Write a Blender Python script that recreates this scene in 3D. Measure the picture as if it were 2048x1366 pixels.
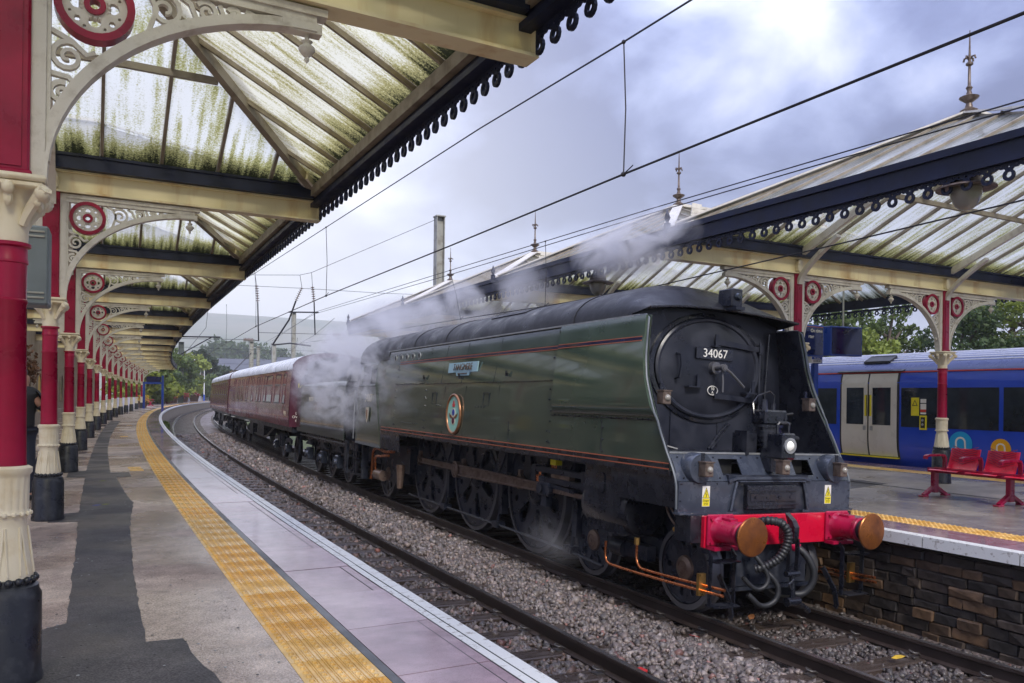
import bpy, math, random
import numpy as np
from mathutils import Matrix, Vector
from mathutils.geometry import tessellate_polygon
random.seed(7); rng = np.random.default_rng(7)
PI = math.pi; sin, cos = math.sin, math.cos
SC = bpy.context.scene; COL = SC.collection
for _o in list(bpy.data.objects): bpy.data.objects.remove(_o)

# ------------------------------------------------------------------ camera
YAW, ROLL = .4675, .0126
cam = bpy.data.cameras.new('camera'); camo = bpy.data.objects.new('camera', cam); COL.objects.link(camo)
cam.sensor_width = 36; cam.lens = 36*1582.5/2048; cam.shift_y = 111.9/2048
cam.clip_start = .05; cam.clip_end = 12000
camo.matrix_world = Matrix.Translation((-6.5905, -7.1155, 2.3771)) @ Matrix.Rotation(-YAW, 4, 'Z') @ Matrix.Rotation(PI/2, 4, 'X') @ Matrix.Rotation(ROLL, 4, 'Z')
SC.camera = camo

# ------------------------------------------------------------------ sky, sun, exposure
SUN_AZ, SUN_EL = PI+.20, math.radians(40)
w = bpy.data.worlds.new('World'); SC.world = w; w.use_nodes = True
def sky_nodes():
    nt = w.node_tree; N = nt.nodes; Lk = nt.links; N.clear()
    out = N.new('ShaderNodeOutputWorld'); bg = N.new('ShaderNodeBackground')
    tc = N.new('ShaderNodeTexCoord'); sep = N.new('ShaderNodeSeparateXYZ'); Lk.new(tc.outputs['Generated'], sep.inputs[0])
    def m(op, a, b=None, clamp=False):
        n = N.new('ShaderNodeMath'); n.operation = op; n.use_clamp = clamp
        for i, x in enumerate((a, b)):
            if x is None: continue
            if isinstance(x, (int, float)): n.inputs[i].default_value = x
            else: Lk.new(x, n.inputs[i])
        return n.outputs[0]
    z = m('MAXIMUM', sep.outputs[2], 0.0)
    d = m('ADD', z, .42)
    cx = m('DIVIDE', sep.outputs[0], d); cy = m('DIVIDE', sep.outputs[1], d)
    cmb = N.new('ShaderNodeCombineXYZ'); Lk.new(cx, cmb.inputs[0]); Lk.new(cy, cmb.inputs[1]); cmb.inputs[2].default_value = 13.5
    n1 = N.new('ShaderNodeTexNoise'); n1.inputs['Scale'].default_value = 2.3; n1.inputs['Detail'].default_value = 9; n1.inputs['Roughness'].default_value = .55; n1.inputs['Distortion'].default_value = .35
    Lk.new(cmb.outputs[0], n1.inputs['Vector'])
    n2 = N.new('ShaderNodeTexNoise'); n2.inputs['Scale'].default_value = 1.1; n2.inputs['Detail'].default_value = 4
    Lk.new(cmb.outputs[0], n2.inputs['Vector'])
    f = m('ADD', m('MULTIPLY', n1.outputs[0], .70), m('MULTIPLY', n2.outputs[0], .30))
    rp = N.new('ShaderNodeValToRGB'); Lk.new(f, rp.inputs[0]); e = rp.color_ramp.elements
    e[0].position = .445; e[0].color = (.075, .09, .205, 1); e[1].position = .635; e[1].color = (.60, .615, .67, 1)
    for p, c in ((.488, (.135, .16, .31, 1)), (.53, (.235, .27, .445, 1)), (.58, (.40, .43, .59, 1))):
        x = e.new(p); x.color = c
    # thinner, brighter cloud low over the valley
    vm = N.new('ShaderNodeVectorMath'); vm.operation = 'DOT_PRODUCT'; Lk.new(tc.outputs['Generated'], vm.inputs[0])
    vm.inputs[1].default_value = (sin(.10)*cos(.13), cos(.10)*cos(.13), sin(.13))
    g = m('POWER', m('MAXIMUM', vm.outputs['Value'], 0.0), 14.0)
    hz = m('POWER', m('SUBTRACT', 1.0, z), 9.0)
    g = m('MULTIPLY', m('ADD', m('MULTIPLY', g, .62), m('MULTIPLY', hz, .10)), 1.0, True)
    mx = N.new('ShaderNodeMix'); mx.data_type = 'RGBA'; Lk.new(g, mx.inputs[0]); Lk.new(rp.outputs[0], mx.inputs[6]); mx.inputs[7].default_value = (.97, .965, .97, 1)
    sk = N.new('ShaderNodeTexSky'); sk.sky_type = 'NISHITA'; sk.sun_disc = False; sk.sun_elevation = SUN_EL; sk.sun_rotation = SUN_AZ; sk.dust_density = 2.0
    skm = N.new('ShaderNodeVectorMath'); skm.operation = 'SCALE'; Lk.new(sk.outputs[0], skm.inputs[0]); skm.inputs[3].default_value = .10
    mx2 = N.new('ShaderNodeMix'); mx2.data_type = 'RGBA'; mx2.inputs[0].default_value = .08
    Lk.new(mx.outputs[2], mx2.inputs[6]); Lk.new(skm.outputs[0], mx2.inputs[7])
    st = m('ADD', m('MULTIPLY', m('POWER', z, 2.0), 1.9), .72)       # an overcast sky is brightest overhead
    Lk.new(mx2.outputs[2], bg.inputs[0]); Lk.new(st, bg.inputs[1]); Lk.new(bg.outputs[0], out.inputs[0])
sky_nodes()
sl = bpy.data.lights.new('sun', 'SUN'); so = bpy.data.objects.new('sun', sl); COL.objects.link(so)
sl.energy = 1.5; sl.angle = math.radians(12); sl.color = (1, .95, .86)
so.rotation_euler = Vector((-sin(SUN_AZ)*cos(SUN_EL), -cos(SUN_AZ)*cos(SUN_EL), -sin(SUN_EL))).to_track_quat('-Z', 'Y').to_euler()
so.location = (0, 40, 60)
vs = SC.view_settings; vs.view_transform = 'Standard'; vs.look = 'None'; vs.exposure = 1.15; vs.gamma = 1; vs.use_curve_mapping = False
SC.render.engine = 'CYCLES'
cy_ = SC.cycles; cy_.max_bounces = 8; cy_.diffuse_bounces = 3; cy_.glossy_bounces = 3; cy_.transmission_bounces = 4; cy_.transparent_max_bounces = 12; cy_.volume_bounces = 2
cy_.use_denoising = True; cy_.caustics_reflective = False; cy_.caustics_refractive = False; cy_.sample_clamp_indirect = 4

# ------------------------------------------------------------------ helpers
def tag(o, label=None, cat=None, group=None, kind=None):
    if label: o['label'] = label
    if cat: o['category'] = cat
    if group: o['group'] = group
    if kind: o['kind'] = kind
    return o
def empty(name, loc=(0, 0, 0), rz=0, parent=None):
    o = bpy.data.objects.new(name, None); COL.objects.link(o); o.location = loc; o.rotation_euler = (0, 0, rz); o.empty_display_size = .1
    if parent: o.parent = parent
    return o
def link(name, me, parent=None, loc=None, rot=None, kind=None, label=None):
    o = bpy.data.objects.new(name, me); COL.objects.link(o)
    if parent: o.parent = parent
    if loc is not None: o.location = loc
    if rot is not None: o.rotation_euler = rot
    if kind: o['kind'] = kind
    if label: o['label'] = label
    return o
def dup(root, loc=None, rz=None, label=None, parent=None):
    def cp(o, p):
        c = o.copy(); COL.objects.link(c); c.parent = p
        for ch in o.children: cp(ch, c)
        return c
    r = cp(root, parent)
    if loc is not None: r.location = loc
    if rz is not None: r.rotation_euler = (0, 0, rz)
    if label: r['label'] = label
    return r
def perp(d):
    d = Vector(d).normalized(); u = Vector((0, 0, 1)) if abs(d.z) < .95 else Vector((1, 0, 0))
    a = d.cross(u).normalized(); return a, a.cross(d).normalized()
class MB:
    """collects shapes; build() links them as one mesh object"""
    def __init__(s): s.v = []; s.f = []
    def add(s, vs, fs):
        b = len(s.v); s.v += [tuple(p) for p in vs]; s.f += [tuple(i+b for i in q) for q in fs]; return s
    def box(s, x0, x1, y0, y1, z0, z1):
        return s.add([(x0,y0,z0),(x1,y0,z0),(x1,y1,z0),(x0,y1,z0),(x0,y0,z1),(x1,y0,z1),(x1,y1,z1),(x0,y1,z1)],
                     [(0,3,2,1),(4,5,6,7),(0,1,5,4),(1,2,6,5),(2,3,7,6),(3,0,4,7)])
    def bbox(s, x0, x1, y0, y1, z0, z1, b=.01):
        """box with chamfered edges"""
        P = []; F = []
        X = (x0, x1); Y = (y0, y1); Z = (z0, z1)
        idx = {}
        for i in (0, 1):
            for j in (0, 1):
                for k in (0, 1):
                    sx, sy, sz = (b, -b)[i], (b, -b)[j], (b, -b)[k]
                    idx[i,j,k] = len(P); P += [(X[i], Y[j]+sy, Z[k]+sz), (X[i]+sx, Y[j], Z[k]+sz), (X[i]+sx, Y[j]+sy, Z[k])]
        g = lambda i, j, k, a: idx[i,j,k]+a
        for a, fx in ((0, lambda e, p, q: (e,p,q)), (1, lambda e, p, q: (p,e,q)), (2, lambda e, p, q: (p,q,e))):
            for e in (0, 1):
                F.append(tuple(g(*fx(e,p,q), a) for p, q in ((0,0),(1,0),(1,1),(0,1))))
        for p in (0, 1):
            for q in (0, 1):
                F.append((g(0,p,q,1), g(1,p,q,1), g(1,p,q,2), g(0,p,q,2)))
                F.append((g(p,0,q,0), g(p,1,q,0), g(p,1,q,2), g(p,0,q,2)))
                F.append((g(p,q,0,0), g(p,q,1,0), g(p,q,1,1), g(p,q,0,1)))
        for k in idx.values(): F.append((k, k+1, k+2))
        return s.add(P, F)
    def bar(s, p0, p1, w, h, up=(0, 0, 1)):
        p0 = Vector(p0); p1 = Vector(p1); d = (p1-p0).normalized(); u = Vector(up)
        a = d.cross(u)
        a = a.normalized() if a.length > 1e-4 else perp(d)[0]
        u = a.cross(d).normalized()
        vs = [p+a*x*w/2+u*y*h/2 for p in (p0, p1) for x, y in ((-1,-1),(1,-1),(1,1),(-1,1))]
        return s.add(vs, [(0,1,2,3),(7,6,5,4),(0,4,5,1),(1,5,6,2),(2,6,7,3),(3,7,4,0)])
    def cyl(s, p0, p1, r0, r1=None, n=12, cap=True):
        r1 = r0 if r1 is None else r1; p0 = Vector(p0); p1 = Vector(p1); a, b = perp(p1-p0)
        vs = [p+(a*cos(2*PI*i/n)+b*sin(2*PI*i/n))*r for p, r in ((p0, r0), (p1, r1)) for i in range(n)]
        fs = [(i, (i+1) % n, n+(i+1) % n, n+i) for i in range(n)]
        if cap: fs += [tuple(range(n-1, -1, -1)), tuple(range(n, 2*n))]
        return s.add(vs, fs)
    def tube(s, pts, r, n=8, closed=False):
        pts = [Vector(p) for p in pts]; m = len(pts); vs = []; fs = []
        rr = r if isinstance(r, (list, tuple)) else [r]*m
        a = None
        for i, p in enumerate(pts):
            t = (pts[(i+1) % m]-pts[i-1]) if closed else (pts[min(i+1, m-1)]-pts[max(i-1, 0)])
            t.normalize()
            if a is None: a = perp(t)[0]
            a = (a-t*a.dot(t)); a = a.normalized() if a.length > 1e-6 else perp(t)[0]
            b = t.cross(a)
            vs += [p+(a*cos(2*PI*k/n)+b*sin(2*PI*k/n))*rr[i] for k in range(n)]
        for i in range(m if closed else m-1):
            j = (i+1) % m
            fs += [(i*n+k, i*n+(k+1) % n, j*n+(k+1) % n, j*n+k) for k in range(n)]
        if not closed: fs += [tuple(range(n-1, -1, -1)), tuple(range((m-1)*n, m*n))]
        return s.add(vs, fs)
    def ribbon(s, pts, w, h, up=(0, 1, 0), closed=False):
        """flat strip of section w (in plane) x h (along up) following pts"""
        pts = [Vector(p) for p in pts]; m = len(pts); u = Vector(up).normalized(); vs = []; fs = []
        ww = w if isinstance(w, (list, tuple)) else [w]*m
        for i, p in enumerate(pts):
            t = (pts[(i+1) % m]-pts[i-1]) if closed else (pts[min(i+1, m-1)]-pts[max(i-1, 0)])
            a = t.normalized().cross(u).normalized()
            vs += [p+a*x*ww[i]/2+u*y*h/2 for x, y in ((-1,-1),(1,-1),(1,1),(-1,1))]
        for i in range(m if closed else m-1):
            j = (i+1) % m
            fs += [(i*4+k, i*4+(k+1) % 4, j*4+(k+1) % 4, j*4+k) for k in range(4)]
        if not closed: fs += [(3,2,1,0), tuple((m-1)*4+k for k in range(4))]
        return s.add(vs, fs)
    def lathe(s, prof, n=16, o=(0, 0, 0), ax='z', sy=1., flute=None, a0=0, a1=2*PI):
        full = abs(a1-a0-2*PI) < 1e-6; m = n if full else n+1
        vs = []; fs = []
        for r, z in prof:
            for i in range(m):
                t = a0+(a1-a0)*i/n; q = r*(flute(t, z) if flute else 1)
                x, y = q*cos(t), q*sin(t)*sy
                p = {'z': (x, y, z), 'y': (x, z, y), 'x': (z, x, y)}[ax]
                vs.append((o[0]+p[0], o[1]+p[1], o[2]+p[2]))
        for k in range(len(prof)-1):
            for i in range(n):
                j = (i+1) % m
                fs.append((k*m+i, k*m+j, (k+1)*m+j, (k+1)*m+i))
        return s.add(vs, fs)
    def ball(s, c, r, n=8, sc=(1, 1, 1)):
        pr = [(sin(PI*k/n)*r, -cos(PI*k/n)*r) for k in range(n+1)]; pr[0] = (1e-4, -r); pr[-1] = (1e-4, r)
        b = len(s.v); s.lathe(pr, n+2)
        for i in range(b, len(s.v)):
            x, y, z = s.v[i]; s.v[i] = (c[0]+x*sc[0], c[1]+y*sc[1], c[2]+z*sc[2])
        return s
    def plate(s, loops, fn, w0, w1):
        """outline loops[0] with holes loops[1:], (u,v)->fn(u,v,w), thickness from w0 to w1"""
        L = [[Vector((p[0], p[1], 0)) for p in l] for l in loops]
        tri = tessellate_polygon(L); flat = [p for l in loops for p in l]; n = len(flat)
        vs = [fn(p[0], p[1], w0) for p in flat]+[fn(p[0], p[1], w1) for p in flat]
        fs = [tuple(t) for t in tri]+[tuple(i+n for i in reversed(t)) for t in tri]
        b = 0
        for l in loops:
            k = len(l); fs += [(b+i, b+(i+1) % k, n+b+(i+1) % k, n+b+i) for i in range(k)]; b += k
        return s.add(vs, fs)
    def sweep(s, sec, ys, closed=True, cap=True):
        """cross-section (off, z) carried along the curved line at stations ys"""
        n = len(sec); vs = [T(o, y, z) for y in ys for o, z in sec]; fs = []
        for i in range(len(ys)-1):
            for k in range(n if closed else n-1):
                fs.append((i*n+k, i*n+(k+1) % n, (i+1)*n+(k+1) % n, (i+1)*n+k))
        if closed and cap: fs += [tuple(range(n-1, -1, -1)), tuple(range((len(ys)-1)*n, len(ys)*n))]
        return s.add(vs, fs)
    def xf(s, M):
        s.v = [tuple(M @ Vector(p)) for p in s.v]; return s
    def mesh(s, name, m, smooth=None):
        me = bpy.data.meshes.new(name); me.from_pydata(s.v, [], s.f)
        if m is not None: me.materials.append(MAT[m] if isinstance(m, str) else m)
        if smooth is not None:
            me.polygons.foreach_set('use_smooth', [True]*len(me.polygons)); fix_normals(me)
            if smooth < 180: me.set_sharp_from_angle(angle=math.radians(smooth))
        else: fix_normals(me)
        me.update(); return me
    def build(s, name, m, parent=None, smooth=None, loc=None, rot=None, kind=None, label=None):
        return link(name, s.mesh(name, m, smooth), parent, loc, rot, kind, label)
import bmesh
def fix_normals(me):
    if len(me.polygons) > 60000: return
    bm = bmesh.new(); bm.from_mesh(me); bmesh.ops.recalc_face_normals(bm, faces=bm.faces); bm.to_mesh(me); bm.free()
def arc(cx, cy, r, a0, a1, n, ry=None):
    ry = r if ry is None else ry
    return [(cx+r*cos(a0+(a1-a0)*i/n), cy+ry*sin(a0+(a1-a0)*i/n)) for i in range(n+1)]
def circ(cx, cy, r, n=16, ry=None): return arc(cx, cy, r, 0, 2*PI, n, ry)[:-1]
def rrect(x0, x1, y0, y1, r, n=4):
    return arc(x1-r, y1-r, r, 0, PI/2, n)+arc(x0+r, y1-r, r, PI/2, PI, n)+arc(x0+r, y0+r, r, PI, 1.5*PI, n)+arc(x1-r, y0+r, r, 1.5*PI, 2*PI, n)
def text(s, size, m, parent, loc, rot, extrude=.002, align='CENTER', shear=0., sx=1., label=None, space=1.):
    name = 'lettering'; c = bpy.data.curves.new(name, 'FONT'); c.body = s; c.size = size; c.extrude = extrude; c.align_x = align; c.align_y = 'CENTER'; c.shear = shear; c.space_character = space; c.resolution_u = 3
    t_ = bpy.data.objects.new(name, c); me = bpy.data.meshes.new_from_object(t_); bpy.data.objects.remove(t_); bpy.data.curves.remove(c)
    me.materials.clear(); me.materials.append(MAT[m]); o = link(name, me, parent, loc, rot, label=label); o.scale = (sx, 1, 1); return o
# the curve of the line: off = distance from the loco track's centre line (to the right), y = distance along
RC, YC = 620., 13.
def T(off, y, z=0.):
    p = (y-YC)/RC; return (RC-(RC-off)*cos(p), YC+(RC-off)*sin(p), z)
def ROT(y): return -(y-YC)/RC
def ys(a, b, st): n = max(1, int(math.ceil((b-a)/st))); return [a+(b-a)*i/n for i in range(n+1)]
# ------------------------------------------------------------------ materials
MAT = {}
def mat(name, col, rough=.5, metal=0., var=.12, scale=6., rvar=.1, bump=0., bscale=30., coat=0., spec=.5, col2=None, c2pos=(.45, .65), tr=0., emit=None, coords='Object', stretch=None, det=6):
    m = bpy.data.materials.new(name); m.use_nodes = True; nt = m.node_tree; N = nt.nodes; L = nt.links
    b = N['Principled BSDF']; b.inputs['Metallic'].default_value = metal; b.inputs['Specular IOR Level'].default_value = spec
    b.inputs['Coat Weight'].default_value = coat; b.inputs['Coat Roughness'].default_value = .06
    tc = N.new('ShaderNodeTexCoord'); src = tc.outputs[coords]
    if stretch:
        mp = N.new('ShaderNodeMapping'); mp.inputs['Scale'].default_value = stretch; L.new(src, mp.inputs[0]); src = mp.outputs[0]
    nz = N.new('ShaderNodeTexNoise'); nz.inputs['Scale'].default_value = scale; nz.inputs['Detail'].default_value = det; nz.inputs['Roughness'].default_value = .6; L.new(src, nz.inputs['Vector'])
    rp = N.new('ShaderNodeValToRGB'); L.new(nz.outputs[0], rp.inputs[0]); e = rp.color_ramp.elements
    c = Vector(col[:3]); lo = c*(1-var); hi = c*(1+var)
    e[0].position = .3; e[0].color = (*lo, 1); e[1].position = .7; e[1].color = (*hi, 1)
    if col2:
        e[0].position = c2pos[0]; e[0].color = (*c, 1); e[1].position = c2pos[1]; e[1].color = (*col2[:3], 1)
    L.new(rp.outputs[0], b.inputs['Base Color'])
    mr = N.new('ShaderNodeMapRange'); L.new(nz.outputs[0], mr.inputs[0]); mr.inputs[1].default_value = .3; mr.inputs[2].default_value = .7
    mr.inputs[3].default_value = max(.02, rough-rvar); mr.inputs[4].default_value = min(1, rough+rvar); L.new(mr.outputs[0], b.inputs['Roughness'])
    if bump:
        n2 = N.new('ShaderNodeTexNoise'); n2.inputs['Scale'].default_value = bscale; n2.inputs['Detail'].default_value = 5; L.new(src, n2.inputs['Vector'])
        bp = N.new('ShaderNodeBump'); bp.inputs['Strength'].default_value = bump; bp.inputs['Distance'].default_value = .02; L.new(n2.outputs[0], bp.inputs['Height']); L.new(bp.outputs[0], b.inputs['Normal'])
    if tr: b.inputs['Transmission Weight'].default_value = tr
    if emit: b.inputs['Emission Color'].default_value = (*emit[0], 1); b.inputs['Emission Strength'].default_value = emit[1]
    MAT[name] = m; return m
def nodes(name): nt = MAT[name].node_tree; return nt, nt.nodes, nt.links, nt.nodes['Principled BSDF']
mat('crimson', (.31, .002, .036), .34, var=.28, scale=4, rvar=.12, coat=.12, spec=.35, bump=.05, bscale=8)
mat('cream', (.78, .70, .53), .45, var=.06, scale=5, bump=.05, bscale=40, col2=(.62, .48, .27), c2pos=(.52, .80))
mat('beam_cream', (.84, .74, .48), .45, scale=2.2, stretch=(1, 1, .18), bump=.04, bscale=30, col2=(.55, .33, .12), c2pos=(.52, .74))
mat('white_iron', (.70, .66, .58), .45, scale=9, bump=.1, bscale=60, col2=(.42, .37, .30), c2pos=(.5, .8))
mat('black_gloss', (.012, .013, .016), .28, var=.5, scale=12, rvar=.12, coat=.3, bump=.05, bscale=15)
mat('base_black', (.018, .02, .026), .33, scale=7, rvar=.15, col2=(.10, .105, .115), c2pos=(.55, .85), bump=.08, bscale=25)
mat('navy', (.012, .016, .040), .42, spec=.3, var=.4, scale=4, rvar=.15, bump=.05)
mat('rafter', (.30, .26, .20), .55, scale=5, col2=(.15, .12, .085), c2pos=(.45, .75), bump=.1, bscale=30)
mat('rust', (.22, .09, .035), .55, var=.4, scale=10, bump=.15, bscale=40)
mat('buffer_rust', (.33, .115, .03), .34, scale=7, col2=(.15, .05, .022), c2pos=(.42, .7), rvar=.15, bump=.06, bscale=50, metal=.6)
mat('loco_green', (.050, .069, .049), .13, var=.20, scale=.9, rvar=.07, coat=.8, bump=.06, bscale=1.3)
mat('loco_green2', (.058, .084, .058), .09, var=.15, scale=1.2, rvar=.04, coat=1.0, bump=.035, bscale=.9)
mat('loco_black', (.010, .0115, .018), .28, scale=5, rvar=.16, coat=.35, bump=.06, bscale=14, col2=(.042, .044, .054), c2pos=(.5, .8))
mat('roof_black', (.013, .013, .015), .42, scale=3, rvar=.2, bump=.2, bscale=10, col2=(.04, .04, .045), c2pos=(.5, .85), spec=.35)
mat('smokebox', (.011, .013, .021), .36, scale=2.2, rvar=.15, bump=.05, bscale=20, col2=(.038, .041, .057), c2pos=(.45, .8))
mat('deck_grey', (.038, .046, .066), .26, scale=4, rvar=.12, coat=.4, bump=.05, bscale=12, col2=(.082, .095, .125), c2pos=(.45, .8))
mat('wheel_black', (.016, .020, .032), .34, scale=6, rvar=.15, bump=.08, bscale=30, col2=(.075, .078, .09), c2pos=(.48, .85))
mat('tyre_steel', (.15, .15, .165), .4, metal=.5, scale=8, col2=(.15, .145, .14), c2pos=(.45, .8))
mat('motion_steel', (.24, .175, .14), .36, metal=.55, scale=7, col2=(.13, .07, .045), c2pos=(.42, .75), bump=.05, bscale=40)
mat('beam_red', (.62, .004, .035), .3, var=.08, scale=3, coat=.4, bump=.03)
mat('buffer_red', (.40, .005, .05), .3, var=.2, scale=6, coat=.4, bump=.04)
mat('copper', (.72, .24, .09), .28, metal=.95, var=.2, scale=12)
mat('brass', (.55, .33, .10), .35, metal=.9, var=.25, scale=12)
mat('rubber', (.018, .019, .022), .5, var=.3, scale=20, bump=.08)
mat('lining', (.42, .11, .055), .4, var=.1)
mat('plate_blue', (.40, .62, .68), .4, var=.05)
mat('plaque_mint', (.32, .62, .50), .35, var=.05)
mat('bronze', (.36, .17, .085), .35, metal=.6, var=.25, scale=10)
mat('letter_white', (.80, .78, .72), .5, var=.03)
mat('lettering_cream', (.62, .56, .42), .5, var=.06)
mat('sign_yellow', (.80, .68, .02), .5, var=.05)
mat('print_black', (.015, .015, .015), .6, var=.1)
mat('lamp_glass', (.30, .28, .24), .10, var=.05, coat=.5)
mat('lamp_lit', (.9, .9, .86), .2, emit=((1, .98, .92), .12))
mat('lamp_box', (.16, .12, .095), .42, metal=.3, scale=14, col2=(.08, .055, .04))
mat('edge_grey', (.13, .145, .16), .35, var=.15, scale=8)
mat('galv', (.35, .36, .36), .5, metal=.5, var=.2, scale=8)
mat('glass_dark', (.022, .030, .042), .05, var=.5, scale=2, rvar=.02, coat=.4)
mat('coach_window', (.13, .13, .135), .08, var=.5, scale=2.2, rvar=.03, coat=.4)
mat('maroon', (.19, .018, .038), .22, var=.2, scale=1.5, rvar=.08, coat=.4, bump=.03, bscale=2)
mat('maroon_dark', (.06, .006, .02), .4, var=.2)
mat('coach_roof', (.72, .73, .76), .3, scale=2, rvar=.1, col2=(.45, .46, .48), bump=.05, bscale=8)
mat('coal', (.02, .019, .019), .5, var=.6, scale=14, bump=.8, bscale=22)
mat('train_blue', (.014, .068, .56), .22, var=.1, scale=1.0, rvar=.06, coat=.5)
mat('train_roof', (.10, .125, .27), .3, metal=.1, var=.12, scale=2)  # dark blue between the ribs: the darker stripes of painted roof reflections
mat('train_rib_reflection', (.66, .69, .80), .3, var=.1, scale=2)  # pale rib colour stands in for white reflections on the corrugated roof
mat('train_grey', (.66, .63, .56), .3, var=.05, scale=2, coat=.3)
mat('train_dark', (.02, .022, .028), .45, var=.3)
mat('logo_blue', (.01, .36, .72), .35, var=.02)
mat('logo_orange', (.85, .42, .005), .35, var=.02)
mat('stripe_red', (.62, .05, .03), .35, var=.05)
mat('bench_red', (.72, .008, .05), .3, var=.08, coat=.4)
mat('bench_frame', (.30, .006, .045), .3, var=.12, coat=.4, bump=.03)
mat('post_blue', (.012, .055, .33), .35, var=.1, coat=.2)
mat('screen_navy', (.008, .014, .075), .10, var=.4, scale=3, coat=.5)
mat('cabinet_grey', (.15, .18, .20), .5, var=.08, scale=8)
mat('steel_mast', (.34, .34, .31), .6, var=.2, scale=3, col2=(.22, .21, .18))
mat('mast_green', (.055, .07, .06), .55, var=.25, scale=5)
mat('wire', (.03, .028, .032), .45, var=.1, metal=.4)
mat('insulator', (.28, .22, .19), .3, var=.2, coat=.4)
mat('lamp_white', (.75, .76, .76), .4, var=.04)
mat('skin', (.50, .27, .19), .5, var=.06)
mat('jacket', (.014, .015, .019), .75, var=.3, scale=12, bump=.4, bscale=14)
mat('shirt', (.10, .012, .03), .7, var=.15)
mat('jeans', (.017, .022, .042), .8, var=.25, scale=10, bump=.2)
mat('hair', (.10, .085, .075), .7, var=.3)
mat('stone_wall', (.30, .24, .17), .75, scale=2.5, var=.25, bump=.35, bscale=18)
mat('door_yellow', (.62, .40, .06), .45, var=.08)
mat('sandstone', (.33, .27, .20), .7, scale=3, var=.3, bump=.3)
mat('wood_tub', (.12, .06, .03), .7, var=.3)
mat('flower_red', (.55, .05, .05), .6, var=.4, scale=8)
mat('flower_yellow', (.65, .42, .04), .6, var=.3, scale=8)
mat('dry_plant', (.16, .08, .045), .8, var=.4, scale=5)
mat('leaf', (.11, .16, .04), .6, scale=1.2, var=.4)
mat('leaf_light', (.24, .29, .05), .6, scale=1.2, var=.35)
mat('leaf_dark', (.06, .10, .03), .6, scale=1.2, var=.4)
mat('leaf_pine', (.055, .085, .045), .6, scale=1.2, var=.35)
mat('bark', (.11, .085, .065), .8, scale=6, var=.35, bump=.5)
mat('hill', (.16, .15, .085), .95, scale=.0035, var=.3, col2=(.09, .11, .05), c2pos=(.45, .6))
mat('field', (.09, .11, .04), .9, scale=.05, var=.35)
mat('mill_wall', (.30, .19, .12), .85, scale=.4, var=.2)
mat('slate', (.10, .105, .12), .6, var=.15, scale=.5)
mat('paint_white', (.74, .74, .72), .5, scale=18, var=.03, col2=(.40, .37, .34), c2pos=(.56, .66), rvar=.2)
mat('sleeper', (.060, .044, .036), .30, scale=5, stretch=(.6, 4, 4), rvar=.16, bump=.3, bscale=9, col2=(.14, .12, .11), c2pos=(.55, .85), spec=.6)
mat('rail_side', (.045, .032, .028), .45, scale=4, var=.35, rvar=.15, metal=.2)
mat('rail_top', (.33, .31, .30), .22, metal=.85, var=.15, scale=3, rvar=.06)
mat('clip', (.10, .09, .085), .45, metal=.4, var=.2)
mat('litter_red', (.55, .03, .03), .5, var=.2)
for n in ('leaf', 'leaf_light', 'leaf_dark', 'leaf_pine'):
    nt, N, L, b = nodes(n); b.inputs['Subsurface Weight'].default_value = 0
    t = N.new('ShaderNodeBsdfTranslucent'); mx = N.new('ShaderNodeMixShader'); mx.inputs[0].default_value = .35
    rp = [x for x in N if x.type == 'VALTORGB'][0]; L.new(rp.outputs[0], t.inputs[0])
    L.new(b.outputs[0], mx.inputs[1]); L.new(t.outputs[0], mx.inputs[2]); L.new(mx.outputs[0], N['Material Output'].inputs[0])

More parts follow.
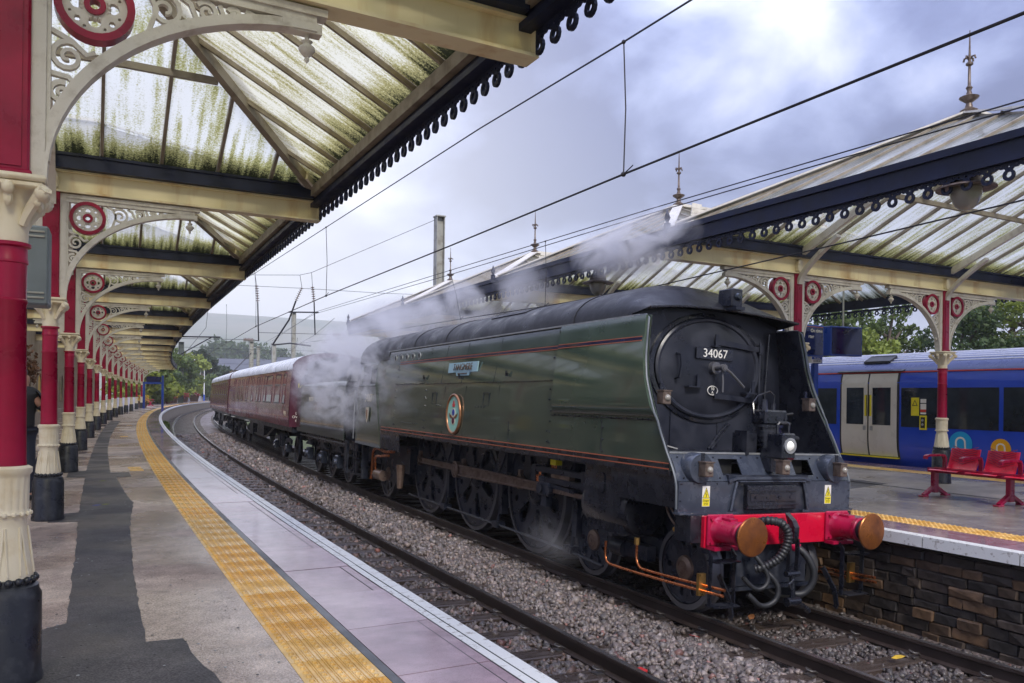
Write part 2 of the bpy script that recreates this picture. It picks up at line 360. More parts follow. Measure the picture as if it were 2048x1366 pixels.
def ground_mat(name, c1, c2, scale, r0, r1, speck=.25, pud=None, bump=.25, sscale=220, c2pos=(.42, .6), mott=.25):
    """wet bitumen or stone: two tones, fine grit, smooth where water stands"""
    m = mat(name, c1, .5, scale=scale, col2=c2, c2pos=c2pos, rvar=.1, det=8); nt, N, L, b = nodes(name)
    tc = [x for x in N if x.type == 'TEX_COORD'][0]
    g = N.new('ShaderNodeTexNoise'); g.inputs['Scale'].default_value = sscale; g.inputs['Detail'].default_value = 2; L.new(tc.outputs['Object'], g.inputs['Vector'])
    rp = [x for x in N if x.type == 'VALTORGB'][0]
    mr = N.new('ShaderNodeMapRange'); L.new(g.outputs[0], mr.inputs[0]); mr.inputs[1].default_value = .3; mr.inputs[2].default_value = .72; mr.inputs[3].default_value = 1-speck; mr.inputs[4].default_value = 1+speck
    g2 = N.new('ShaderNodeTexNoise'); g2.inputs['Scale'].default_value = 4.5; g2.inputs['Detail'].default_value = 10; g2.inputs['Roughness'].default_value = .72; L.new(tc.outputs['Object'], g2.inputs['Vector'])
    mr2 = N.new('ShaderNodeMapRange'); L.new(g2.outputs[0], mr2.inputs[0]); mr2.inputs[1].default_value = .32; mr2.inputs[2].default_value = .68; mr2.inputs[3].default_value = 1-mott; mr2.inputs[4].default_value = 1+mott
    mm = N.new('ShaderNodeMath'); mm.operation = 'MULTIPLY'; L.new(mr.outputs[0], mm.inputs[0]); L.new(mr2.outputs[0], mm.inputs[1])
    hs = N.new('ShaderNodeVectorMath'); hs.operation = 'SCALE'; L.new(rp.outputs[0], hs.inputs[0]); L.new(mm.outputs[0], hs.inputs[3]); L.new(hs.outputs[0], b.inputs['Base Color'])
    p = N.new('ShaderNodeTexNoise'); p.inputs['Scale'].default_value = pud or .9; p.inputs['Detail'].default_value = 5; L.new(tc.outputs['Object'], p.inputs['Vector'])
    r2 = N.new('ShaderNodeMapRange'); L.new(p.outputs[0], r2.inputs[0]); r2.inputs[1].default_value = .40; r2.inputs[2].default_value = .56; r2.inputs[3].default_value = r1; r2.inputs[4].default_value = r0; L.new(r2.outputs[0], b.inputs['Roughness'])
    bp = N.new('ShaderNodeBump'); bp.inputs['Strength'].default_value = bump; bp.inputs['Distance'].default_value = .004; L.new(g.outputs[0], bp.inputs['Height']); L.new(bp.outputs[0], b.inputs['Normal'])
    return m
ground_mat('bitumen', (.29, .218, .18), (.50, .40, .325), .8, .07, .60, .40, .7, .6, 90, mott=.30)
ground_mat('bitumen_dark', (.055, .052, .054), (.085, .076, .073), 1.4, .4, .75, .6, .9, .7, 90, mott=.30)
ground_mat('bitumen_grey', (.24, .21, .19), (.34, .30, .27), .8, .16, .45, .22, .7, .2)
ground_mat('slab_pink', (.30, .195, .225), (.40, .28, .31), 1.6, .03, .16, .12, .75, .06, 120)
ground_mat('slab_pink2', (.35, .24, .275), (.44, .32, .355), 1.6, .03, .14, .12, .85, .06, 120)
ground_mat('grout_grey', (.075, .08, .09), (.11, .115, .125), 4, .3, .5, .2)
ground_mat('tactile', (.70, .36, .05), (.80, .49, .13), .9, .25, .5, .18, 1.0, .15)
ground_mat('tactile2', (.74, .43, .09), (.82, .55, .20), 1.3, .25, .5, .18, 1.0, .15)
ground_mat('ballast_bed', (.10, .078, .07), (.16, .125, .115), 14, .45, .75, .5, 2, .8, 60)

def stone_mat():
    m = mat('ballast_stone', (.2, .17, .16), .42, var=.3, scale=25, rvar=.15, bump=.2, bscale=60); nt, N, L, b = nodes('ballast_stone')
    a = N.new('ShaderNodeAttribute'); a.attribute_name = 'Col'; rp = [x for x in N if x.type == 'VALTORGB'][0]
    e = rp.color_ramp.elements; e[0].color = (.8, .8, .8, 1); e[1].color = (1.15, 1.15, 1.15, 1)
    mx = N.new('ShaderNodeMix'); mx.data_type = 'RGBA'; mx.blend_type = 'MULTIPLY'; mx.inputs[0].default_value = 1
    L.new(a.outputs['Color'], mx.inputs[6]); L.new(rp.outputs[0], mx.inputs[7]); L.new(mx.outputs[2], b.inputs['Base Color'])
stone_mat()
def block_mat():
    m = mat('wall_block', (.2, .15, .1), .55, var=.35, scale=5, rvar=.2, bump=.6, bscale=16); nt, N, L, b = nodes('wall_block')
    oi = N.new('ShaderNodeObjectInfo'); rp = [x for x in N if x.type == 'VALTORGB'][0]
    r2 = N.new('ShaderNodeValToRGB'); L.new(oi.outputs['Random'], r2.inputs[0]); e = r2.color_ramp.elements
    e[0].color = (.026, .024, .023, 1); e[1].color = (.135, .082, .044, 1); x = e.new(.62); x.color = (.052, .041, .033, 1)
    e2 = rp.color_ramp.elements; e2[0].color = (.35, .35, .36, 1); e2[1].color = (1.7, 1.6, 1.5, 1)
    mx = N.new('ShaderNodeMix'); mx.data_type = 'RGBA'; mx.blend_type = 'MULTIPLY'; mx.inputs[0].default_value = 1
    L.new(r2.outputs[0], mx.inputs[6]); L.new(rp.outputs[0], mx.inputs[7]); L.new(mx.outputs[2], b.inputs['Base Color'])
block_mat()
mat('mortar', (.05, .042, .036), .8, var=.3, scale=12, col2=(.30, .28, .26), c2pos=(.66, .74))

def roof_glass(name, tint, dirt, amount, axis=1, tlo=.16):
    """old wired roof glass: translucent, speckled with moss and streaked down the slope"""
    m = bpy.data.materials.new(name); m.use_nodes = True; nt = m.node_tree; N = nt.nodes; L = nt.links; N.clear()
    out = N.new('ShaderNodeOutputMaterial'); tc0 = N.new('ShaderNodeTexCoord'); oi = N.new('ShaderNodeObjectInfo'); tc = N.new('ShaderNodeVectorMath'); tc.operation = 'MULTIPLY_ADD'
    cb = N.new('ShaderNodeCombineXYZ'); [L.new(oi.outputs['Random'], cb.inputs[i]) for i in range(3)]; L.new(cb.outputs[0], tc.inputs[0]); tc.inputs[1].default_value = (37, 53, 0); L.new(tc0.outputs['Object'], tc.inputs[2])
    sp = N.new('ShaderNodeTexNoise'); sp.inputs['Scale'].default_value = 55; sp.inputs['Detail'].default_value = 4; sp.inputs['Roughness'].default_value = .7; L.new(tc.outputs[0], sp.inputs['Vector'])
    mp = N.new('ShaderNodeMapping'); mp.inputs['Scale'].default_value = (9, .7, .7) if axis == 0 else (.7, 9, .7); L.new(tc.outputs[0], mp.inputs[0])
    stn = N.new('ShaderNodeTexNoise'); stn.inputs['Scale'].default_value = 1.5; stn.inputs['Detail'].default_value = 6; L.new(mp.outputs[0], stn.inputs['Vector'])
    big = N.new('ShaderNodeTexNoise'); big.inputs['Scale'].default_value = 1.1; big.inputs['Detail'].default_value = 4; L.new(tc.outputs[0], big.inputs['Vector'])
    def m_(op, a, b):
        n = N.new('ShaderNodeMath'); n.operation = op
        for i, x in enumerate((a, b)):
            if isinstance(x, (int, float)): n.inputs[i].default_value = x
            else: L.new(x, n.inputs[i])
        return n.outputs[0]
    # moss gathers along the bottom edge of each pane: UV.y runs from the bottom up
    uv = N.new('ShaderNodeUVMap'); su = N.new('ShaderNodeSeparateXYZ'); L.new(uv.outputs[0], su.inputs[0])
    edge = N.new('ShaderNodeMapRange'); L.new(m_('ADD', su.outputs[1], m_('MULTIPLY', m_('SUBTRACT', big.outputs[0], .5), .25)), edge.inputs[0]); edge.inputs[1].default_value = .0; edge.inputs[2].default_value = .17; edge.inputs[3].default_value = .62; edge.inputs[4].default_value = 0
    k = m_('ADD', m_('ADD', m_('MULTIPLY', sp.outputs[0], .55), m_('MULTIPLY', stn.outputs[0], .55)), m_('MULTIPLY', big.outputs[0], .25))
    k = m_('ADD', k, m_('MULTIPLY', edge.outputs[0], .55))
    rp = N.new('ShaderNodeValToRGB'); L.new(k, rp.inputs[0]); e = rp.color_ramp.elements
    e[0].position = .66-amount*.1; e[0].color = (*tint, 1); e[1].position = .98-amount*.1; e[1].color = (.02, .022, .01, 1)
    x = e.new(.80-amount*.1); x.color = (*dirt, 1)
    tl = N.new('ShaderNodeBsdfTranslucent'); L.new(rp.outputs[0], tl.inputs[0])
    tp = N.new('ShaderNodeBsdfTransparent'); L.new(rp.outputs[0], tp.inputs[0])
    df = N.new('ShaderNodeBsdfPrincipled'); L.new(rp.outputs[0], df.inputs['Base Color']); df.inputs['Roughness'].default_value = .12
    m1 = N.new('ShaderNodeMixShader'); m1.inputs[0].default_value = .50; L.new(tl.outputs[0], m1.inputs[1]); L.new(tp.outputs[0], m1.inputs[2])
    m2 = N.new('ShaderNodeMixShader'); m2.inputs[0].default_value = tlo; L.new(m1.outputs[0], m2.inputs[1]); L.new(df.outputs[0], m2.inputs[2]); L.new(m2.outputs[0], out.inputs[0])
    MAT[name] = m
roof_glass('roof_glass', (.95, .95, .85), (.46, .44, .16), .12, 0)
roof_glass('roof_glass_hip', (.93, .90, .70), (.48, .43, .17), .3, 1)
roof_glass('roof_glass_white', (.72, .77, .78), (.38, .41, .33), .1, 1, .40)
# ------------------------------------------------------------------ ground, hills
def sheet(name, x0, x1, y0, y1, z, m, nx=1, ny=1, kind='structure', h=None):
    b = MB(); vs = [(x0+(x1-x0)*i/nx, y0+(y1-y0)*j/ny, z+(h(x0+(x1-x0)*i/nx, y0+(y1-y0)*j/ny) if h else 0)) for j in range(ny+1) for i in range(nx+1)]
    b.add(vs, [(j*(nx+1)+i, j*(nx+1)+i+1, (j+1)*(nx+1)+i+1, (j+1)*(nx+1)+i) for j in range(ny) for i in range(nx)])
    return b.build(name, m, smooth=180 if h else None, kind=kind)
sheet('ground', -4000, 4000, -300, 6000, -.62, 'field')
def hill_strip(name, ax, ay, bx, by, crest, base_d, m, n=60, rows=10, seed=0):
    """a long ridge from a to b; crest(t) gives its height, the slope faces the camera"""
    b = MB(); vs = []
    d = Vector((bx-ax, by-ay, 0)); nrm = Vector((d.y, -d.x, 0)).normalized()
    r = random.Random(seed); ph = [r.uniform(0, 6) for _ in range(6)]
    for j in range(rows+1):
        q = j/rows
        for i in range(n+1):
            t = i/n; p = Vector((ax, ay, 0))+d*t+nrm*base_d*(1-q)
            hh = crest(t)*(q**.8)*(1+.06*sin(t*17+ph[0])*(1-q))+(6*sin(t*31+ph[1]+q*4)+4*sin(t*57+ph[2]-q*7))*q*(1-q)*3
            vs.append((p.x, p.y, hh-2))
    b.add(vs, [(j*(n+1)+i, j*(n+1)+i+1, (j+1)*(n+1)+i+1, (j+1)*(n+1)+i) for j in range(rows) for i in range(n)])
    return tag(b.build(name, m, smooth=180), kind='structure')
hill_strip('hill', -900, 2450, 2300, 1900, lambda t: 205+20*sin(t*5.2+.4)-60*max(0, .22-t)*4-35*max(0, t-.55), 1100, 'hill', seed=3)

# ------------------------------------------------------------------ track
TR = {'near': (-3.33, .03, -.02), 'loco': (-.13, .0, -.048)}
RAILSEC = [(-.035, 0), (.035, 0), (.036, -.03), (.01, -.045), (.01, -.135), (.07, -.148), (.07, -.158), (-.07, -.158), (-.07, -.148), (-.01, -.135), (-.01, -.045), (-.036, -.03)]
YS = ys(-8, 60, 1.5)+ys(62, 190, 4)
for key, words in (('near', 'of the empty track beside the curved platform'), ('loco', 'of the track under the steam engine')):
    c, zl, zr = TR[key]
    for sgn, z in ((-1, zl), (1, zr)):
        e = empty('rail'); MB().sweep([(c+sgn*.752+a, z+b-.003) for a, b in RAILSEC], YS).build('rail_body', 'rail_side', e)
        MB().sweep([(c+sgn*.752-.027, z), (c+sgn*.752+.027, z), (c+sgn*.752+.027, z-.002), (c+sgn*.752-.027, z-.002)], YS, cap=False).build('running_surface', 'rail_top', e)
        tag(e, 'steel running rail, %s rail %s' % ({('near', -1): 'platform-side', ('near', 1): 'outer', ('loco', -1): 'camera-side', ('loco', 1): 'wall-side'}[key, sgn], words), 'rail')
bed = MB()
bs = []
prof = [(-4.62, -.26), (-4.4, -.232), (-2.2, -.225), (-1.75, -.14), (-1.35, -.15), (-.95, -.225), (.95, -.255), (1.25, -.27), (1.42, -.25)]
bed.sweep(prof, YS, closed=False); tag(bed.build('ballast_bed', 'ballast_bed', smooth=180), kind='structure')
def sleeper_mesh():
    b = MB(); b.bbox(-1.28, 1.28, -.125, .125, -.14, 0, .012); return b.mesh('sleeper', 'sleeper')
SLM = sleeper_mesh()
def clip_mesh():
    b = MB(); b.tube([(-.02, -.06, .0), (-.02, -.02, .035), (.03, -.035, .06), (.065, 0, .055), (.05, .04, .05), (0, .045, .045), (-.045, .03, .02)], .0095, 6)
    b.box(-.06, .05, -.05, .05, -.01, .006); return b.mesh('rail_clip', 'clip', smooth=60)
CLM = clip_mesh()
for key in ('near', 'loco'):
    c, zl, zr = TR[key]; tilt = math.atan2(zl-zr, 1.504); k = 0; y = -6.3+(.40 if key == 'near' else .17)
    far = MB()
    while y < 120:
        if y < 46:
            s = link('sleeper', SLM, None, T(c+random.uniform(-.03, .03), y, (zl+zr)/2-.163), (0, tilt, ROT(y)+random.uniform(-.01, .01)))
            tag(s, 'dark weathered timber sleeper under the %s' % ('rails beside the curved platform' if key == 'near' else 'rails the steam engine stands on'), 'sleeper', 'sleepers of the %s track' % key)
            if y < 14:
                for sg in (-1, 1):
                    for q in (-1, 1):
                        link('rail_clip', CLM, s, (sg*.752+q*.085, 0, .004), (0, 0, 0 if q > 0 else PI))
        else:
            x, yy, z = T(c, y, (zl+zr)/2-.163); m0 = len(far.v); far.box(-1.28, 1.28, -.125, .125, -.12, 0)
            M = Matrix.Translation((x, yy, z)) @ Matrix.Rotation(ROT(y), 4, 'Z')
            for i in range(m0, len(far.v)): far.v[i] = tuple(M @ Vector(far.v[i]))
        y += .72
    tag(far.build('sleepers', 'sleeper', kind='stuff'), 'far run of sleepers on the %s track round the curve' % ('platform-side' if key == 'near' else 'train'), 'sleepers')
# ballast stones
def stones():
    base = np.array([(-1,-1,-1),(1,-1,-1),(1,1,-1),(-1,1,-1),(-1,-1,1),(1,-1,1),(1,1,1),(-1,1,1)], float)*.5
    fc = np.array([(0,3,2,1),(4,5,6,7),(0,1,5,4),(1,2,6,5),(2,3,7,6),(3,0,4,7)])
    P = []; 
    def region(o0, o1, y0, y1, dens, size):
        n = int((o1-o0)*(y1-y0)*dens); P.append(np.c_[rng.uniform(o0, o1, n), rng.uniform(y0, y1, n), np.full(n, size)])
    for (a, b, d, s) in ((-5, 0, 760, .034), (0, 5, 560, .037), (5, 12, 300, .045), (12, 24, 130, .060), (24, 45, 50, .085)):
        region(-4.62, -2.5, a, b, d*.85, s); region(-2.5, -.95, a, b, d, s)
        if b <= 12: region(-.95, 1.3, a, min(b, 3), d*.8, s) if a < 3 else None
    Q = np.concatenate(P); n = len(Q)
    off, y, sz = Q.T
    hgt = np.interp(off, [p[0] for p in prof], [p[1] for p in prof])
    # keep sleepers mostly clear inside the tracks
    def near_sleeper(key):
        c = TR[key][0]; y0 = -6.3+(.40 if key == 'near' else .17); k = (y-y0)/.72; return (np.abs(k-np.round(k))*.72 < .12) & (np.abs(off-c) < 1.24)
    ns = near_sleeper('near') | near_sleeper('loco')
    keep = ~ns | (rng.random(n) < .05)
    rl = np.zeros(n, bool)
    for c in (-3.33, -.13):
        for sg in (-1, 1): rl |= np.abs(off-(c+sg*.752)) < .075
    keep &= ~rl
    Q = Q[keep]; off, y, sz = Q.T; hgt = hgt[keep]; ns = ns[keep]; n = len(Q)
    p = (y-YC)/RC; X = RC-(RC-off)*np.cos(p); Y = YC+(RC-off)*np.sin(p); Z = hgt+rng.uniform(-.004, .030, n)*(sz/.034)**.5+np.where(ns, .035, 0)
    sc = sz[:, None]*rng.lognormal(0, .25, (n, 1))*rng.uniform(.7, 1.5, (n, 3))*np.array([1.15, 1.0, .78])
    V = base[None]*sc[:, None, :]*(1+rng.uniform(-.33, .33, (n, 8, 3)))
    q = rng.normal(size=(n, 4)); q[:, 3] *= 1.6; q /= np.linalg.norm(q, axis=1)[:, None]; x_, y_, z_, w_ = q.T
    R = np.stack([1-2*(y_*y_+z_*z_), 2*(x_*y_-z_*w_), 2*(x_*z_+y_*w_), 2*(x_*y_+z_*w_), 1-2*(x_*x_+z_*z_), 2*(y_*z_-x_*w_), 2*(x_*z_-y_*w_), 2*(y_*z_+x_*w_), 1-2*(x_*x_+y_*y_)], 1).reshape(n, 3, 3)
    V = np.einsum('nij,nkj->nki', R, V)+np.stack([X, Y, Z], 1)[:, None, :]
    F = (fc[None]+(np.arange(n)*8)[:, None, None]).reshape(-1, 4)
    me = bpy.data.meshes.new('ballast'); me.vertices.add(n*8); me.vertices.foreach_set('co', V.ravel())
    me.loops.add(len(F)*4); me.loops.foreach_set('vertex_index', F.ravel().astype(np.int32)); me.polygons.add(len(F)); me.polygons.foreach_set('loop_start', np.arange(0, len(F)*4, 4, dtype=np.int32))
    at = me.color_attributes.new('Col', 'FLOAT_COLOR', 'POINT')
    t = rng.random((n, 1)); g = rng.lognormal(0, .34, (n, 1))
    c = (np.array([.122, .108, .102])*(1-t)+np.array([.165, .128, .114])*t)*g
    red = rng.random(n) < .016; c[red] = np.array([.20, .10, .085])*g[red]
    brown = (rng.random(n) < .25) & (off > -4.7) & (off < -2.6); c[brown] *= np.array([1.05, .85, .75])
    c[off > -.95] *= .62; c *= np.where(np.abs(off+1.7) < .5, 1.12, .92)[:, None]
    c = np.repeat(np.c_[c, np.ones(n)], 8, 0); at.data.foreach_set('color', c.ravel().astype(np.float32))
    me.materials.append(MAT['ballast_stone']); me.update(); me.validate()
    tag(link('ballast', me), 'loose wet grey-brown ballast stones between and beside the rails', 'ballast', kind='stuff')
stones()

# ------------------------------------------------------------------ near platform (left)
ZP, EO = .915, -4.75
pf = empty('platform'); tag(pf, kind='structure', label='curved station platform with yellow tactile strip and white edge')
YP = ys(-9, 60, 1.5)+ys(62, 190, 4)
MB().sweep([(-16, -.6), (-16, ZP-.008), (EO-1.16, ZP-.008), (EO-1.16, ZP-.06), (EO-.02, ZP-.06), (EO-.02, ZP-.12), (EO-.10, ZP-.13), (EO-.10, -.6)], YP).build('platform_body', 'stone_wall', pf)
MB().sweep([(-16, ZP), (EO-1.162, ZP), (EO-1.162, ZP-.006), (-16, ZP-.006)], YP).build('bitumen_surface', 'bitumen', pf)
MB().sweep([(EO-.758, ZP+.001), (EO-.708, ZP+.001), (EO-.708, ZP-.05), (EO-.758, ZP-.05)], YP).build('grey_joint_strip', 'grout_grey', pf)
def slab_run(parent, e, sg, z, y0, y1, L, ind_to, wdt0, wdt1, name, mats, th=.05, gap=.008):
    """row of slabs between offsets e+sg*wdt0 .. e+sg*wdt1; single slabs as far as ind_to, joined beyond"""
    y = y0; far = MB(); i = 0
    while y < y1:
        g = gap; dz = random.uniform(-.0015, .0015)
        a, b = sorted((e+sg*wdt0, e+sg*wdt1))
        sec = [(a+g/2, z+dz), (b-g/2, z+dz), (b-g/2, z-th), (a+g/2, z-th)]
        if y < ind_to: MB().sweep(sec, [y+g/2, y+L-g/2]).build(name, random.choice(mats), parent)
        else: far.sweep(sec, [y+g/2, y+L-g/2])
        y += L; i += 1
    if far.v: far.build(name+'_run', mats[0], parent, kind='stuff')
slab_run(pf, EO, -1, ZP, -6.63, 120, .9, 34, .16, .706, 'paving_slab', ['slab_pink', 'slab_pink2'])
slab_run(pf, EO, -1, ZP+.001, -6.63, 170, .9, 34, 0, .157, 'edge_stone', ['paint_white'], th=.12, gap=.006)
MB().sweep([(EO-.242, ZP+.0012), (EO-.236, ZP+.0012), (EO-.236, ZP-.02), (EO-.242, ZP-.02)], ys(-6.6, 60, 1.5)).build('saw_cut', 'print_black', pf)
MB().sweep([(EO-.098, ZP+.0035), (EO-.091, ZP+.0035), (EO-.091, ZP-.02), (EO-.098, ZP-.02)], ys(-6.6, 60, 1.5)).build('saw_cut', 'print_black', pf)
MB().sweep([(EO-.164, ZP+.0025), (EO-.158, ZP+.0025), (EO-.158, ZP-.02), (EO-.164, ZP-.02)], ys(-6.6, 60, 1.5)).build('saw_cut', 'print_black', pf)
def tact_mesh():
    b = MB(); b.box(-.199, .199, -.199, .199, -.05, 0)
    for i in range(5):
        x = -.16+.08*i
        for k in (-.025, -.0125, 0.0125, .025):
            if abs(x+.04+k) < .19 and i < 4: b.box(x+.04+k-.003, x+.04+k+.003, -.199, .199, -.002, .0045)
        for j in range(6):
            y = -.167+.0667*j; b.cyl((x, y, -.001), (x, y, .010), .0165, .010, 8)
    return b
TM = [tact_mesh().mesh('tactile_tile', m) for m in ('tactile', 'tactile2')]
y = -6.4; far = MB(); i = 0
while y < 150:
    if y < 48: link('tactile_tile', TM[0 if random.random() < .45 else 1], pf, T(EO-.96, y, ZP), (0, 0, ROT(y)))
    else: far.sweep([(EO-1.16, ZP), (EO-.76, ZP), (EO-.76, ZP-.04), (EO-1.16, ZP-.04)], [y-.199, y+.199])
    y += .4
far.build('tactile_run', 'tactile', pf, kind='stuff')
# darker relaid strips of bitumen, 4 mm proud
def patch(pts, z, m, name='relaid_patch', parent=None, th=.004):
    r = random.Random(len(pts)); q = []
    for i, (o, y) in enumerate(pts):
        o2, y2 = pts[(i+1) % len(pts)]; n = max(1, int(math.hypot(o2-o, y2-y)/.12))
        for k in range(n):
            t = k/n; q.append((o+(o2-o)*t+(r.uniform(-.009, .009) if k else 0), y+(y2-y)*t+(r.uniform(-.012, .012) if k else 0)))
    MB().plate([q], lambda u, v, w_: T(u, v, w_), z, z+th).build(name, m, parent)
patch([(-7.0, -1.25), (-6.99, 1.2), (-7.0, 3.15), (-7.3, 3.2), (-7.3, 3.85), (-7.01, 3.9), (-7.01, 8.3), (-7.3, 8.4), (-7.3, 9.5), (-7.02, 9.6), (-7.02, 15), (-7.05, 22), (-7.1, 30), (-7.15, 38), (-6.7, 38), (-6.68, 30), (-6.70, 22), (-6.69, 15), (-6.62, 9.1), (-6.32, 9.0), (-6.30, 8.25), (-6.54, 8.15), (-6.44, 5.4), (-6.38, 4.6), (-6.44, 3.6), (-6.5, 2.4), (-6.55, .45), (-6.58, -1.86), (-6.38, -1.88), (-6.35, -2.3), (-6.26, -2.85), (-6.33, -3.6), (-6.2, -5), (-7.4, -5), (-7.4, -1.5)], ZP, 'bitumen_dark', parent=pf)
patch([(-8.2, -3.2), (-6.95, -2.3), (-7.0, -1.5), (-8.2, -1.2)], ZP+.001, 'bitumen_dark', parent=pf)
for (o, y, a) in ((-6.18, 9.4, .3), (-6.2, 9.9, .26), (-6.3, 22, .3), (-6.2, 32, .3)):
    patch([(o-.12, y-.12), (o+.12, y-.12), (o+.12, y+a), (o-.12, y+a)], ZP+.001, 'tactile', 'paint_mark', pf, .002)
for (o, y, m) in ((-6.72, 4.55, 'leaf_light'), (-6.82, 4.5, 'post_blue'), (-6.75, 7.6, 'leaf_light')):
    patch([(o-.05, y-.03), (o+.02, y-.05), (o+.06, y+.02), (o, y+.05)], ZP+.006, m, 'spray_mark', pf, .001)

b = MB(); r_ = random.Random(12)
for k in range(260):
    o, y, q = r_.uniform(-8.4, -5.95), r_.uniform(-4.5, 9)**1.0, r_.uniform(.004, .010); x, yy, _ = T(o, y); b.plate([[(x+q*cos(t)*r_.uniform(.6, 1.2), yy+q*sin(t)*r_.uniform(.6, 1.2)) for t in np.linspace(0, 6.28, 7)[:-1]]], lambda u, v, w_: (u, v, w_), ZP+.0045, ZP+.0055)
b.build('trodden_gum', 'print_black', pf, kind='stuff')
b = MB()
for k in range(260):
    o, y, q = r_.uniform(-8.4, -5.95), r_.uniform(-4.5, 8), r_.uniform(.004, .011); x, yy, _ = T(o, y); b.plate([[(x+q*cos(t)*r_.uniform(.6, 1.2), yy+q*sin(t)*r_.uniform(.6, 1.2)) for t in np.linspace(0, 6.28, 6)[:-1]]], lambda u, v, w_: (u, v, w_), ZP+.0045, ZP+.0060)
b.build('pale_chippings', 'galv', pf, kind='stuff')
# ------------------------------------------------------------------ island platform (right)
ZI, EI = .885, 1.30
ip = empty('island_platform'); tag(ip, kind='structure', label='island platform with stone face and white coping')
YI = ys(-9, 24, 1.5)
MB().sweep([(EI+.13, -.6), (EI+.13, ZI-.13), (EI+.02, ZI-.125), (EI+.02, ZI-.06), (EI+.73, ZI-.06), (EI+.73, ZI-.008), (9.93, ZI-.008), (9.93, -.6)], YI).build('platform_body', 'mortar', ip)
MB().sweep([(EI+1.12, ZI), (8.52, ZI), (8.52, ZI-.006), (EI+1.12, ZI-.006)], YI).build('bitumen_surface', 'bitumen_grey', ip)
slab_run(ip, EI, 1, ZI, -6.6, 12, .9, 9, .165, .725, 'paving_slab', ['slab_pink', 'slab_pink2'])
slab_run(ip, EI, 1, ZI+.002, -6.6, 20, 1.05, 9, 0, .16, 'coping_stone', ['paint_white'], th=.125, gap=.012)
y = -6.4
ti = tact_mesh().mesh('tactile_tile', 'tactile2')
while y < 9:
    link('tactile_tile', ti, ip, T(EI+.925, y, ZI), (0, 0, ROT(y))); y += .4
MB().sweep([(8.52, ZI+.001), (9.1, ZI+.001), (9.1, ZI-.006), (8.52, ZI-.006)], YI).build('yellow_strip', 'tactile2', ip)
MB().sweep([(9.1, ZI), (9.95, ZI), (9.95, ZI-.1), (9.1, ZI-.1)], YI).build('far_edge_slabs', 'slab_pink', ip)
patch([(4.2, 2.2), (6.0, 2.6), (6.1, 3.6), (4.9, 3.9), (4.3, 3.2)], ZI, 'bitumen_dark', parent=ip, th=.003)
patch([(5.6, -4), (5.72, -4), (5.75, 8), (5.63, 8)], ZI, 'bitumen_dark', parent=ip, th=.003)
for o0, o1, y0, y1 in ((1.62, 1.92, -1.6, -.7), (1.68, 1.95, -3.1, -2.2), (1.55, 1.8, .1, .8)):
    pass
# squared stone blocks of the platform face
zb = -.42
while zb < ZI-.16:
    h = random.uniform(.075, .125); h = min(h, ZI-.135-zb); y = -6+random.uniform(0, .4)
    while y < 4.5:
        L = random.uniform(.16, .42); pr = random.uniform(-.015, .022)
        b = MB(); b.bbox(-.06+random.uniform(-.005, .01)-pr, .1, -L/2+.004, L/2-.004, .003, h-.003, .012)
        for i in range(len(b.v)): x, yy, z = b.v[i]; b.v[i] = (x+random.uniform(-.010, .010), yy+random.uniform(-.009, .009), z+random.uniform(-.007, .007))
        b.build('stone_block', 'wall_block', ip, loc=T(EI+.15, y+L/2, zb), rot=(0, 0, ROT(y)))
        y += L
    zb += h
# pieces of litter on the ballast
def litter(name, pts, m, label, cat):
    b = MB(); b.plate([pts], lambda u, v, w_: (u, v, w_+.02*sin(u*40)), 0, .006); return b, name, m, label, cat
lb = MB(); lb.bbox(-.055, .055, -.04, .04, 0, .03, .006)
tag(lb.build('crisp_packet', 'litter_red', loc=T(-2.33, -1.05, -.16), rot=(.25, .2, .6)), 'small red crumpled packet lying on the ballast beside the rail', 'litter')
for i, (o, y, m) in enumerate(((-1.55, .8, 'letter_white'), (-1.2, -.5, 'flower_red'), (.1, -.9, 'rust'), (.15, -1.9, 'flower_yellow'), (-.1, -.2, 'rust'))):
    b = MB(); b.plate([[(0, -.06), (.035, -.02), (.03, .03), (0, .07), (-.03, .03), (-.04, -.015)]], lambda u, v, w_: (u, v, w_+.25*u*u*10), 0, .003)
    tag(b.build('fallen_leaf', m, loc=T(o, y, -.13), rot=(.3, .2, i*1.3)), ['pale fallen leaf on the ballast between the tracks', 'red fallen leaf on the ballast near the front wheel', 'brown fallen leaf between the engine rails', 'yellow fallen leaf between the engine rails, nearest the camera', 'rusty curled leaf beside the rail ahead of the engine'][i], 'leaf')
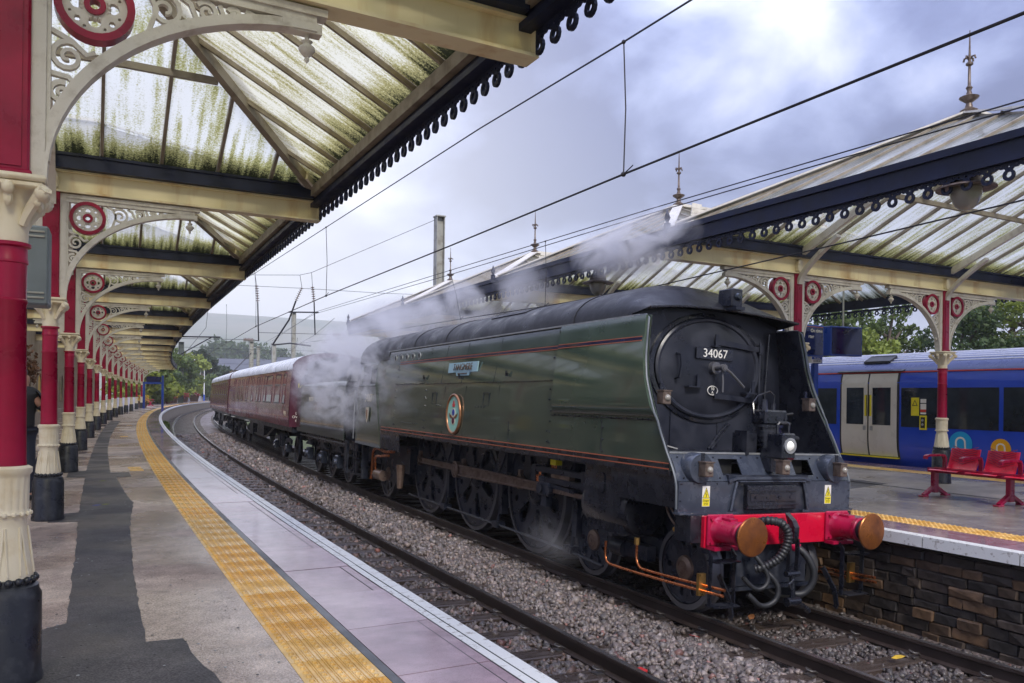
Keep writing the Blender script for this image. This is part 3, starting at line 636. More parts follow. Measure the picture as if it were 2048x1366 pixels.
# ------------------------------------------------------------------ iron columns with spandrel brackets
def spiral(cx, cz, r, a0, turns, dirn=1, n=22, k=.16):
    return [(cx+cos(a0+dirn*2*PI*turns*i/n)*r*(1-(1-k)*i/n), 0, cz+sin(a0+dirn*2*PI*turns*i/n)*r*(1-(1-k)*i/n)) for i in range(n+1)]
def bracket(col, sg, zc, zt, length=1.5):
    """cast spandrel bracket in the x-z plane on side sg of the column"""
    S = Matrix.Scale(-1, 4, (1, 0, 0)) if sg < 0 else Matrix()
    b = MB(); ac, a, hh = length, length-.13, zt-.13-zc
    ar = [(ac-a*cos(t*PI/2/20), 0, zc+.02+hh*sin(t*PI/2/20)) for t in range(21)]
    b.ribbon(ar, .055, .07); b.ribbon([(x*1+.018, 0, z-.018) for x, _, z in ar], .02, .10)
    b.box(.085, .15, -.045, .045, zc, zt); b.box(.15, .17, -.03, .03, zc+.1, zt-.05)
    b.box(.15, length+.08, -.05, .05, zt-.045, zt-.002); b.box(.15, length+.02, -.035, .035, zt-.09, zt-.045); b.box(length-.18, length+.05, -.04, .04, zt-.15, zt-.09)
    br = b.xf(S).build('bracket', 'white_iron', col, smooth=35)
    s = MB(); rc = (.365, zt-.255)
    for cx, cz, r, a0, tn, d in ((.70, zt-.195, .095, 2.4, 1.6, -1), (.915, zt-.155, .058, 2.6, 1.5, -1), (1.06, zt-.135, .036, 2.8, 1.3, -1),
                                 (.245, zt-.545, .082, 1.2, 1.6, 1), (.215, zt-.735, .056, 1.2, 1.5, 1), (.195, zt-.875, .035, 1.2, 1.3, 1)):
        if cz-r < zc+.12: continue
        s.ribbon(spiral(cx, cz, r, a0, tn, d), [.026-.010*i/22 for i in range(23)], .034)
    for p in ([(.56, 0, zt-.09), (.62, 0, zt-.12), (.66, 0, zt-.2), (.62, 0, zt-.33), (.57, 0, zt-.38)], [(.78, 0, zt-.1), (.83, 0, zt-.13), (.86, 0, zt-.2), (.84, 0, zt-.25)],
              [(.17, 0, zt-.42), (.26, 0, zt-.46), (.33, 0, zt-.52), (.37, 0, zt-.5)], [(.17, 0, zt-.64), (.25, 0, zt-.65), (.29, 0, zt-.7)], [(.98, 0, zt-.1), (1.0, 0, zt-.15), (.98, 0, zt-.2)], [(1.12, 0, zt-.1), (1.2, 0, zt-.125), (1.3, 0, zt-.115)]):
        s.ribbon(p, .024, .034)
    s.xf(S).build('scrollwork', 'white_iron', br, smooth=35)
    fx = lambda y: (lambda u, v, w_: (sg*(rc[0]+u), w_, rc[1]+v))
    R = MB(); R.plate([circ(0, 0, .190, 28), circ(0, 0, .152, 28)], fx(0), -.045, .045); R.build('roundel_ring', 'crimson', br, smooth=35)
    holes = [circ(.085*cos(t), .085*sin(t), .030, 9) for t in (0, PI/2, PI, 1.5*PI)]+[circ(.115*cos(t), .115*sin(t), .016, 6) for t in (PI/4, 3*PI/4, 5*PI/4, 7*PI/4)]
    holes += [circ(.125*cos(t), .125*sin(t), .009, 5) for t in np.arange(PI/8, 2*PI, PI/4)]
    R = MB(); R.plate([circ(0, 0, .153, 28), circ(0, 0, .050, 14)]+holes, fx(0), -.018, .018)
    for t in (0, PI/2, PI, 1.5*PI):
        for q in (-.022, 0, .022): R.ball((sg*(rc[0]+.062*cos(t)-q*sin(t)), 0, rc[1]+.062*sin(t)+q*cos(t)), .016, 5, (1, 1.6, 1))
    R.build('rosette', 'white_iron', br, smooth=40)
    R = MB(); R.plate([circ(0, 0, .052, 16), circ(0, 0, .026, 12)], fx(0), -.034, .034); R.build('rosette_eye', 'crimson', br, smooth=35)
    P = MB(); P.lathe([(.012, zt-.13), (.014, zt-.18), (.035, zt-.19), (.022, zt-.205), (.046, zt-.225), (.050, zt-.24), (.030, zt-.268), (.012, zt-.285), (.016, zt-.30), (.001, zt-.32)], 10, (sg*(length-.03), 0, 0)); P.build('pendant', 'white_iron', br, smooth=50)
def make_column(zb, zp, zs, zc, zt, sides=(1, -1)):
    """levels above the platform: base, plinth, shaft, capital, top"""
    c = empty('iron_column')
    b = MB(); b.lathe([(.168, 0), (.170, .03), (.163, .05), (.160, zb-.09), (.150, zb-.07), (.146, zb-.045), (.128, zb-.03)], 28); b.build('base', 'base_black', c, smooth=40)
    b = MB(); b.lathe([(.128, zb-.035), (.132, zb-.02), (.12, zb+.005)], 24)
    for i in range(18): b.ball((.128*cos(i*PI/9), .128*sin(i*PI/9), zb-.012), .0205, 5)
    b.build('bead_ring', 'base_black', c, smooth=50)
    h = zp-zb
    fl = lambda t, z: 1-.045*(1 if cos(t*18) < -.1 else 0) if zb+h*.60 < z < zp-.055 else 1
    b = MB(); b.lathe([(.122, zb), (.118, zb+h*.10), (.102, zb+h*.26), (.092, zb+h*.42), (.089, zb+h*.52), (.096, zb+h*.55), (.104, zb+h*.57), (.098, zb+h*.605), (.098, zb+h*.62), (.100, zp-.065), (.100, zp-.05), (.112, zp-.035), (.112, zp-.012), (.092, zp)], 72, flute=fl); 
    for i in range(16): b.ball((.103*cos(i*PI/8), .103*sin(i*PI/8), zb+h*.57), .013, 4)
    for i in range(8):                      # leaf blades cast on the flare
        t = i*PI/4
        for q in (-.16, .16):
            b.tube([((.123-.030*k/4)*cos(t+q*(1-k/5)), (.123-.030*k/4)*sin(t+q*(1-k/5)), zb+h*(.03+.105*k)) for k in range(5)], .006, 4)
    b.build('plinth', 'cream', c, smooth=40)
    b = MB(); b.lathe([(.086, zp-.002), (.084, zp+.05), (.078, zs-.30), (.082, zs-.295), (.082, zs-.28), (.077, zs-.275), (.078, zs-.10), (.083, zs-.095), (.083, zs-.08), (.079, zs-.07), (.079, zs-.02), (.094, zs-.012), (.094, zs+.004), (.07, zs+.01)], 28); b.build('shaft', 'crimson', c, smooth=40)
    h = zc-zs
    b = MB(); b.lathe([(.080, zs+.004), (.082, zs+h*.2), (.088, zs+h*.45), (.10, zs+h*.65), (.118, zs+h*.78), (.13, zs+h*.80)], 20)
    b.bbox(-.15, .15, -.15, .15, zs+h*.80, zs+h*.90, .01); b.bbox(-.165, .165, -.165, .165, zs+h*.90, zc, .012)
    for i in range(4):
        t = PI/4+i*PI/2; p = Vector((cos(t), sin(t), 0)); s_ = Vector((-sin(t), cos(t), 0))
        b.tube([p*(.082+.02*k+.004*k*k)+Vector((0, 0, zs+h*(.28+.13*k))) for k in range(5)], [.022, .024, .027, .03, .034], 6)
        b.ball(tuple(p*.205+Vector((0, 0, zs+h*.73))), .038, 6); b.ball(tuple(p*.175+Vector((0, 0, zs+h*.60))), .024, 5)
        t = i*PI/2; p = Vector((cos(t), sin(t), 0)); b.ball(tuple(p*.145+Vector((0, 0, zs+h*.78))), .030, 5, (1, 1, 1.2)); b.ball(tuple(p*.125+Vector((0, 0, zs+h*.64))), .022, 5, (1, 1, 2.0))
    b.build('capital', 'cream', c, smooth=45)
    b = MB(); b.bbox(-.085, .085, -.075, .075, zc, zt+.02, .012); b.box(-.05, .05, -.082, .082, zc+.05, zt-.06); b.bbox(-.095, .095, -.085, .085, zc, zc+.035, .006)
    b.build('upper_post', 'crimson', c)
    for sg in sides: bracket(c, sg, zc+.005, zt)
    return c
COLS_Y = [-2.25, 3.45]+[3.45+6.02*i for i in range(1, 13)]
CO = -7.31
c0 = make_column(.53, 1.09, 2.20, 2.53, 3.735)
ordn = ['nearest', 'second', 'third', 'fourth', 'fifth', 'sixth', 'seventh', 'eighth', 'ninth', 'tenth', 'eleventh', 'twelfth', 'thirteenth', 'fourteenth']
for i, y in enumerate(COLS_Y):
    x, yy, z = T(CO, y, ZP)
    if i == 0: x += .06
    o = c0 if i == 0 else dup(c0)
    o.location = (x, yy, z); o.rotation_euler = (0, 0, ROT(y))
    tag(o, ('nearest crimson and cream iron column, cut by the left edge of the picture' if i == 0 else '%s crimson and cream column in the row along the curved platform' % ordn[i]), 'column', 'columns along the curved platform')
c1 = make_column(.665, 1.215, 2.125, 2.445, 3.555)
IROW = [2.30, 8.15, 14.0, 19.85]
k = 0
for i, y in enumerate(IROW):
    for q, o in enumerate((3.27, 7.10)):
        if i > 1 and q == 1: continue
        t = c1 if k == 0 else dup(c1); k += 1
        t.location = T(o, y, ZI); t.rotation_euler = (0, 0, ROT(y))
        tag(t, {(0, 0): 'island platform column right behind the engine front', (0, 1): 'island platform column beside the red seats'}.get((i, q), ['', 'second', 'third', 'last'][i]+' column of the island %s row, mostly hidden behind the engine' % ('front' if q == 0 else 'back')), 'column', 'columns on the island platform')

# ------------------------------------------------------------------ glazed ridge-and-furrow roofs
def pane(pts):
    return pts
def pane_obj(name, quads, m, parent, kind=None):
    """quads: bottom-left, bottom-right, top-right, top-left; one mesh with UVs"""
    vs = []; fs = []; uv = []
    for q in quads:
        b = len(vs); q2 = list(q); vs += q2; fs.append(tuple(range(b, b+len(q2))))
        z0_, z1_ = ZSPAN; uv += [((0, 1, 1, 0)[i_ % 4], (p_[2]-z0_)/(z1_-z0_)) for i_, p_ in enumerate(q2)]
    me = bpy.data.meshes.new(name); me.from_pydata(vs, [], fs); l = me.uv_layers.new(name='UVMap')
    for i, u in enumerate(uv): l.data[i].uv = u
    me.materials.append(MAT[m]); me.update(); return link(name, me, parent, kind=kind)
def valance_mesh(W, name):
    b = MB(); n = int(W/.195); st = W/n
    for i in range(n):
        y = -W/2+st*(i+.5); f = lambda u, v, w_: (w_, y+u, v)
        b.plate([circ(0, -.115, .056, 12), circ(0, -.112, .030, 7)], f, -.012, .012)
        b.plate([[(-st/2, 0), (st/2, 0), (st/2, -.035), (st/2-.022, -.052), (.045, -.05), (.03, -.068), (-.03, -.068), (-.045, -.05), (-st/2+.022, -.052), (-st/2, -.035)], circ(-st/2+.03, -.028, .010, 5), circ(st/2-.03, -.028, .010, 5), circ(0, -.036, .012, 5)], f, -.011, .011)
    return b.mesh(name, 'navy')
ZSPAN = (0, 1)
def make_bay(root, frame, sg, W, D, X1, zE, zR, both, split, glass_s, glass_h, st=.62, louvre=False, cols=(3.0,), valmesh=None, bx=True):
    """one bay: ridge square to the platform edge, hip towards the track; local x runs inward from the eave"""
    bay = empty('roof_bay', parent=root); bay.matrix_local = frame
    H = W/2; P = lambda x, y, z: (sg*x, y, z)
    zg = zE+.03
    global ZSPAN; ZSPAN = (zg, zR)
    xt = lambda y: X1*(1-abs(y)/H)                       # hip line
    zs_ = lambda y: zg+(1-abs(y)/H)*(zR-zg)              # slope height
    zh = lambda x: zg+x/X1*(zR-zg)
    panes = []; bars = []
    n = int(round((D-(X1 if both else 0))/st)); 
    xs = [D*i/int(round(D/st)) for i in range(int(round(D/st))+1)]
    for s in (-1, 1):
        ytop = lambda x: s*H*max(0, 1-min(x, D-x if both else 99)/X1)
        for a, b_ in zip(xs[:-1], xs[1:]):
            ya, yb = ytop(a), ytop(b_)
            for lo, hi in ((0, .47), (.47, 1)):
                def pt(x, yt, f):
                    y = s*H+(yt-s*H)*f; return Vector(P(x, y, zs_(y)+(.004 if lo == 0 else 0)))
                full = H/ W
                # panes lap half way up the slope where the strip is long enough
                fa, fb = abs(s*H-ya)/H, abs(s*H-yb)/H
                la, ha = min(lo, fa), min(hi, fa); lb_, hb = min(lo, fb), min(hi, fb)
                yy = lambda x, f: Vector(P(x, s*H*(1-f), zs_(s*H*(1-f))))
                if max(ha-la, hb-lb_) < .03: continue
                q = [yy(a+.02, la), yy(b_-.02, lb_), yy(b_-.02, hb), yy(a+.02, ha)]
                if ha-la < .02: q = [yy(a+.02, la), yy(b_-.02, lb_), yy(b_-.02, hb)]
                elif hb-lb_ < .02: q = [yy(a+.02, la), yy(b_-.02, lb_), yy(a+.02, ha)]
                panes.append((q, glass_s))
        for x in xs[1:-1] if both else xs[1:]:
            yt = ytop(x); bars.append((P(x, s*H, zs_(H)-.01), P(x, yt, zs_(yt)-.01)))
    ends = ((0, 1),)+(((D, -1),) if both else ())
    m = int(round(W/st)); yl = [-H+W*i/m for i in range(m+1)]
    for x0, dr in ends:
        for a, b_ in zip(yl[:-1], yl[1:]):
            X = lambda y, f: Vector(P(x0+dr*xt(y)*f, y, zh(xt(y)*f)))
            a2, b2 = a+.02, b_-.02
            for lo, hi in ((0, .5), (.5, 1)):
                if a == yl[0] or b_ == yl[-1]:
                    if lo: continue
                    q = [X(a2, 0), X(b2, 0), X(b2, 1)] if a == yl[0] else [X(a2, 0), X(b2, 0), X(a2, 1)]
                else: q = [X(a2, lo), X(b2, lo), X(b2, hi), X(a2, hi)]
                panes.append((q, glass_h))
        for y in yl[1:-1]: bars.append((P(x0, y, zh(0)-.01), P(x0+dr*xt(y), y, zh(xt(y))-.01)))
    if split:
        for q, g in panes: pane_obj('glass_pane', [q], g, bay)
        for p0, p1 in bars: MB().bar(p0, p1, .036, .075).build('glazing_bar', 'rafter', bay)
    else:
        for g in {g for _, g in panes}: pane_obj('glazing', [q for q, g2 in panes if g2 == g], g, bay, 'stuff')
        b = MB()
        for p0, p1 in bars: b.bar(p0, p1, .036, .075)
        b.build('glazing_bars', 'rafter', bay, kind='stuff')
    for x0, dr in ends:
        for s in (-1, 1):
            p0, p1 = Vector(P(x0, s*H, zg-.05)), Vector(P(x0+dr*X1, 0, zR-.07))
            MB().bar(p0, p1, .085, .13).build('hip_rafter', 'rafter', bay)
            up = Vector((0, 0, .115)); MB().bar(p0+up+(p1-p0)*.03, p1+up, .17, .025).build('hip_capping', 'white_iron', bay)
            d = (p1-p0).normalized(); b = MB(); b.ball(tuple(p0+d*.22), .085, 6, (1, 1, .75)); b.bar(p0+d*.12, p0+d*.42, .15, .12); b.build('rafter_foot', 'white_iron', bay, smooth=60)
    b = MB(); b.bar(P(X1, 0, zR+.03), P(D-(X1 if both else 0), 0, zR+.03), .2, .05); b.bar(P(X1-.05, 0, zR-.1), P(D-(X1-.05 if both else 0), 0, zR-.1), .07, .16); b.build('ridge', 'white_iron', bay)
    for s in (-1, 1):
        b = MB(); f = .52; y = s*H*(1-f); x0 = X1*f+.1; b.bar(P(x0, y, zs_(y)-.07), P(D-(x0 if both else 0), y, zs_(y)-.07), .05, .07); b.build('purlin', 'rafter', bay)
        for x in cols:
            b = MB(); yt = s*H*max(0, 1-x/X1) if x < X1 else 0
            if both and D-x < X1: yt = s*H*(1-(D-x)/X1)
            b.bar(P(x, s*(H-.05), zs_(H)-.12), P(x, yt, zs_(yt)-.1), .07, .11)
            kn = [P(x, s*(H-.10-.75*t*t), zE-.55+.42*t+.72*(zR-zg)/H*.75*t*t) for t in [i/8 for i in range(9)]]
            b.ribbon(kn, .06, .09, (1, 0, 0)); b.build('knee_rafter', 'white_iron', bay, smooth=40)
    b = MB(); b.box(*sorted((sg*-.05, sg*.06)), -H, H, zE-.17, zE+.035); b.box(*sorted((sg*-.085, sg*-.045)), -H, H, zE-.02, zE+.055); b.box(*sorted((sg*-.065, sg*.1)), -H, H, zE-.215, zE-.165); b.build('fascia', 'navy', bay)
    b = MB(); b.box(*sorted((sg*.062, sg*.13)), -H+.1, H-.1, zE-.10, zE+.02); b.build('eave_plate', 'rafter', bay)
    v = link('valance', valmesh, bay, P(-.01, 0, zE-.215), kind='stuff')
    if both:
        b = MB(); b.box(*sorted((sg*(D-.06), sg*(D+.05))), -H, H, zE-.17, zE+.04); b.build('fascia', 'navy', bay); link('valance', valmesh, bay, P(D, 0, zE-.2), kind='stuff')
    return bay
def cross_beam(root, sg, x, y, rz, x0, D, zb, kind='l'):
    """girder with gutter over it, square to the platform edge"""
    M = Matrix.Translation((x, y, 0)) @ Matrix.Rotation(rz, 4, 'Z')
    P = lambda a, b_: sorted((sg*a, sg*b_))
    b = MB(); b.box(*P(x0, D), -.03, .03, zb+.02, zb+.235); b.box(*P(x0-.02, D), -.09, .09, zb, zb+.022); b.box(*P(x0-.01, D), -.09, .09, zb+.235, zb+.255); b.box(*P(x0-.012, x0+.012), -.088, .088, zb+.022, zb+.235)
    o = b.build('cross_beam', 'beam_cream', root); o.matrix_local = M
    b = MB(); b.box(*P(x0+.10, D), -.17, .17, zb+.258, zb+.42); b.box(*P(x0+.10, D), -.19, .19, zb+.40, zb+.43); o = b.build('gutter', 'navy', root); o.matrix_local = M
    for cx in (kind if isinstance(kind, tuple) else ()):
        b = MB()
        for zz in (.07, .18): b.cyl((sg*(cx-.0), -.10, zb+zz), (sg*cx, .10, zb+zz), .05, .05, 10)
        b.box(*P(cx-.05, cx+.05), -.095, .095, zb+.05, zb+.2); o = b.build('beam_clasp', 'cream', root, smooth=40); o.matrix_local = M
EOF_L = -4.27                                             # eave line of the platform canopy
can = empty('platform_canopy'); tag(can, 'long glazed platform canopy with cream girders and dark scalloped valance over the curved platform', 'canopy')
VM6 = valance_mesh(6.02, 'valance')
yb = [-8.1]+COLS_Y
for i in range(len(yb)-1):
    a, b_ = yb[i], yb[i+1]; ym = (a+b_)/2; W = b_-a
    fr = Matrix.Translation(T(EOF_L, ym, 0)) @ Matrix.Rotation(ROT(ym), 4, 'Z')
    vm = VM6 if abs(W-6.02) < .01 else valance_mesh(W, 'valance')
    make_bay(can, fr, -1, W, 5.7, 2.6, 5.05, 6.42, False, i in (1, 2, 3), 'roof_glass', 'roof_glass_hip', valmesh=vm, cols=(3.03,))
for y in COLS_Y:
    x, yy, _ = T(EOF_L, y, 0); cross_beam(can, -1, x, yy, ROT(y), .0, 5.75, ZP+3.745, (3.03,))
icn = empty('island_canopy'); tag(icn, 'glazed hipped canopy with iron finials over the island platform behind the engine', 'canopy')
EIL = .63
ib = [-9.4, -3.55]+IROW
VM5 = valance_mesh(5.85, 'valance')
for i in range(1, len(ib)-1):
    a, b_ = ib[i], ib[i+1]; ym = (a+b_)/2
    fr = Matrix.Translation(T(EIL, ym, 0)) @ Matrix.Rotation(ROT(ym), 4, 'Z')
    bay = make_bay(icn, fr, 1, b_-a, 9.15, 2.58, 4.83, 6.14, True, i <= 2, 'roof_glass', 'roof_glass_white', valmesh=VM5, cols=(2.64, 6.47))
    for xx in (2.58, 9.15-2.58):
        f = MB(); f.lathe([(.10, 6.14), (.11, 6.2), (.05, 6.24), (.035, 6.30), (.115, 6.36), (.12, 6.375), (.04, 6.41), (.025, 6.46), (.042, 6.5), (.02, 6.53), (.016, 6.78), (.045, 6.80), (.045, 6.82), (.02, 6.84), (.014, 6.95), (.005, 7.25)], 12, (xx, 0, 0))
        for t in (0, PI/2, PI, 1.5*PI): f.tube([(xx, 0, 6.86), (xx+.035*cos(t), .035*sin(t), 6.90), (xx+.07*cos(t), .07*sin(t), 6.90), (xx+.082*cos(t), .082*sin(t), 6.86)], .013, 5)
        f.build('finial', 'rust' if xx > 5 else 'lamp_box', bay, smooth=40)
    # louvred vent under the peak
    if i >= 2:
        f = MB()
        for j in range(4): f.bar((2.45-.13*j, -.55-.14*j, 6.05-.14*j), (2.62, -.62-.14*j, 6.02-.14*j), .03, .09)
        f.build('vent_louvres', 'white_iron', bay)
for y in [-3.55]+IROW:
    x, yy, _ = T(EIL, y, 0); cross_beam(icn, 1, x, yy, ROT(y), .0, 9.15, ZI+3.565, (2.64, 6.47))
    b = MB(); b.lathe([(.05, 0), (.05, .08), (.02, .1), (.05, .16), (.02, .24), (.001, .3)], 8); b.build('gutter_finial', 'navy', icn, smooth=50, loc=T(EIL-.02, y, 4.9))
# ------------------------------------------------------------------ steam locomotive (x across, y to the rear, z up; it leans with the cant of the track)
CT = .0324
loco = empty('steam_locomotive', (-.75+.75*cos(CT), 0, -.75*sin(CT))); loco.rotation_euler = (0, CT, 0)
tag(loco, 'dark green streamlined steam locomotive numbered 34067 with red buffer beam', 'locomotive')
def interp(t): 
    xs, vs_ = zip(*t); return lambda z: float(np.interp(z, xs, vs_))
hw = interp([(1.16, 1.285), (1.5, 1.30), (2.0, 1.312), (2.6, 1.272), (3.0, 1.225), (3.34, 1.172)])
fs_ = interp([(1.16, -.43), (1.49, -.43), (1.64, -.36), (1.78, -.27), (2.03, -.13), (2.31, .03), (2.60, .17), (2.83, .235), (3.1, .27), (3.34, .30)])
def side_grid(sg, zs, ss, out=0., m='loco_green', name='casing_side', th=.012, parent=None, s0=None, s1=9.95):
    """panel on the flank following its curve; ss = stations from 0 (front edge) to 1"""
    b = MB(); n = len(ss); vs = []
    for w_ in (0, -th):
        for i, z in enumerate(zs):
            o = out(z) if callable(out) else out
            for t in ss:
                f = fs_(z) if s0 is None else s0
                vs.append((sg*(hw(z)+o+w_), f+(s1-f)*t, z))
    k = n*len(zs); fs = []
    for j in range(len(zs)-1):
        for i in range(n-1):
            a = j*n+i; fs += [(a, a+1, a+n+1, a+n), (k+a, k+a+n, k+a+n+1, k+a+1)]
    ring = [i for i in range(n)]+[j*n+n-1 for j in range(1, len(zs))]+[(len(zs)-1)*n+i for i in range(n-2, -1, -1)]+[j*n for j in range(len(zs)-2, 0, -1)]
    fs += [(ring[i], ring[(i+1) % len(ring)], k+ring[(i+1) % len(ring)], k+ring[i]) for i in range(len(ring))]
    b.add(vs, fs); return b.build(name, m, parent or loco, smooth=40)
ZS = [1.585, 1.64, 1.78, 1.9, 2.03, 2.17, 2.31, 2.45, 2.6, 2.83, 3.0, 3.1, 3.2, 3.34]
SS = [i/30 for i in range(31)]
for sg in (-1, 1):
    cs = side_grid(sg, ZS, SS)
    side_grid(sg, [1.2, 1.35, 1.49]+ZS[1:], [0, .03, .06, .12], out=-.016, m='loco_black', name='casing_lining')
    # smoke deflector panel standing proud of the flank
    dz = [2.165, 2.19, 2.23, 2.3, 2.4, 2.6, 2.83, 3.0, 3.1, 3.2, 3.3, 3.335]
    side_grid(sg, dz, [i/8 for i in range(9)], out=lambda z: .006+.062*min(1, max(0, (z-2.165)/.14))**.5, m='loco_green2', name='smoke_deflector', s1=2.22, th=.03)
    e = [(sg*(hw(z)+(.03 if z > 2.2 else .01)), fs_(z)-.006, z) for z in np.linspace(1.2, 3.30, 26)]
    e += [(sg*(hw(3.33)+.02), .36, 3.345), (sg*(hw(3.33)+.02), .6, 3.35)]
    MB().tube(e, .013, 6).build('edge_beading', 'edge_grey', loco, smooth=60)
    for z, h in ((1.572, .05),): MB().bar((sg*(hw(z)+.006), -.34, z), (sg*(hw(z)+.006), 9.95, z), .02, h).build('valance_strip', 'loco_black', loco)
    for z, h, m in ((1.612, .012, 'lining'), (1.642, .034, 'loco_black'), (1.672, .012, 'lining')): MB().bar((sg*(hw(z)+.004), -.30, z), (sg*(hw(z)+.004), 9.9, z), .010, h).build('lining_band', m, loco)
    for z, h, m in ((3.035, .010, 'lining'), (3.058, .024, 'screen_navy'), (3.081, .010, 'lining')):
        b = MB(); b.bar((sg*(hw(z)+.071), .31, z), (sg*(hw(z)+.071), 2.2, z), .008, h); b.bar((sg*(hw(z)+.003), 2.26, z), (sg*(hw(z)+.003), 9.0, z), .008, h); b.build('lining_band', m, loco)
    b = MB(); b.bar((sg*1.178, .5, 3.352), (sg*1.178, 9.9, 3.352), .05, .022); b.build('roof_gutter', 'galv', loco)
# rivets and seams on the visible flank
rv = MB(); sm = MB()
def riv(s, z, o=0): rv.ball((-hw(z)-o-.003, s, z), .013, 4)
for s, z0, z1 in ((2.32, 1.75, 3.3), (3.55, 1.72, 2.0), (7.2, 1.75, 3.3), (1.0, 1.72, 2.1), (9.0, 1.75, 3.0)):
    for z in np.arange(z0, z1, .145): riv(s, z); riv(s+.07, z+.01) if int(z*100) % 2 else None
    sm.bar((-hw(z0)-.001, s+.035, z0), (-hw(z1)-.001, s+.035, z1), .012, .009)
for s in np.arange(.1, 2.25, .105): riv(s, 2.135)
for s in np.arange(7.4, 9.2, .10): riv(s, 2.62)
for s in np.arange(7.6, 8.6, .12): riv(s, 1.82)
for s in np.arange(4.4, 6.9, .11): riv(s, 2.20) if (int(s*10) % 9) < 4 else None
for z0, s0, s1 in ((2.60, 2.35, 9.1), (2.13, 0., 2.3)): sm.bar((-hw(z0)-.001, s0, z0), (-hw(z0)-.001, s1, z0), .012, .009)
for s in (4.05, 5.35, 6.3):
    sm.bar((-hw(1.7)-.001, s, 1.7), (-hw(2.55)-.001, s-.05, 2.55), .010, .007); sm.bar((-hw(2.6)-.001, s+.2, 2.6), (-hw(3.3)-.001, s+.1, 3.3), .010, .007)
rv.build('rivets', 'loco_black', loco, kind='stuff'); sm.build('panel_seams', 'loco_black', loco)
for s in (4.45, 6.75):
    b = MB(); x = -hw(2.32)-.003
    for p0, p1 in (((s-.11, 2.22), (s-.11, 2.43)), ((s+.11, 2.22), (s+.11, 2.43)), ((s-.11, 2.43), (s+.11, 2.43)), ((s-.11, 2.22), (s+.11, 2.22))): b.bar((x, p0[0], p0[1]), (x, p1[0], p1[1]), .008, .012)
    b.build('inspection_flap', 'loco_black', loco)
for s, z in ((3.75, 2.71), (5.6, 2.70), (7.35, 2.71)):
    b = MB(); b.bar((-hw(z)-.01, s, z), (-hw(z)-.05, s, z), .03, .05); b.bar((-hw(z)-.04, s, z), (-hw(z)-.04, s, z+.06), .03, .02); b.build('lifting_lug', 'loco_black', loco)
for s in (7.91, 8.28, 8.65, 9.02, 9.39):
    b = MB(); z = 3.175; b.lathe([(.052, -.01), (.075, -.008), (.075, .004), (.055, .006)], 16, (-hw(z)-.004, s, z), ax='x'); b.build('porthole_rim', 'galv', loco, smooth=50)
    b = MB(); b.lathe([(.001, 0), (.054, 0)], 14, (-hw(z)-.005, s, z), ax='x'); b.build('porthole', 'print_black', loco)
# nameplate
z = 2.875; np_ = MB(); X = -hw(z)
f = lambda u, v, w_: (X-w_-.045*(v), 5.52-u, z+v)
np_.plate([[(-.66, -.085), (-.30, -.085), (-.27, -.145), (.27, -.145), (.30, -.085), (.60, -.085), (.66, .085), (-.60, .085)]], f, .012, .035); npo = np_.build('nameplate', 'plate_blue', loco)
text('TANGMERE', .165, 'lamp_box', npo, (X-.040, 5.52, z+.002), (PI/2-.12, 0, -PI/2), .006, shear=.3, sx=.98)
text('BATTLE OF BRITAIN CLASS', .034, 'lamp_box', npo, (X-.037, 5.52, z-.112), (PI/2-.1, 0, -PI/2), .003)
# oval plaque with crown, wings and roundel
z = 2.055; X = -hw(z); pq = MB(); fx = lambda cu, cv: (lambda u, v, w_: (X-w_, 5.705-(cu+u), z+cv+v))
pq.plate([circ(0, 0, .30, 32, .335)], fx(0, 0), .0, .02); pqo = pq.build('badge_plaque', 'plaque_mint', loco)
b = MB(); b.tube([(X-.02, 5.705-.30*cos(t), z+.335*sin(t)) for t in np.linspace(0, 2*PI, 33)[:-1]], .026, 8, closed=True); b.build('plaque_rim', 'bronze', pqo, smooth=60)
def flat(name, loops, cu, cv, w0, w1, m): b = MB(); b.plate(loops, fx(cu, cv), w0, w1); return b.build(name, m, pqo)
flat('crest_ring', [circ(0, 0, .085, 20, .07)], 0, -.12, .02, .024, 'lettering_cream'); flat('crest_ring', [circ(0, 0, .085, 20, .085)], 0, .02, .02, .024, 'lettering_cream')
flat('crest_roundel', [circ(0, 0, .055, 18)], 0, .03, .024, .028, 'post_blue'); flat('crest_badge', [circ(0, 0, .055, 18)], 0, -.115, .024, .028, 'shirt')
for q in (-1, 1): flat('crest_wing', [[(q*.03, -.06), (q*.10, -.02), (q*.19, .02), (q*.16, -.04), (q*.09, -.075)]], 0, 0, .024, .029, 'bronze')
flat('crest_crown', [[(-.05, 0), (.05, 0), (.06, .06), (.03, .04), (.03, .09), (0, .12), (-.03, .09), (-.03, .04), (-.06, .06)]], 0, .125, .02, .025, 'flower_red'); flat('crest_sword', [[(-.006, 0), (.006, 0), (.006, .06), (-.006, .06)]], 0, .235, .02, .024, 'letter_white')
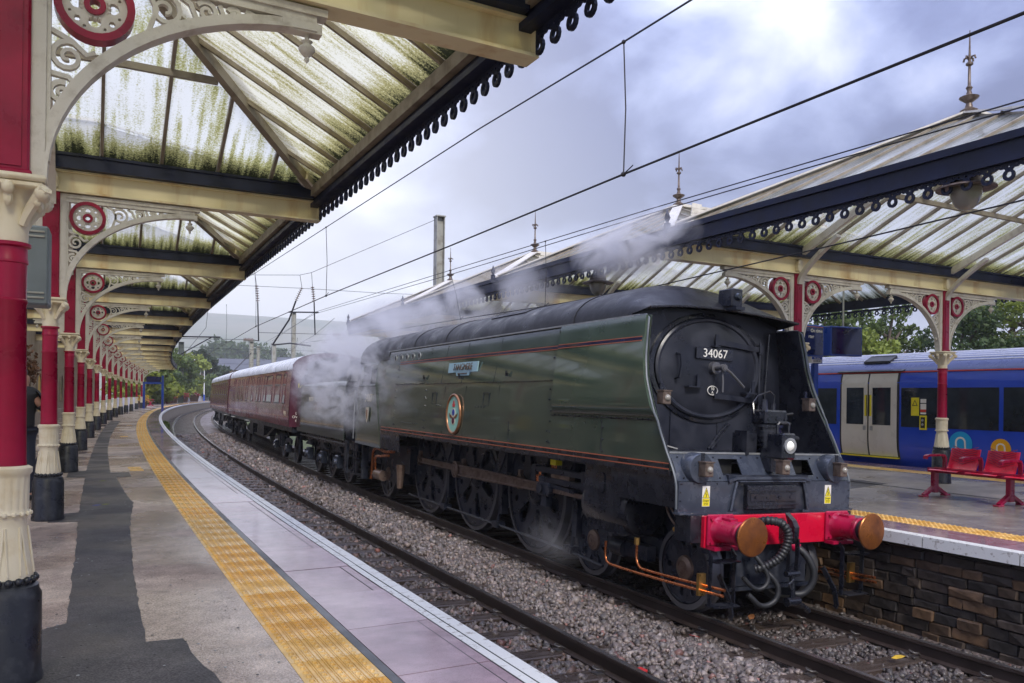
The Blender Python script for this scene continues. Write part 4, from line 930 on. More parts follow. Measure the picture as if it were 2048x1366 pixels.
# roof of the casing and the cowl over the smokebox
def roof_pt(a, s):
    x = -1.172*cos(a); z = 3.345+.555*sin(a)**.88
    lip = 1.30
    if s < lip:
        t = (lip-s)/.98; e = t*t*(1.15-.15*t); zl = 3.44+.10*(1-(x/1.172)**2); z = z*(1-e)+zl*e if s < lip else z
    return x, z
NA = 24; st = [1/3*0+.32, .42, .55, .7, .85, 1.0, 1.15, 1.3, 1.6, 2.0]+list(np.arange(2.5, 9.91, .5))+[9.93]
b = MB(); vs = []
for th in (0, .02):
    for s in st:
        for i in range(NA+1):
            a = PI*i/NA; x, zz = roof_pt(a, s); s2 = s
            if s < 1.3: s2 = s+(.16*(1-(x/1.172)**2))*(1.3-s)/.98
            vs.append((x*(1-th/1.2), s2, zz-th))
n = NA+1; k = n*len(st); fs = []
for j in range(len(st)-1):
    for i in range(NA): a = j*n+i; fs += [(a, a+1, a+n+1, a+n), (k+a, k+a+n, k+a+n+1, k+a+1)]
for j in (0, len(st)-1): fs += [(j*n+i, j*n+i+1, k+j*n+i+1, k+j*n+i) for i in range(NA)]
b.add(vs, fs); b.build('casing_roof', 'roof_black', loco, smooth=50)
b = MB(); b.tube([(vs[i][0], vs[i][1], vs[i][2]-.01) for i in range(NA+1)], .016, 6); b.build('cowl_lip', 'loco_black', loco, smooth=60)
for s0, s1, h in ((3.9, 5.15, .012), (2.02, 2.10, .008), (6.6, 6.66, .008), (8.3, 8.36, .008)):
    b = MB(); v2 = []
    i0, i1 = (5, 13) if s1-s0 > .5 else (0, NA)
    for s in (s0, s1):
        for o in (h, -.01):
            for i in range(i0, i1+1): x, zz = roof_pt(PI*i/NA, s); v2.append((x*(1+o/1.2), s, zz+o))
    m_ = i1-i0+1
    f2 = []
    for i in range(m_-1): f2 += [(i, i+1, 2*m_+i+1, 2*m_+i), (i, i+1, m_+i+1, m_+i), (2*m_+i, 2*m_+i+1, 3*m_+i+1, 3*m_+i)]
    f2 += [(0, 2*m_, 3*m_, m_), (m_-1, 3*m_-1, 4*m_-1, 2*m_-1)]
    b.add(v2, f2); b.build('roof_hatch' if s1-s0 > .5 else 'roof_strap', 'roof_black', loco, smooth=40)
b = MB(); b.bbox(.08, .26, .36, .62, 3.56, 3.79, .015); tl = b.build('top_lamp', 'loco_black', loco); b = MB(); b.lathe([(.001, -.05), (.035, -.045), (.05, -.02), (.052, 0)], 14, (.17, .36, 3.69), ax='y'); b.build('lens', 'glass_dark', tl, smooth=50)
b = MB(); b.box(.1, .24, .30, .5, 3.52, 3.56); b.build('lamp_iron', 'loco_black', loco)
# smokebox front, door and fittings
b = MB(); b.plate([[(-1.27, 1.78), (1.27, 1.78), (1.25, 2.5), (1.17, 3.40), (.8, 3.50), (0, 3.53), (-.8, 3.50), (-1.17, 3.40), (-1.25, 2.5)]], lambda u, v, w_: (u, w_, v), .68, .74); b.build('smokebox_front', 'smokebox', loco)
b = MB(); b.lathe([(1.02, .045), (1.035, .02), (1.035, -.03), (1.0, -.045), (.96, -.04), (.94, -.02), (.75, -.06), (.5, -.085), (.25, -.098), (.001, -.10)], 44)
b.v = [(x*.81, .66+z, 2.80+y*.615) for x, y, z in b.v]; door = b.build('smokebox_door', 'smokebox', loco, smooth=30)
b = MB(); b.lathe([(1.12, .05), (1.12, -.005), (1.05, -.012), (1.05, .05)], 44); b.v = [(x*.81, .66+z, 2.80+y*.615) for x, y, z in b.v]; b.build('door_ring', 'loco_black', loco, smooth=30)
b = MB(); b.cyl((0, .58, 2.80), (0, .50, 2.80), .085, .075, 16); b.cyl((0, .52, 2.80), (0, .34, 2.80), .035, .03, 10); b.cyl((0, .40, 2.80), (0, .35, 2.80), .045, .045, 10)
b.tube([(0, .36, 2.80), (.10, .35, 2.74), (.31, .34, 2.57)], .016, 6); b.tube([(.02, .42, 2.80), (.03, .41, 2.62), (.03, .41, 2.5)], .013, 6); b.build('dart_handles', 'tyre_steel', door, smooth=40)
b = MB(); b.bbox(-.29, .29, .535, .56, 2.90, 3.05, .006); npl = b.build('number_plate', 'loco_black', door); text('34067', .15, 'letter_white', npl, (0, .532, 2.974), (PI/2, 0, 0), .003, sx=1.05)
b = MB(); b.tube([(.08*cos(t), .56, 2.52+.055*sin(t)) for t in np.linspace(0, 2*PI, 21)[:-1]], .006, 5, closed=True); b.build('shed_plate', 'letter_white', door); text('10', .055, 'letter_white', door, (0, .56, 2.54), (PI/2, 0, 0), .002); text('A', .045, 'letter_white', door, (0, .56, 2.495), (PI/2, 0, 0), .002)
for z0 in (3.11, 2.44):
    b = MB(); b.ribbon([(.02, .545, z0+.015), (.3, .55, z0), (.55, .575, z0-.015), (.72, .62, z0-.02), (.90, .635, z0-.02)], .065, .018, (0, 1, 0)); b.build('door_hinge', 'smokebox', door)
b = MB(); b.cyl((.83, .63, 2.25), (.83, .63, 3.18), .018, .018, 8); b.box(.80, .86, .60, .66, 2.38, 2.5); b.box(.80, .86, .60, .66, 3.03, 3.15); b.build('hinge_post', 'smokebox', door)
b = MB(); b.tube([(-.55, .6, 2.95), (-.55, .52, 2.93), (-.54, .51, 2.8), (-.56, .52, 2.66), (-.56, .6, 2.64)], .017, 6); b.build('grab_handle', 'smokebox', door, smooth=50)
for q in ((-.42, -.2, 2.545, -.27), (-.04, .06, 3.06, .0), (.5, .68, 2.505, .62)): b = MB(); b.box(q[0], q[1], .50, .60, q[2], q[2]+.015); b.box(q[3], q[3]+.05, .53, .545, q[2]+.01, q[2]+.16); b.build('lamp_iron', 'smokebox', door)
b = MB()
for x0 in (-.55, .2): b.bar((x0, .676, 1.80), (x0, .676, 2.28), .012, .008, (0, 1, 0))
b.bar((-.55, .676, 2.28), (.2, .676, 2.28), .012, .008, (0, 1, 0)); b.tube([(.95, .66, 1.9), (.95, .64, 2.6), (.97, .62, 3.3)], .012, 6); b.build('front_seams', 'loco_black', loco)
for p in ([(-1.22, .55, 2.05), (-1.0, .35, 1.86), (-.8, .2, 1.80)], [(.2, .5, 2.12), (-.1, .35, 1.95), (-.35, .2, 1.81)], [(.24, .5, 2.10), (-.06, .35, 1.93), (-.31, .2, 1.81)]):
    b = MB(); b.tube(p, .016, 6); b.build('handrail', 'loco_black', loco, smooth=50)
# front deck, sloping apron with openings, skirt and recess
b = MB(); b.box(-1.29, 1.29, -.262, .70, 1.765, 1.783); b.box(-1.27, 1.27, -.10, .1, 1.784, 1.80); b.build('front_deck', 'loco_black', loco)
ap = MB(); h1 = [(-.64, .07), (-.36, .07), (-.36, .27), (-.64, .27)]; h2 = [(.46, .07), (.74, .07), (.74, .27), (.46, .27)]
ap.plate([[(-1.292, .0), (1.292, .0), (1.292, .338), (-1.292, .338)], h1, h2], lambda u, v, w_: (u, -.43+v*.497-w_*.86, 1.49+v*.868+w_*.5), -.006, .008); ap.build('apron', 'deck_grey', loco)
b = MB(); b.bar((-1.29, -.265, 1.79), (1.29, -.265, 1.79), .03, .02); b.build('deck_edge', 'galv', loco)
for x in (-.5, .6):
    b = MB(); b.box(x-.16, x+.16, -.20, .1, 1.50, 1.74); b.build('apron_dark_fill', 'print_black', loco)  # solid black boxes paint in the dark interior behind the openings
b = MB()
for x in (-.9, -.7, -.3, -.05, .42, .78, 1.05, -1.2, 1.2):
    for v in (.04, .29): b.ball((x, -.43+v*.497-.012, 1.49+v*.868+.004), .011, 4)
for x in np.arange(-1.25, -.6, .16): b.ball((x, -.46, 1.47), .009, 4)
for z in np.arange(1.2, 1.48, .09): b.ball((-1.27, -.465, z), .009, 4); b.ball((1.27, -.465, z), .009, 4)
b.build('bolt_heads', 'loco_black', loco, kind='stuff')
for sg in (-1, 1):
    b = MB(); b.plate([[(sg*1.288, 1.165), (sg*.60, 1.165), (sg*.50, 1.49), (sg*1.288, 1.49)]], lambda u, v, w_: (u, w_, v), -.458, -.43); b.box(*sorted((sg*1.275, sg*1.291)), -.455, -.40, 1.165, 1.485); sk = b.build('skirt_plate', 'deck_grey', loco)
    b = MB(); b.box(*sorted((sg*.48, sg*1.30)), -.50, -.38, 1.145, 1.165); b.build('skirt_lip', 'deck_grey', loco)
    b = MB(); b.plate([[(0, 1.165), (.32, 1.165), (.32, 1.49), (0, 1.49)]], lambda u, v, w_: (sg*((.60 if v < 1.3 else .50)-u*.45+w_), -.45+u, v), 0, .012); b.build('recess_cheek', 'loco_black', loco)
    b = MB(); b.tube([(sg*.50, -.47, 1.49), (sg*.54, -.475, 1.36), (sg*.56, -.475, 1.25), (sg*.58, -.475, 1.17)], .02, 6); b.build('recess_pipe', 'deck_grey', loco, smooth=50)
    # round housing behind each lower lamp
    b = MB(); b.lathe([(.001, -.17), (.155, -.17), (.165, -.155), (.165, 0)], 20, (sg*1.02, -.32, 1.635), ax='y'); b.build('lamp_housing', 'deck_grey', loco, smooth=40)
    b = MB(); b.plate([[(-.052, -.11), (.052, -.11), (.052, .11), (-.052, .11)]], lambda u, v, w_: (sg*.92+u, w_, 1.335+v), -.461, -.4585); sgn_ = b.build('warning_sign', 'letter_white', loco)
    b = MB(); b.plate([[(-.048, -.105), (.048, -.105), (.048, -.025), (-.048, -.025)]], lambda u, v, w_: (sg*.92+u, w_, 1.335+v), -.4625, -.461); b.plate([[(-.045, -.018), (.045, -.018), (0, .092)]], lambda u, v, w_: (sg*.92+u, w_, 1.335+v), -.4625, -.461); b.build('sign_panel', 'sign_yellow', sgn_)
    b = MB(); b.tube([(sg*.92-.045, -.463, 1.317), (sg*.92+.045, -.463, 1.317), (sg*.92, -.463, 1.427)], .0035, 4, closed=True); b.tube([(sg*.92+.005, -.464, 1.40), (sg*.92-.01, -.464, 1.36), (sg*.92+.01, -.464, 1.36), (sg*.92-.002, -.464, 1.325)], .004, 4); b.build('sign_pictogram', 'print_black', sgn_)
    text('Danger', .030, 'print_black', sgn_, (sg*.92, -.4632, 1.288), (PI/2, 0, 0), .0006); text('Overhead\nlive wires', .015, 'print_black', sgn_, (sg*.92, -.4632, 1.253), (PI/2, 0, 0), .0006)
b = MB(); b.box(-.52, .52, -.16, -.12, 1.165, 1.49); b.box(-.50, .50, -.45, -.13, 1.478, 1.492); b.build('recess_back', 'print_black', loco)
b = MB(); b.ribbon([(-.62, -.47, 1.495), (-.50, -.475, 1.53), (.50, -.475, 1.53), (.62, -.47, 1.495)], .03, .03, (0, 1, 0)); b.bar((-.50, -.49, 1.497), (.5, -.49, 1.497), .06, .014); b.build('recess_hood', 'deck_grey', loco)
b = MB(); b.bbox(-.38, .36, -.52, -.2, 1.18, 1.455, .012); b.bar((-.39, -.525, 1.40), (.37, -.525, 1.40), .02, .018); b.bar((-.39, -.525, 1.24), (.37, -.525, 1.24), .02, .018); b.bbox(-.35, .33, -.53, -.515, 1.27, 1.37, .006)
for x in (-.27, -.1, .08, .25): b.cyl((x, -.527, 1.32), (x, -.54, 1.32), .018, .018, 10)
b.build('battery_box', 'loco_black', loco)
def lamp(x, y, z, sg):
    b = MB(); b.bbox(-.055, .055, -.06, .06, -.075, .075, .008); b.box(-.062, .062, -.067, .067, .072, .086); o = b.build('marker_lamp', 'lamp_box', loco, loc=(x, y, z))
    b = MB(); b.lathe([(.001, -.028), (.02, -.024), (.034, -.012), (.038, 0)], 14, (.005, -.06, .0), ax='y'); b.build('lens', 'lamp_glass', o, smooth=60)
    b = MB(); b.box(-.02, .02, .05, .075, -.02, .17); b.build('bracket', 'loco_black', o); return o
for sg in (-1, 1): lamp(sg*1.01, -.55, 1.63, sg); lamp(sg*1.16 if sg < 0 else 1.08, .02, 2.385, sg)
lamp(.02, -.62, 1.66, 1)
b = MB(); b.bbox(-.10, .10, -.13, .13, -.165, .13, .02); b.tube([(-.085, -.02, .12), (-.085, -.02, .22), (-.06, -.02, .245), (.06, -.02, .245), (.085, -.02, .22), (.085, -.02, .12)], .018, 6); hl = b.build('headlight', 'loco_black', loco, loc=(.085, -.52, 1.915))
b = MB(); b.lathe([(.001, -.035), (.038, -.028), (.058, 0)], 18, (.0, -.13, -.01), ax='y'); b.build('lens', 'lamp_lit', hl, smooth=60); b = MB(); b.lathe([(.059, -.006), (.062, -.016), (.088, -.014), (.088, .01)], 18, (.0, -.13, -.01), ax='y'); b.build('lamp_rim', 'galv', hl, smooth=50)
# air pump beside the door
b = MB(); b.cyl((.20, -.20, 1.78), (.20, -.20, 2.10), .145, .145, 18)
for k in range(5): b.cyl((.20, -.20, 1.82+.055*k), (.20, -.20, 1.84+.055*k), .155, .155, 18)
b.cyl((.20, -.20, 2.10), (.20, -.20, 2.13), .17, .17, 18); b.bbox(.03, .37, -.33, -.08, 2.13, 2.30, .02); b.cyl((.0, -.22, 2.22), (.42, -.22, 2.22), .055, .055, 12); b.cyl((.12, -.2, 2.3), (.12, -.2, 2.42), .045, .035, 10); b.cyl((.26, -.2, 2.3), (.26, -.2, 2.38), .03, .03, 8)
for x in (.07, .2, .33): b.cyl((x, -.34, 2.2), (x, -.30, 2.2), .022, .022, 8)
b.tube([(-.02, -.25, 2.2), (-.08, -.25, 2.25), (-.07, -.22, 2.38), (.02, -.2, 2.46), (.2, -.2, 2.52), (.28, -.2, 2.47), (.27, -.2, 2.38)], .009, 6); b.build('air_pump', 'loco_black', loco, smooth=35)
b = MB(); b.tube([(.34, -.2, 2.0), (.5, -.2, 2.0), (.62, -.18, 1.98), (.72, -.15, 1.97)], .032, 8); b.tube([(.38, -.22, 2.24), (.48, -.22, 2.26), (.56, -.22, 2.27)], .014, 6); b.tube([(.38, -.25, 2.16), (.5, -.25, 2.15)], .012, 6); b.build('pump_pipes', 'rubber', loco, smooth=50)
b = MB(); b.box(-.16, -.02, -.25, .0, 1.78, 2.02); b.box(-.22, -.18, -.3, -.1, 1.78, 2.05); b.box(.0, .12, -.46, -.3, 1.60, 1.86); b.build('pump_bracket', 'loco_black', loco)
# buffer beam, buffers, hoses, coupling
b = MB(); b.bbox(-1.06, 1.06, -.62, -.56, .812, 1.145, .006); bm_ = b.build('buffer_beam', 'beam_red', loco)
b = MB(); b.box(-1.2, 1.2, -.56, -.3, .86, 1.145); b.build('beam_back', 'loco_black', loco)
for sg in (-1, 1):
    x = sg*.87; zc = 1.0
    b = MB(); b.bbox(x-.175, x+.175, -.66, -.62, zc-.165, zc+.165, .012); b.lathe([(.15, -.66), (.135, -.68), (.128, -.75), (.122, -.93), (.132, -.945), (.134, -.985), (.125, -.995), (.09, -1.0)], 26, (x, 0, zc), ax='y')
    for q in (-.135, .135):
        for r in (-.125, .125): b.cyl((x+q, -.66, zc+r), (x+q, -.685, zc+r), .022, .022, 6)
    b.box(x-.05, x+.05, -.85, -.72, zc+.118, zc+.14)
    bf = b.build('buffer', 'buffer_red', loco, smooth=35)
    b = MB(); b.lathe([(.115, -.98), (.108, -1.04), (.12, -1.085), (.19, -1.105)], 26, (x, 0, zc), ax='y'); b.build('buffer_shank', 'rubber', bf, smooth=40)
    b = MB(); b.lathe([(.19, -1.10), (.200, -1.112), (.200, -1.122), (.192, -1.13), (.12, -1.142), (.001, -1.148)], 40, (x, 0, zc), ax='y'); b.build('buffer_head', 'buffer_rust', bf, smooth=30)
    # hanging step frame
    b = MB(); x0, x1 = sorted((sg*.80, sg*1.12)); s0 = -.80
    for xx in (x0, x1): b.ribbon([(xx, -.62, .80), (xx, -.76, .80), (xx, s0, .76), (xx, s0, .24)], .05, .012, (1, 0, 0))
    for zz in (.70, .245): b.box(x0, x1, s0-.10, s0+.06, zz, zz+.014)
    b.build('front_step', 'loco_black', loco)
    b = MB(); b.box(x-.16, x+.16, -.75, -.62, zc-.20, zc-.165); b.build('step_hanger', 'buffer_red', loco)
    b = MB(); b.ribbon([(sg*.78, -.55, .5), (sg*.78, -.72, .28), (sg*.78, -.76, .12), (sg*.78, -.74, .08)], .06, .018, (1, 0, 0)); b.build('guard_iron', 'loco_black', loco)
def ribbed(pts, r, n=70):
    P = [Vector(p) for p in pts]; out = []; rr = []
    d = [0]
    for a, c in zip(P[:-1], P[1:]): d.append(d[-1]+(c-a).length)
    for i in range(n+1):
        t = d[-1]*i/n; k = max(j for j in range(len(d)) if d[j] <= t+1e-9); k = min(k, len(P)-2); u = (t-d[k])/(d[k+1]-d[k])
        p0 = P[max(k-1, 0)]; p1 = P[k]; p2 = P[k+1]; p3 = P[min(k+2, len(P)-1)]
        out.append(.5*((2*p1)+(-p0+p2)*u+(2*p0-5*p1+4*p2-p3)*u*u+(-p0+3*p1-3*p2+p3)*u**3)); rr.append(r*(1.1 if (i//2) % 2 else .92))
    return out, rr
def spl(pts, n=24): return ribbed(pts, 1, n)[0]
b = MB(); p, r = ribbed([(-.34, -.66, 1.07), (-.30, -.76, 1.10), (-.20, -.84, 1.08), (-.13, -.87, .98), (-.13, -.86, .85), (-.2, -.82, .70), (-.33, -.74, .60), (-.40, -.68, .57)], .046, 96); b.tube(p, r, 10); b.build('vacuum_hose', 'rubber', loco, smooth=80)
b = MB(); b.cyl((-.36, -.66, .80), (-.36, -.66, 1.08), .045, .045, 12); b.cyl((-.36, -.66, 1.02), (-.36, -.66, 1.05), .056, .056, 12); b.cyl((-.36, -.66, .86), (-.36, -.66, .89), .056, .056, 12); b.ball((-.36, -.66, .80), .047, 7); b.build('vacuum_standpipe', 'buffer_red', loco, smooth=40)
for nm, pts, r in (('air_hose', [(-.44, -.64, .78), (-.40, -.70, .70), (-.33, -.76, .58), (-.30, -.78, .48), (-.34, -.78, .40), (-.43, -.76, .37), (-.52, -.74, .42), (-.60, -.72, .50)], .026),
                   ('steam_heat_hose', [(-.36, -.68, .60), (-.25, -.78, .50), (-.19, -.82, .38), (-.22, -.82, .26), (-.32, -.80, .20), (-.42, -.78, .21), (-.50, -.76, .28), (-.54, -.74, .32)], .030),
                   ('heating_hose', [(.17, -.66, .80), (.24, -.74, .74), (.31, -.80, .62), (.34, -.82, .48), (.31, -.80, .36), (.24, -.76, .28), (.16, -.72, .27)], .040)):
    b = MB(); b.tube(spl(pts), r, 8); b.build(nm, 'rubber', loco, smooth=80)
b = MB(); b.cyl((.15, -.62, .80), (.22, -.72, .77), .055, .05, 12); b.cyl((.10, -.62, .84), (.24, -.62, .84), .02, .02, 6); b.build('hose_valve', 'buffer_red', loco, smooth=40)
b = MB(); b.plate([[(-.09, -.14), (.02, -.16), (.08, -.08), (.085, .03), (.03, .10), (-.10, .17), (-.045, .05), (-.02, -.03), (-.06, -.06), (-.11, -.05)]], lambda u, v, w_: (.03+w_, -.78-u*.8, 1.0+v), -.035, .035); b.bar((.03, -.62, .94), (.03, -.75, .94), .07, .12); hk = b.build('coupling_hook', 'loco_black', loco)
b = MB()
for x in (-.03, .09): b.ribbon([(x, -.80, .90), (x, -.81, .72), (x, -.80, .56), (x, -.79, .50)], .05, .02, (1, 0, 0))
b.cyl((-.06, -.80, .52), (.12, -.80, .52), .035, .035, 10); b.cyl((.03, -.80, .50), (.03, -.82, .22), .03, .03, 10); b.cyl((-.06, -.82, .22), (.12, -.82, .22), .05, .05, 12); b.tube([(.03, -.82, .22), (.2, -.8, .16), (.34, -.76, .08)], .032, 8); b.tube([(.0, -.82, .35), (-.05, -.84, .42), (.02, -.84, .46)], .015, 6); b.build('screw_coupling', 'loco_black', loco, smooth=35)
b = MB(); b.box(-.55, .55, -.5, -.46, .35, .80); b.box(-.6, .6, -.52, .2, .30, .34); b.build('drag_box', 'wheel_black', loco)
# wheels
def wheel(x, s, r, hr, nh, big, small, name, out=1, hubr=.13, tilt=0):
    """disc wheel with punched openings, tread outward"""
    w_ = empty(name, parent=loco, loc=(x, s, r))
    sx = -1 if x < 0 else 1; fx = lambda u, v, w2: (sx*w2, u, v)
    b = MB(); b.lathe([(r-.065, -.0), (r-.065, .005), (r-.005, .0), (r, -.015), (r, -.11), (r+.028, -.125), (r+.026, -.14), (r-.05, -.14), (r-.065, -.12)], 52, ax='x'); b.v = [(sx*p[0], p[1], p[2]) for p in b.v]; b.build('tyre', 'tyre_steel', w_, smooth=35)
    loops = [circ(0, 0, r-.066, 44)]
    for i in range(nh):
        t = 2*PI*i/nh+tilt
        c, s_ = cos(t), sin(t)
        r0, r1, ww = big
        q = arc(r1-ww, 0, ww, -PI/2, PI/2, 5)+arc(r0+ww*.55, 0, ww*.55, PI/2, 1.5*PI, 5)
        loops.append([(u*c-v*s_, u*s_+v*c) for u, v in q])
        if small:
            t2 = t+PI/nh; loops.append(circ(small[0]*cos(t2), small[0]*sin(t2), small[1], 9))
    b = MB(); b.plate(loops, fx, -.075, -.018)
    for l in loops[1:]:
        b.tube([fx(u, v, -.02) for u, v in l], .010 if r > .6 else .007, 5, closed=True)
    b.tube([fx(u, v, -.02) for u, v in circ(0, 0, r-.085, 44)], .016, 5, closed=True); b.build('wheel_disc', 'wheel_black', w_, smooth=35)
    b = MB(); b.lathe([(hubr*1.25, -.02), (hubr*1.15, .01), (hubr*.72, .03), (hubr*.70, .022), (hubr*.2, .022), (hubr*.16, .012), (.001, .012)], 24, ax='x'); b.v = [(sx*p[0], p[1], p[2]) for p in b.v]; b.build('hub', 'motion_steel' if r < .7 else 'wheel_black', w_, smooth=35)
    return w_
WX = .80
for sg in (-1, 1):
    for s in (0, 1.905): wheel(sg*WX, s, .47, .1, 9, (.20, .335, .045), None, 'bogie_wheel', hubr=.115)
    for s, tl_ in ((3.581, .25), (5.829, .3), (8.077, .2)): wheel(sg*WX, s, .94, .1, 6, (.27, .72, .115), (.66, .062), 'driving_wheel', hubr=.17, tilt=tl_)
    wheel(sg*WX, 10.82, .546, .1, 8, (.22, .40, .055), None, 'trailing_wheel', hubr=.13)
b = MB()
for s, z in ((0, .47), (1.905, .47), (3.581, .94), (5.829, .94), (8.077, .94), (10.82, .546)): b.cyl((-.7, s, z), (.7, s, z), .09, .09, 10)
b.build('axles', 'wheel_black', loco)
b = MB(); b.box(-.60, .60, -.45, 11.6, .62, 1.56); b.box(-1.1, 1.1, -.2, 11.7, 1.50, 1.56); b.box(-.52, .52, -.3, 2.3, .40, .70); b.build('frames_light_block', 'wheel_black', loco)  # frames filled in as solid boxes, added as dark backing to block light
for x in (-.62,): 
    b = MB(); b.box(x-.02, x+.02, 2.4, 10.2, .55, 1.55); b.build('frame_plate', 'wheel_black', loco)
# outside cylinder, slide bars, rods
for sg in (-1, 1):
    X = sg*1.05
    b = MB(); b.box(*sorted((sg*.62, sg*1.235)), .62, 1.46, 1.05, 1.55); b.lathe([(.30, .56), (.31, .60), (.31, 1.50), (.29, 1.54)], 24, (sg*.95, 0, 1.04), ax='y'); b.lathe([(.001, .53), (.2, .54), (.29, .56)], 20, (sg*.95, 0, 1.04), ax='y'); b.box(*sorted((sg*.62, sg*1.2)), .64, 1.44, .74, 1.06); cy2 = b.build('cylinder_block', 'loco_black', loco, smooth=35)
    b = MB(); b.plate([rrect(-.4, .4, 1.06, 1.555, .02), rrect(-.07, .06, 1.2, 1.46, .05)], lambda u, v, w_: (sg*(1.245+w_), 1.05+u, v), 0, .012); b.plate([rrect(-.06, .05, 1.21, 1.45, .045)], lambda u, v, w_: (sg*(1.25+w_), 1.05+u, v), 0, .022)
    for u in np.arange(-.36, .40, .09): b.ball((sg*1.258, 1.05+u, 1.08), .008, 4)
    for v in np.arange(1.1, 1.54, .09): b.ball((sg*1.258, .67, v), .008, 4); b.ball((sg*1.258, 1.43, v), .008, 4); b.ball((sg*1.258, 1.18, v), .006, 4); b.ball((sg*1.258, .86, v), .006, 4)
    b.build('cylinder_cover', 'loco_black', cy2, smooth=35)
    b = MB(); zc = 1.06
    b.bar((X, 1.5, zc), (X, 2.85, zc), .055, .055); b.build('piston_rod', 'motion_steel', loco)
    b = MB(); 
    for zz in (1.20, 1.335): b.bar((X, 1.72, zz), (X, 3.15, zz), .09, .075)
    b.box(X-.05, X+.05, 1.66, 1.80, 1.14, 1.40); b.box(X-.05, X+.05, 3.05, 3.17, 1.15, 1.39); b.bar((X, 1.5, 1.30), (X, 1.75, 1.30), .06, .12); b.bar((X, 2.0, 1.10), (X, 2.9, 1.14), .06, .05); b.build('slide_bars', 'wheel_black', loco)
    b = MB(); b.box(X-.045, X+.045, 2.1, 2.6, 1.242, 1.295); b.build('slide_block', 'motion_steel', loco)
    b = MB(); b.bbox(X-.07, X+.07, 2.62, 2.95, .97, 1.16, .02); b.cyl((X-.1, 2.85, 1.07), (X+.1, 2.85, 1.07), .075, .075, 14); b.box(X-.05, X+.05, 2.7, 2.85, .82, 1.0); b.cyl((X-.09, 2.62, 1.06), (X+.09, 2.62, 1.06), .06, .06, 10); b.build('crosshead', 'wheel_black', loco, smooth=35)
    b = MB(); b.bbox(X-.05, X+.05, 2.96, 3.04, 1.15, 1.25, .01); b.cyl((X, 3.0, 1.25), (X, 3.0, 1.29), .02, .02, 8); b.build('oil_cup', 'copper', loco)
    dy, dz = .285, .115
    pins = [(s+dy, .94+dz) for s in (3.581, 5.829, 8.077)]
    Xc = sg*.915
    b = MB()
    for (s0, z0), (s1, z1) in zip(pins[:-1], pins[1:]):
        b.bar((Xc, s0+.1, z0), (Xc, s1-.1, z1), .025, .085); 
        for zz in (-.045, .045): b.bar((Xc-sg*-.014, s0+.1, z0+zz), (Xc-sg*-.014, s1-.1, z1+zz), .045, .018)
    for s, z0 in pins: b.lathe([(.10, -.035), (.115, -.03), (.115, .03), (.10, .035), (.05, .035), (.045, .045), (.001, .045)], 20, (Xc, s, z0), ax='x'); b.lathe([(.10, -.035), (.115, -.03), (.115, .03), (.10, .035), (.05, .035), (.045, -.045), (.001, -.045)], 20, (Xc, s, z0), ax='x'); b.box(Xc-.03, Xc+.03, s-.04, s+.04, z0+.08, z0+.19)
    b.build('coupling_rod', 'motion_steel', loco, smooth=35)
    Xr = sg*1.045; s1, z1 = pins[1]
    b = MB(); b.bar((Xr, 2.9, 1.07), (Xr, s1-.1, z1), .028, .13)
    for q in (-1, 1): b.ribbon([(Xr+sg*.018, 2.95, 1.07+q*.055), (Xr+sg*.018, s1-.15, z1+q*.085)], [.022, .028], .06, (1, 0, 0))
    b.lathe([(.12, -.055), (.15, -.05), (.15, .05), (.12, .055), (.06, .055), (.055, .08), (.001, .08)], 24, (Xr, s1, z1), ax='x'); b.lathe([(.12, -.05), (.15, -.045), (.15, .05), (.10, -.056), (.06, -.055), (.055, -.08), (.001, -.08)], 24, (Xr, s1, z1), ax='x')
    b.build('connecting_rod', 'motion_steel', loco, smooth=35)
    b = MB(); b.tube([(sg*.90, 1.5, .20), (sg*.90, 2.3, .24), (sg*.90, 4.6, .27), (sg*.90, 7.0, .27), (sg*.90, 9.0, .28)], .022, 6)
    for s in (2.35, 4.7, 7.0): b.bar((sg*.86, s, .27), (sg*.84, s-.05, .75), .05, .03); b.box(*sorted((sg*.75, sg*.87)), s-.12, s+.0, .45, .95); b.box(*sorted((sg*.78, sg*.94)), s-.1, s+.1, .22, .32)
    b.build('brake_rigging', 'wheel_black', loco)
    for s in (4.6, 6.85, 2.5): b = MB(); b.box(*sorted((sg*.66, sg*.9)), s-.22, s+.05, 1.15, 1.5); b.bar((sg*.9, s-.1, 1.5), (sg*.9, s+.1, 1.2), .05, .2); b.bar((sg*1.0, s+.3, 1.55), (sg*.9, s+.12, 1.15), .04, .03); b.build('spring_bracket', 'wheel_black', loco)
    b = MB(); b.box(*sorted((sg*.70, sg*.78)), -.35, 2.3, .50, .72); b.box(*sorted((sg*.82, sg*.95)), .5, 1.35, .45, .62); b.cyl((sg*.93, .95, .52), (sg*.93, 1.2, .52), .10, .10, 14); b.build('bogie_frame', 'wheel_black', loco, smooth=35)
    # sanding pipes, hoses from the deck
    b = MB(); b.tube(spl([(sg*1.0, .2, 1.4), (sg*1.02, .05, 1.1), (sg*1.0, -.1, .95), (sg*.95, -.3, .80)]), .016, 6); b.tube(spl([(sg*1.05, .1, 1.4), (sg*1.05, -.05, 1.15), (sg*1.0, -.25, .95)]), .014, 6); b.build('drain_pipes', 'motion_steel', loco, smooth=80)
    for k, (dz, sx) in enumerate(((0, .0), (.055, .02))):
        b = MB(); X = sg*(1.12-sx)
        if k == 0: pts = [(X, 1.12, .60), (X, 1.12, .42), (X, 1.06, .345), (X, .9, .335), (X, .3, .345), (X, -.5, .375), (X, -1.0, .40)]
        else: pts = [(X, .50, .66), (X, .50, .50), (X, .44, .42), (X, .3, .40), (X, -.5, .43), (X, -1.0, .455)]
        b.tube(spl(pts, 40), .0165, 8); b.build('copper_pipe', 'copper', loco, smooth=80)
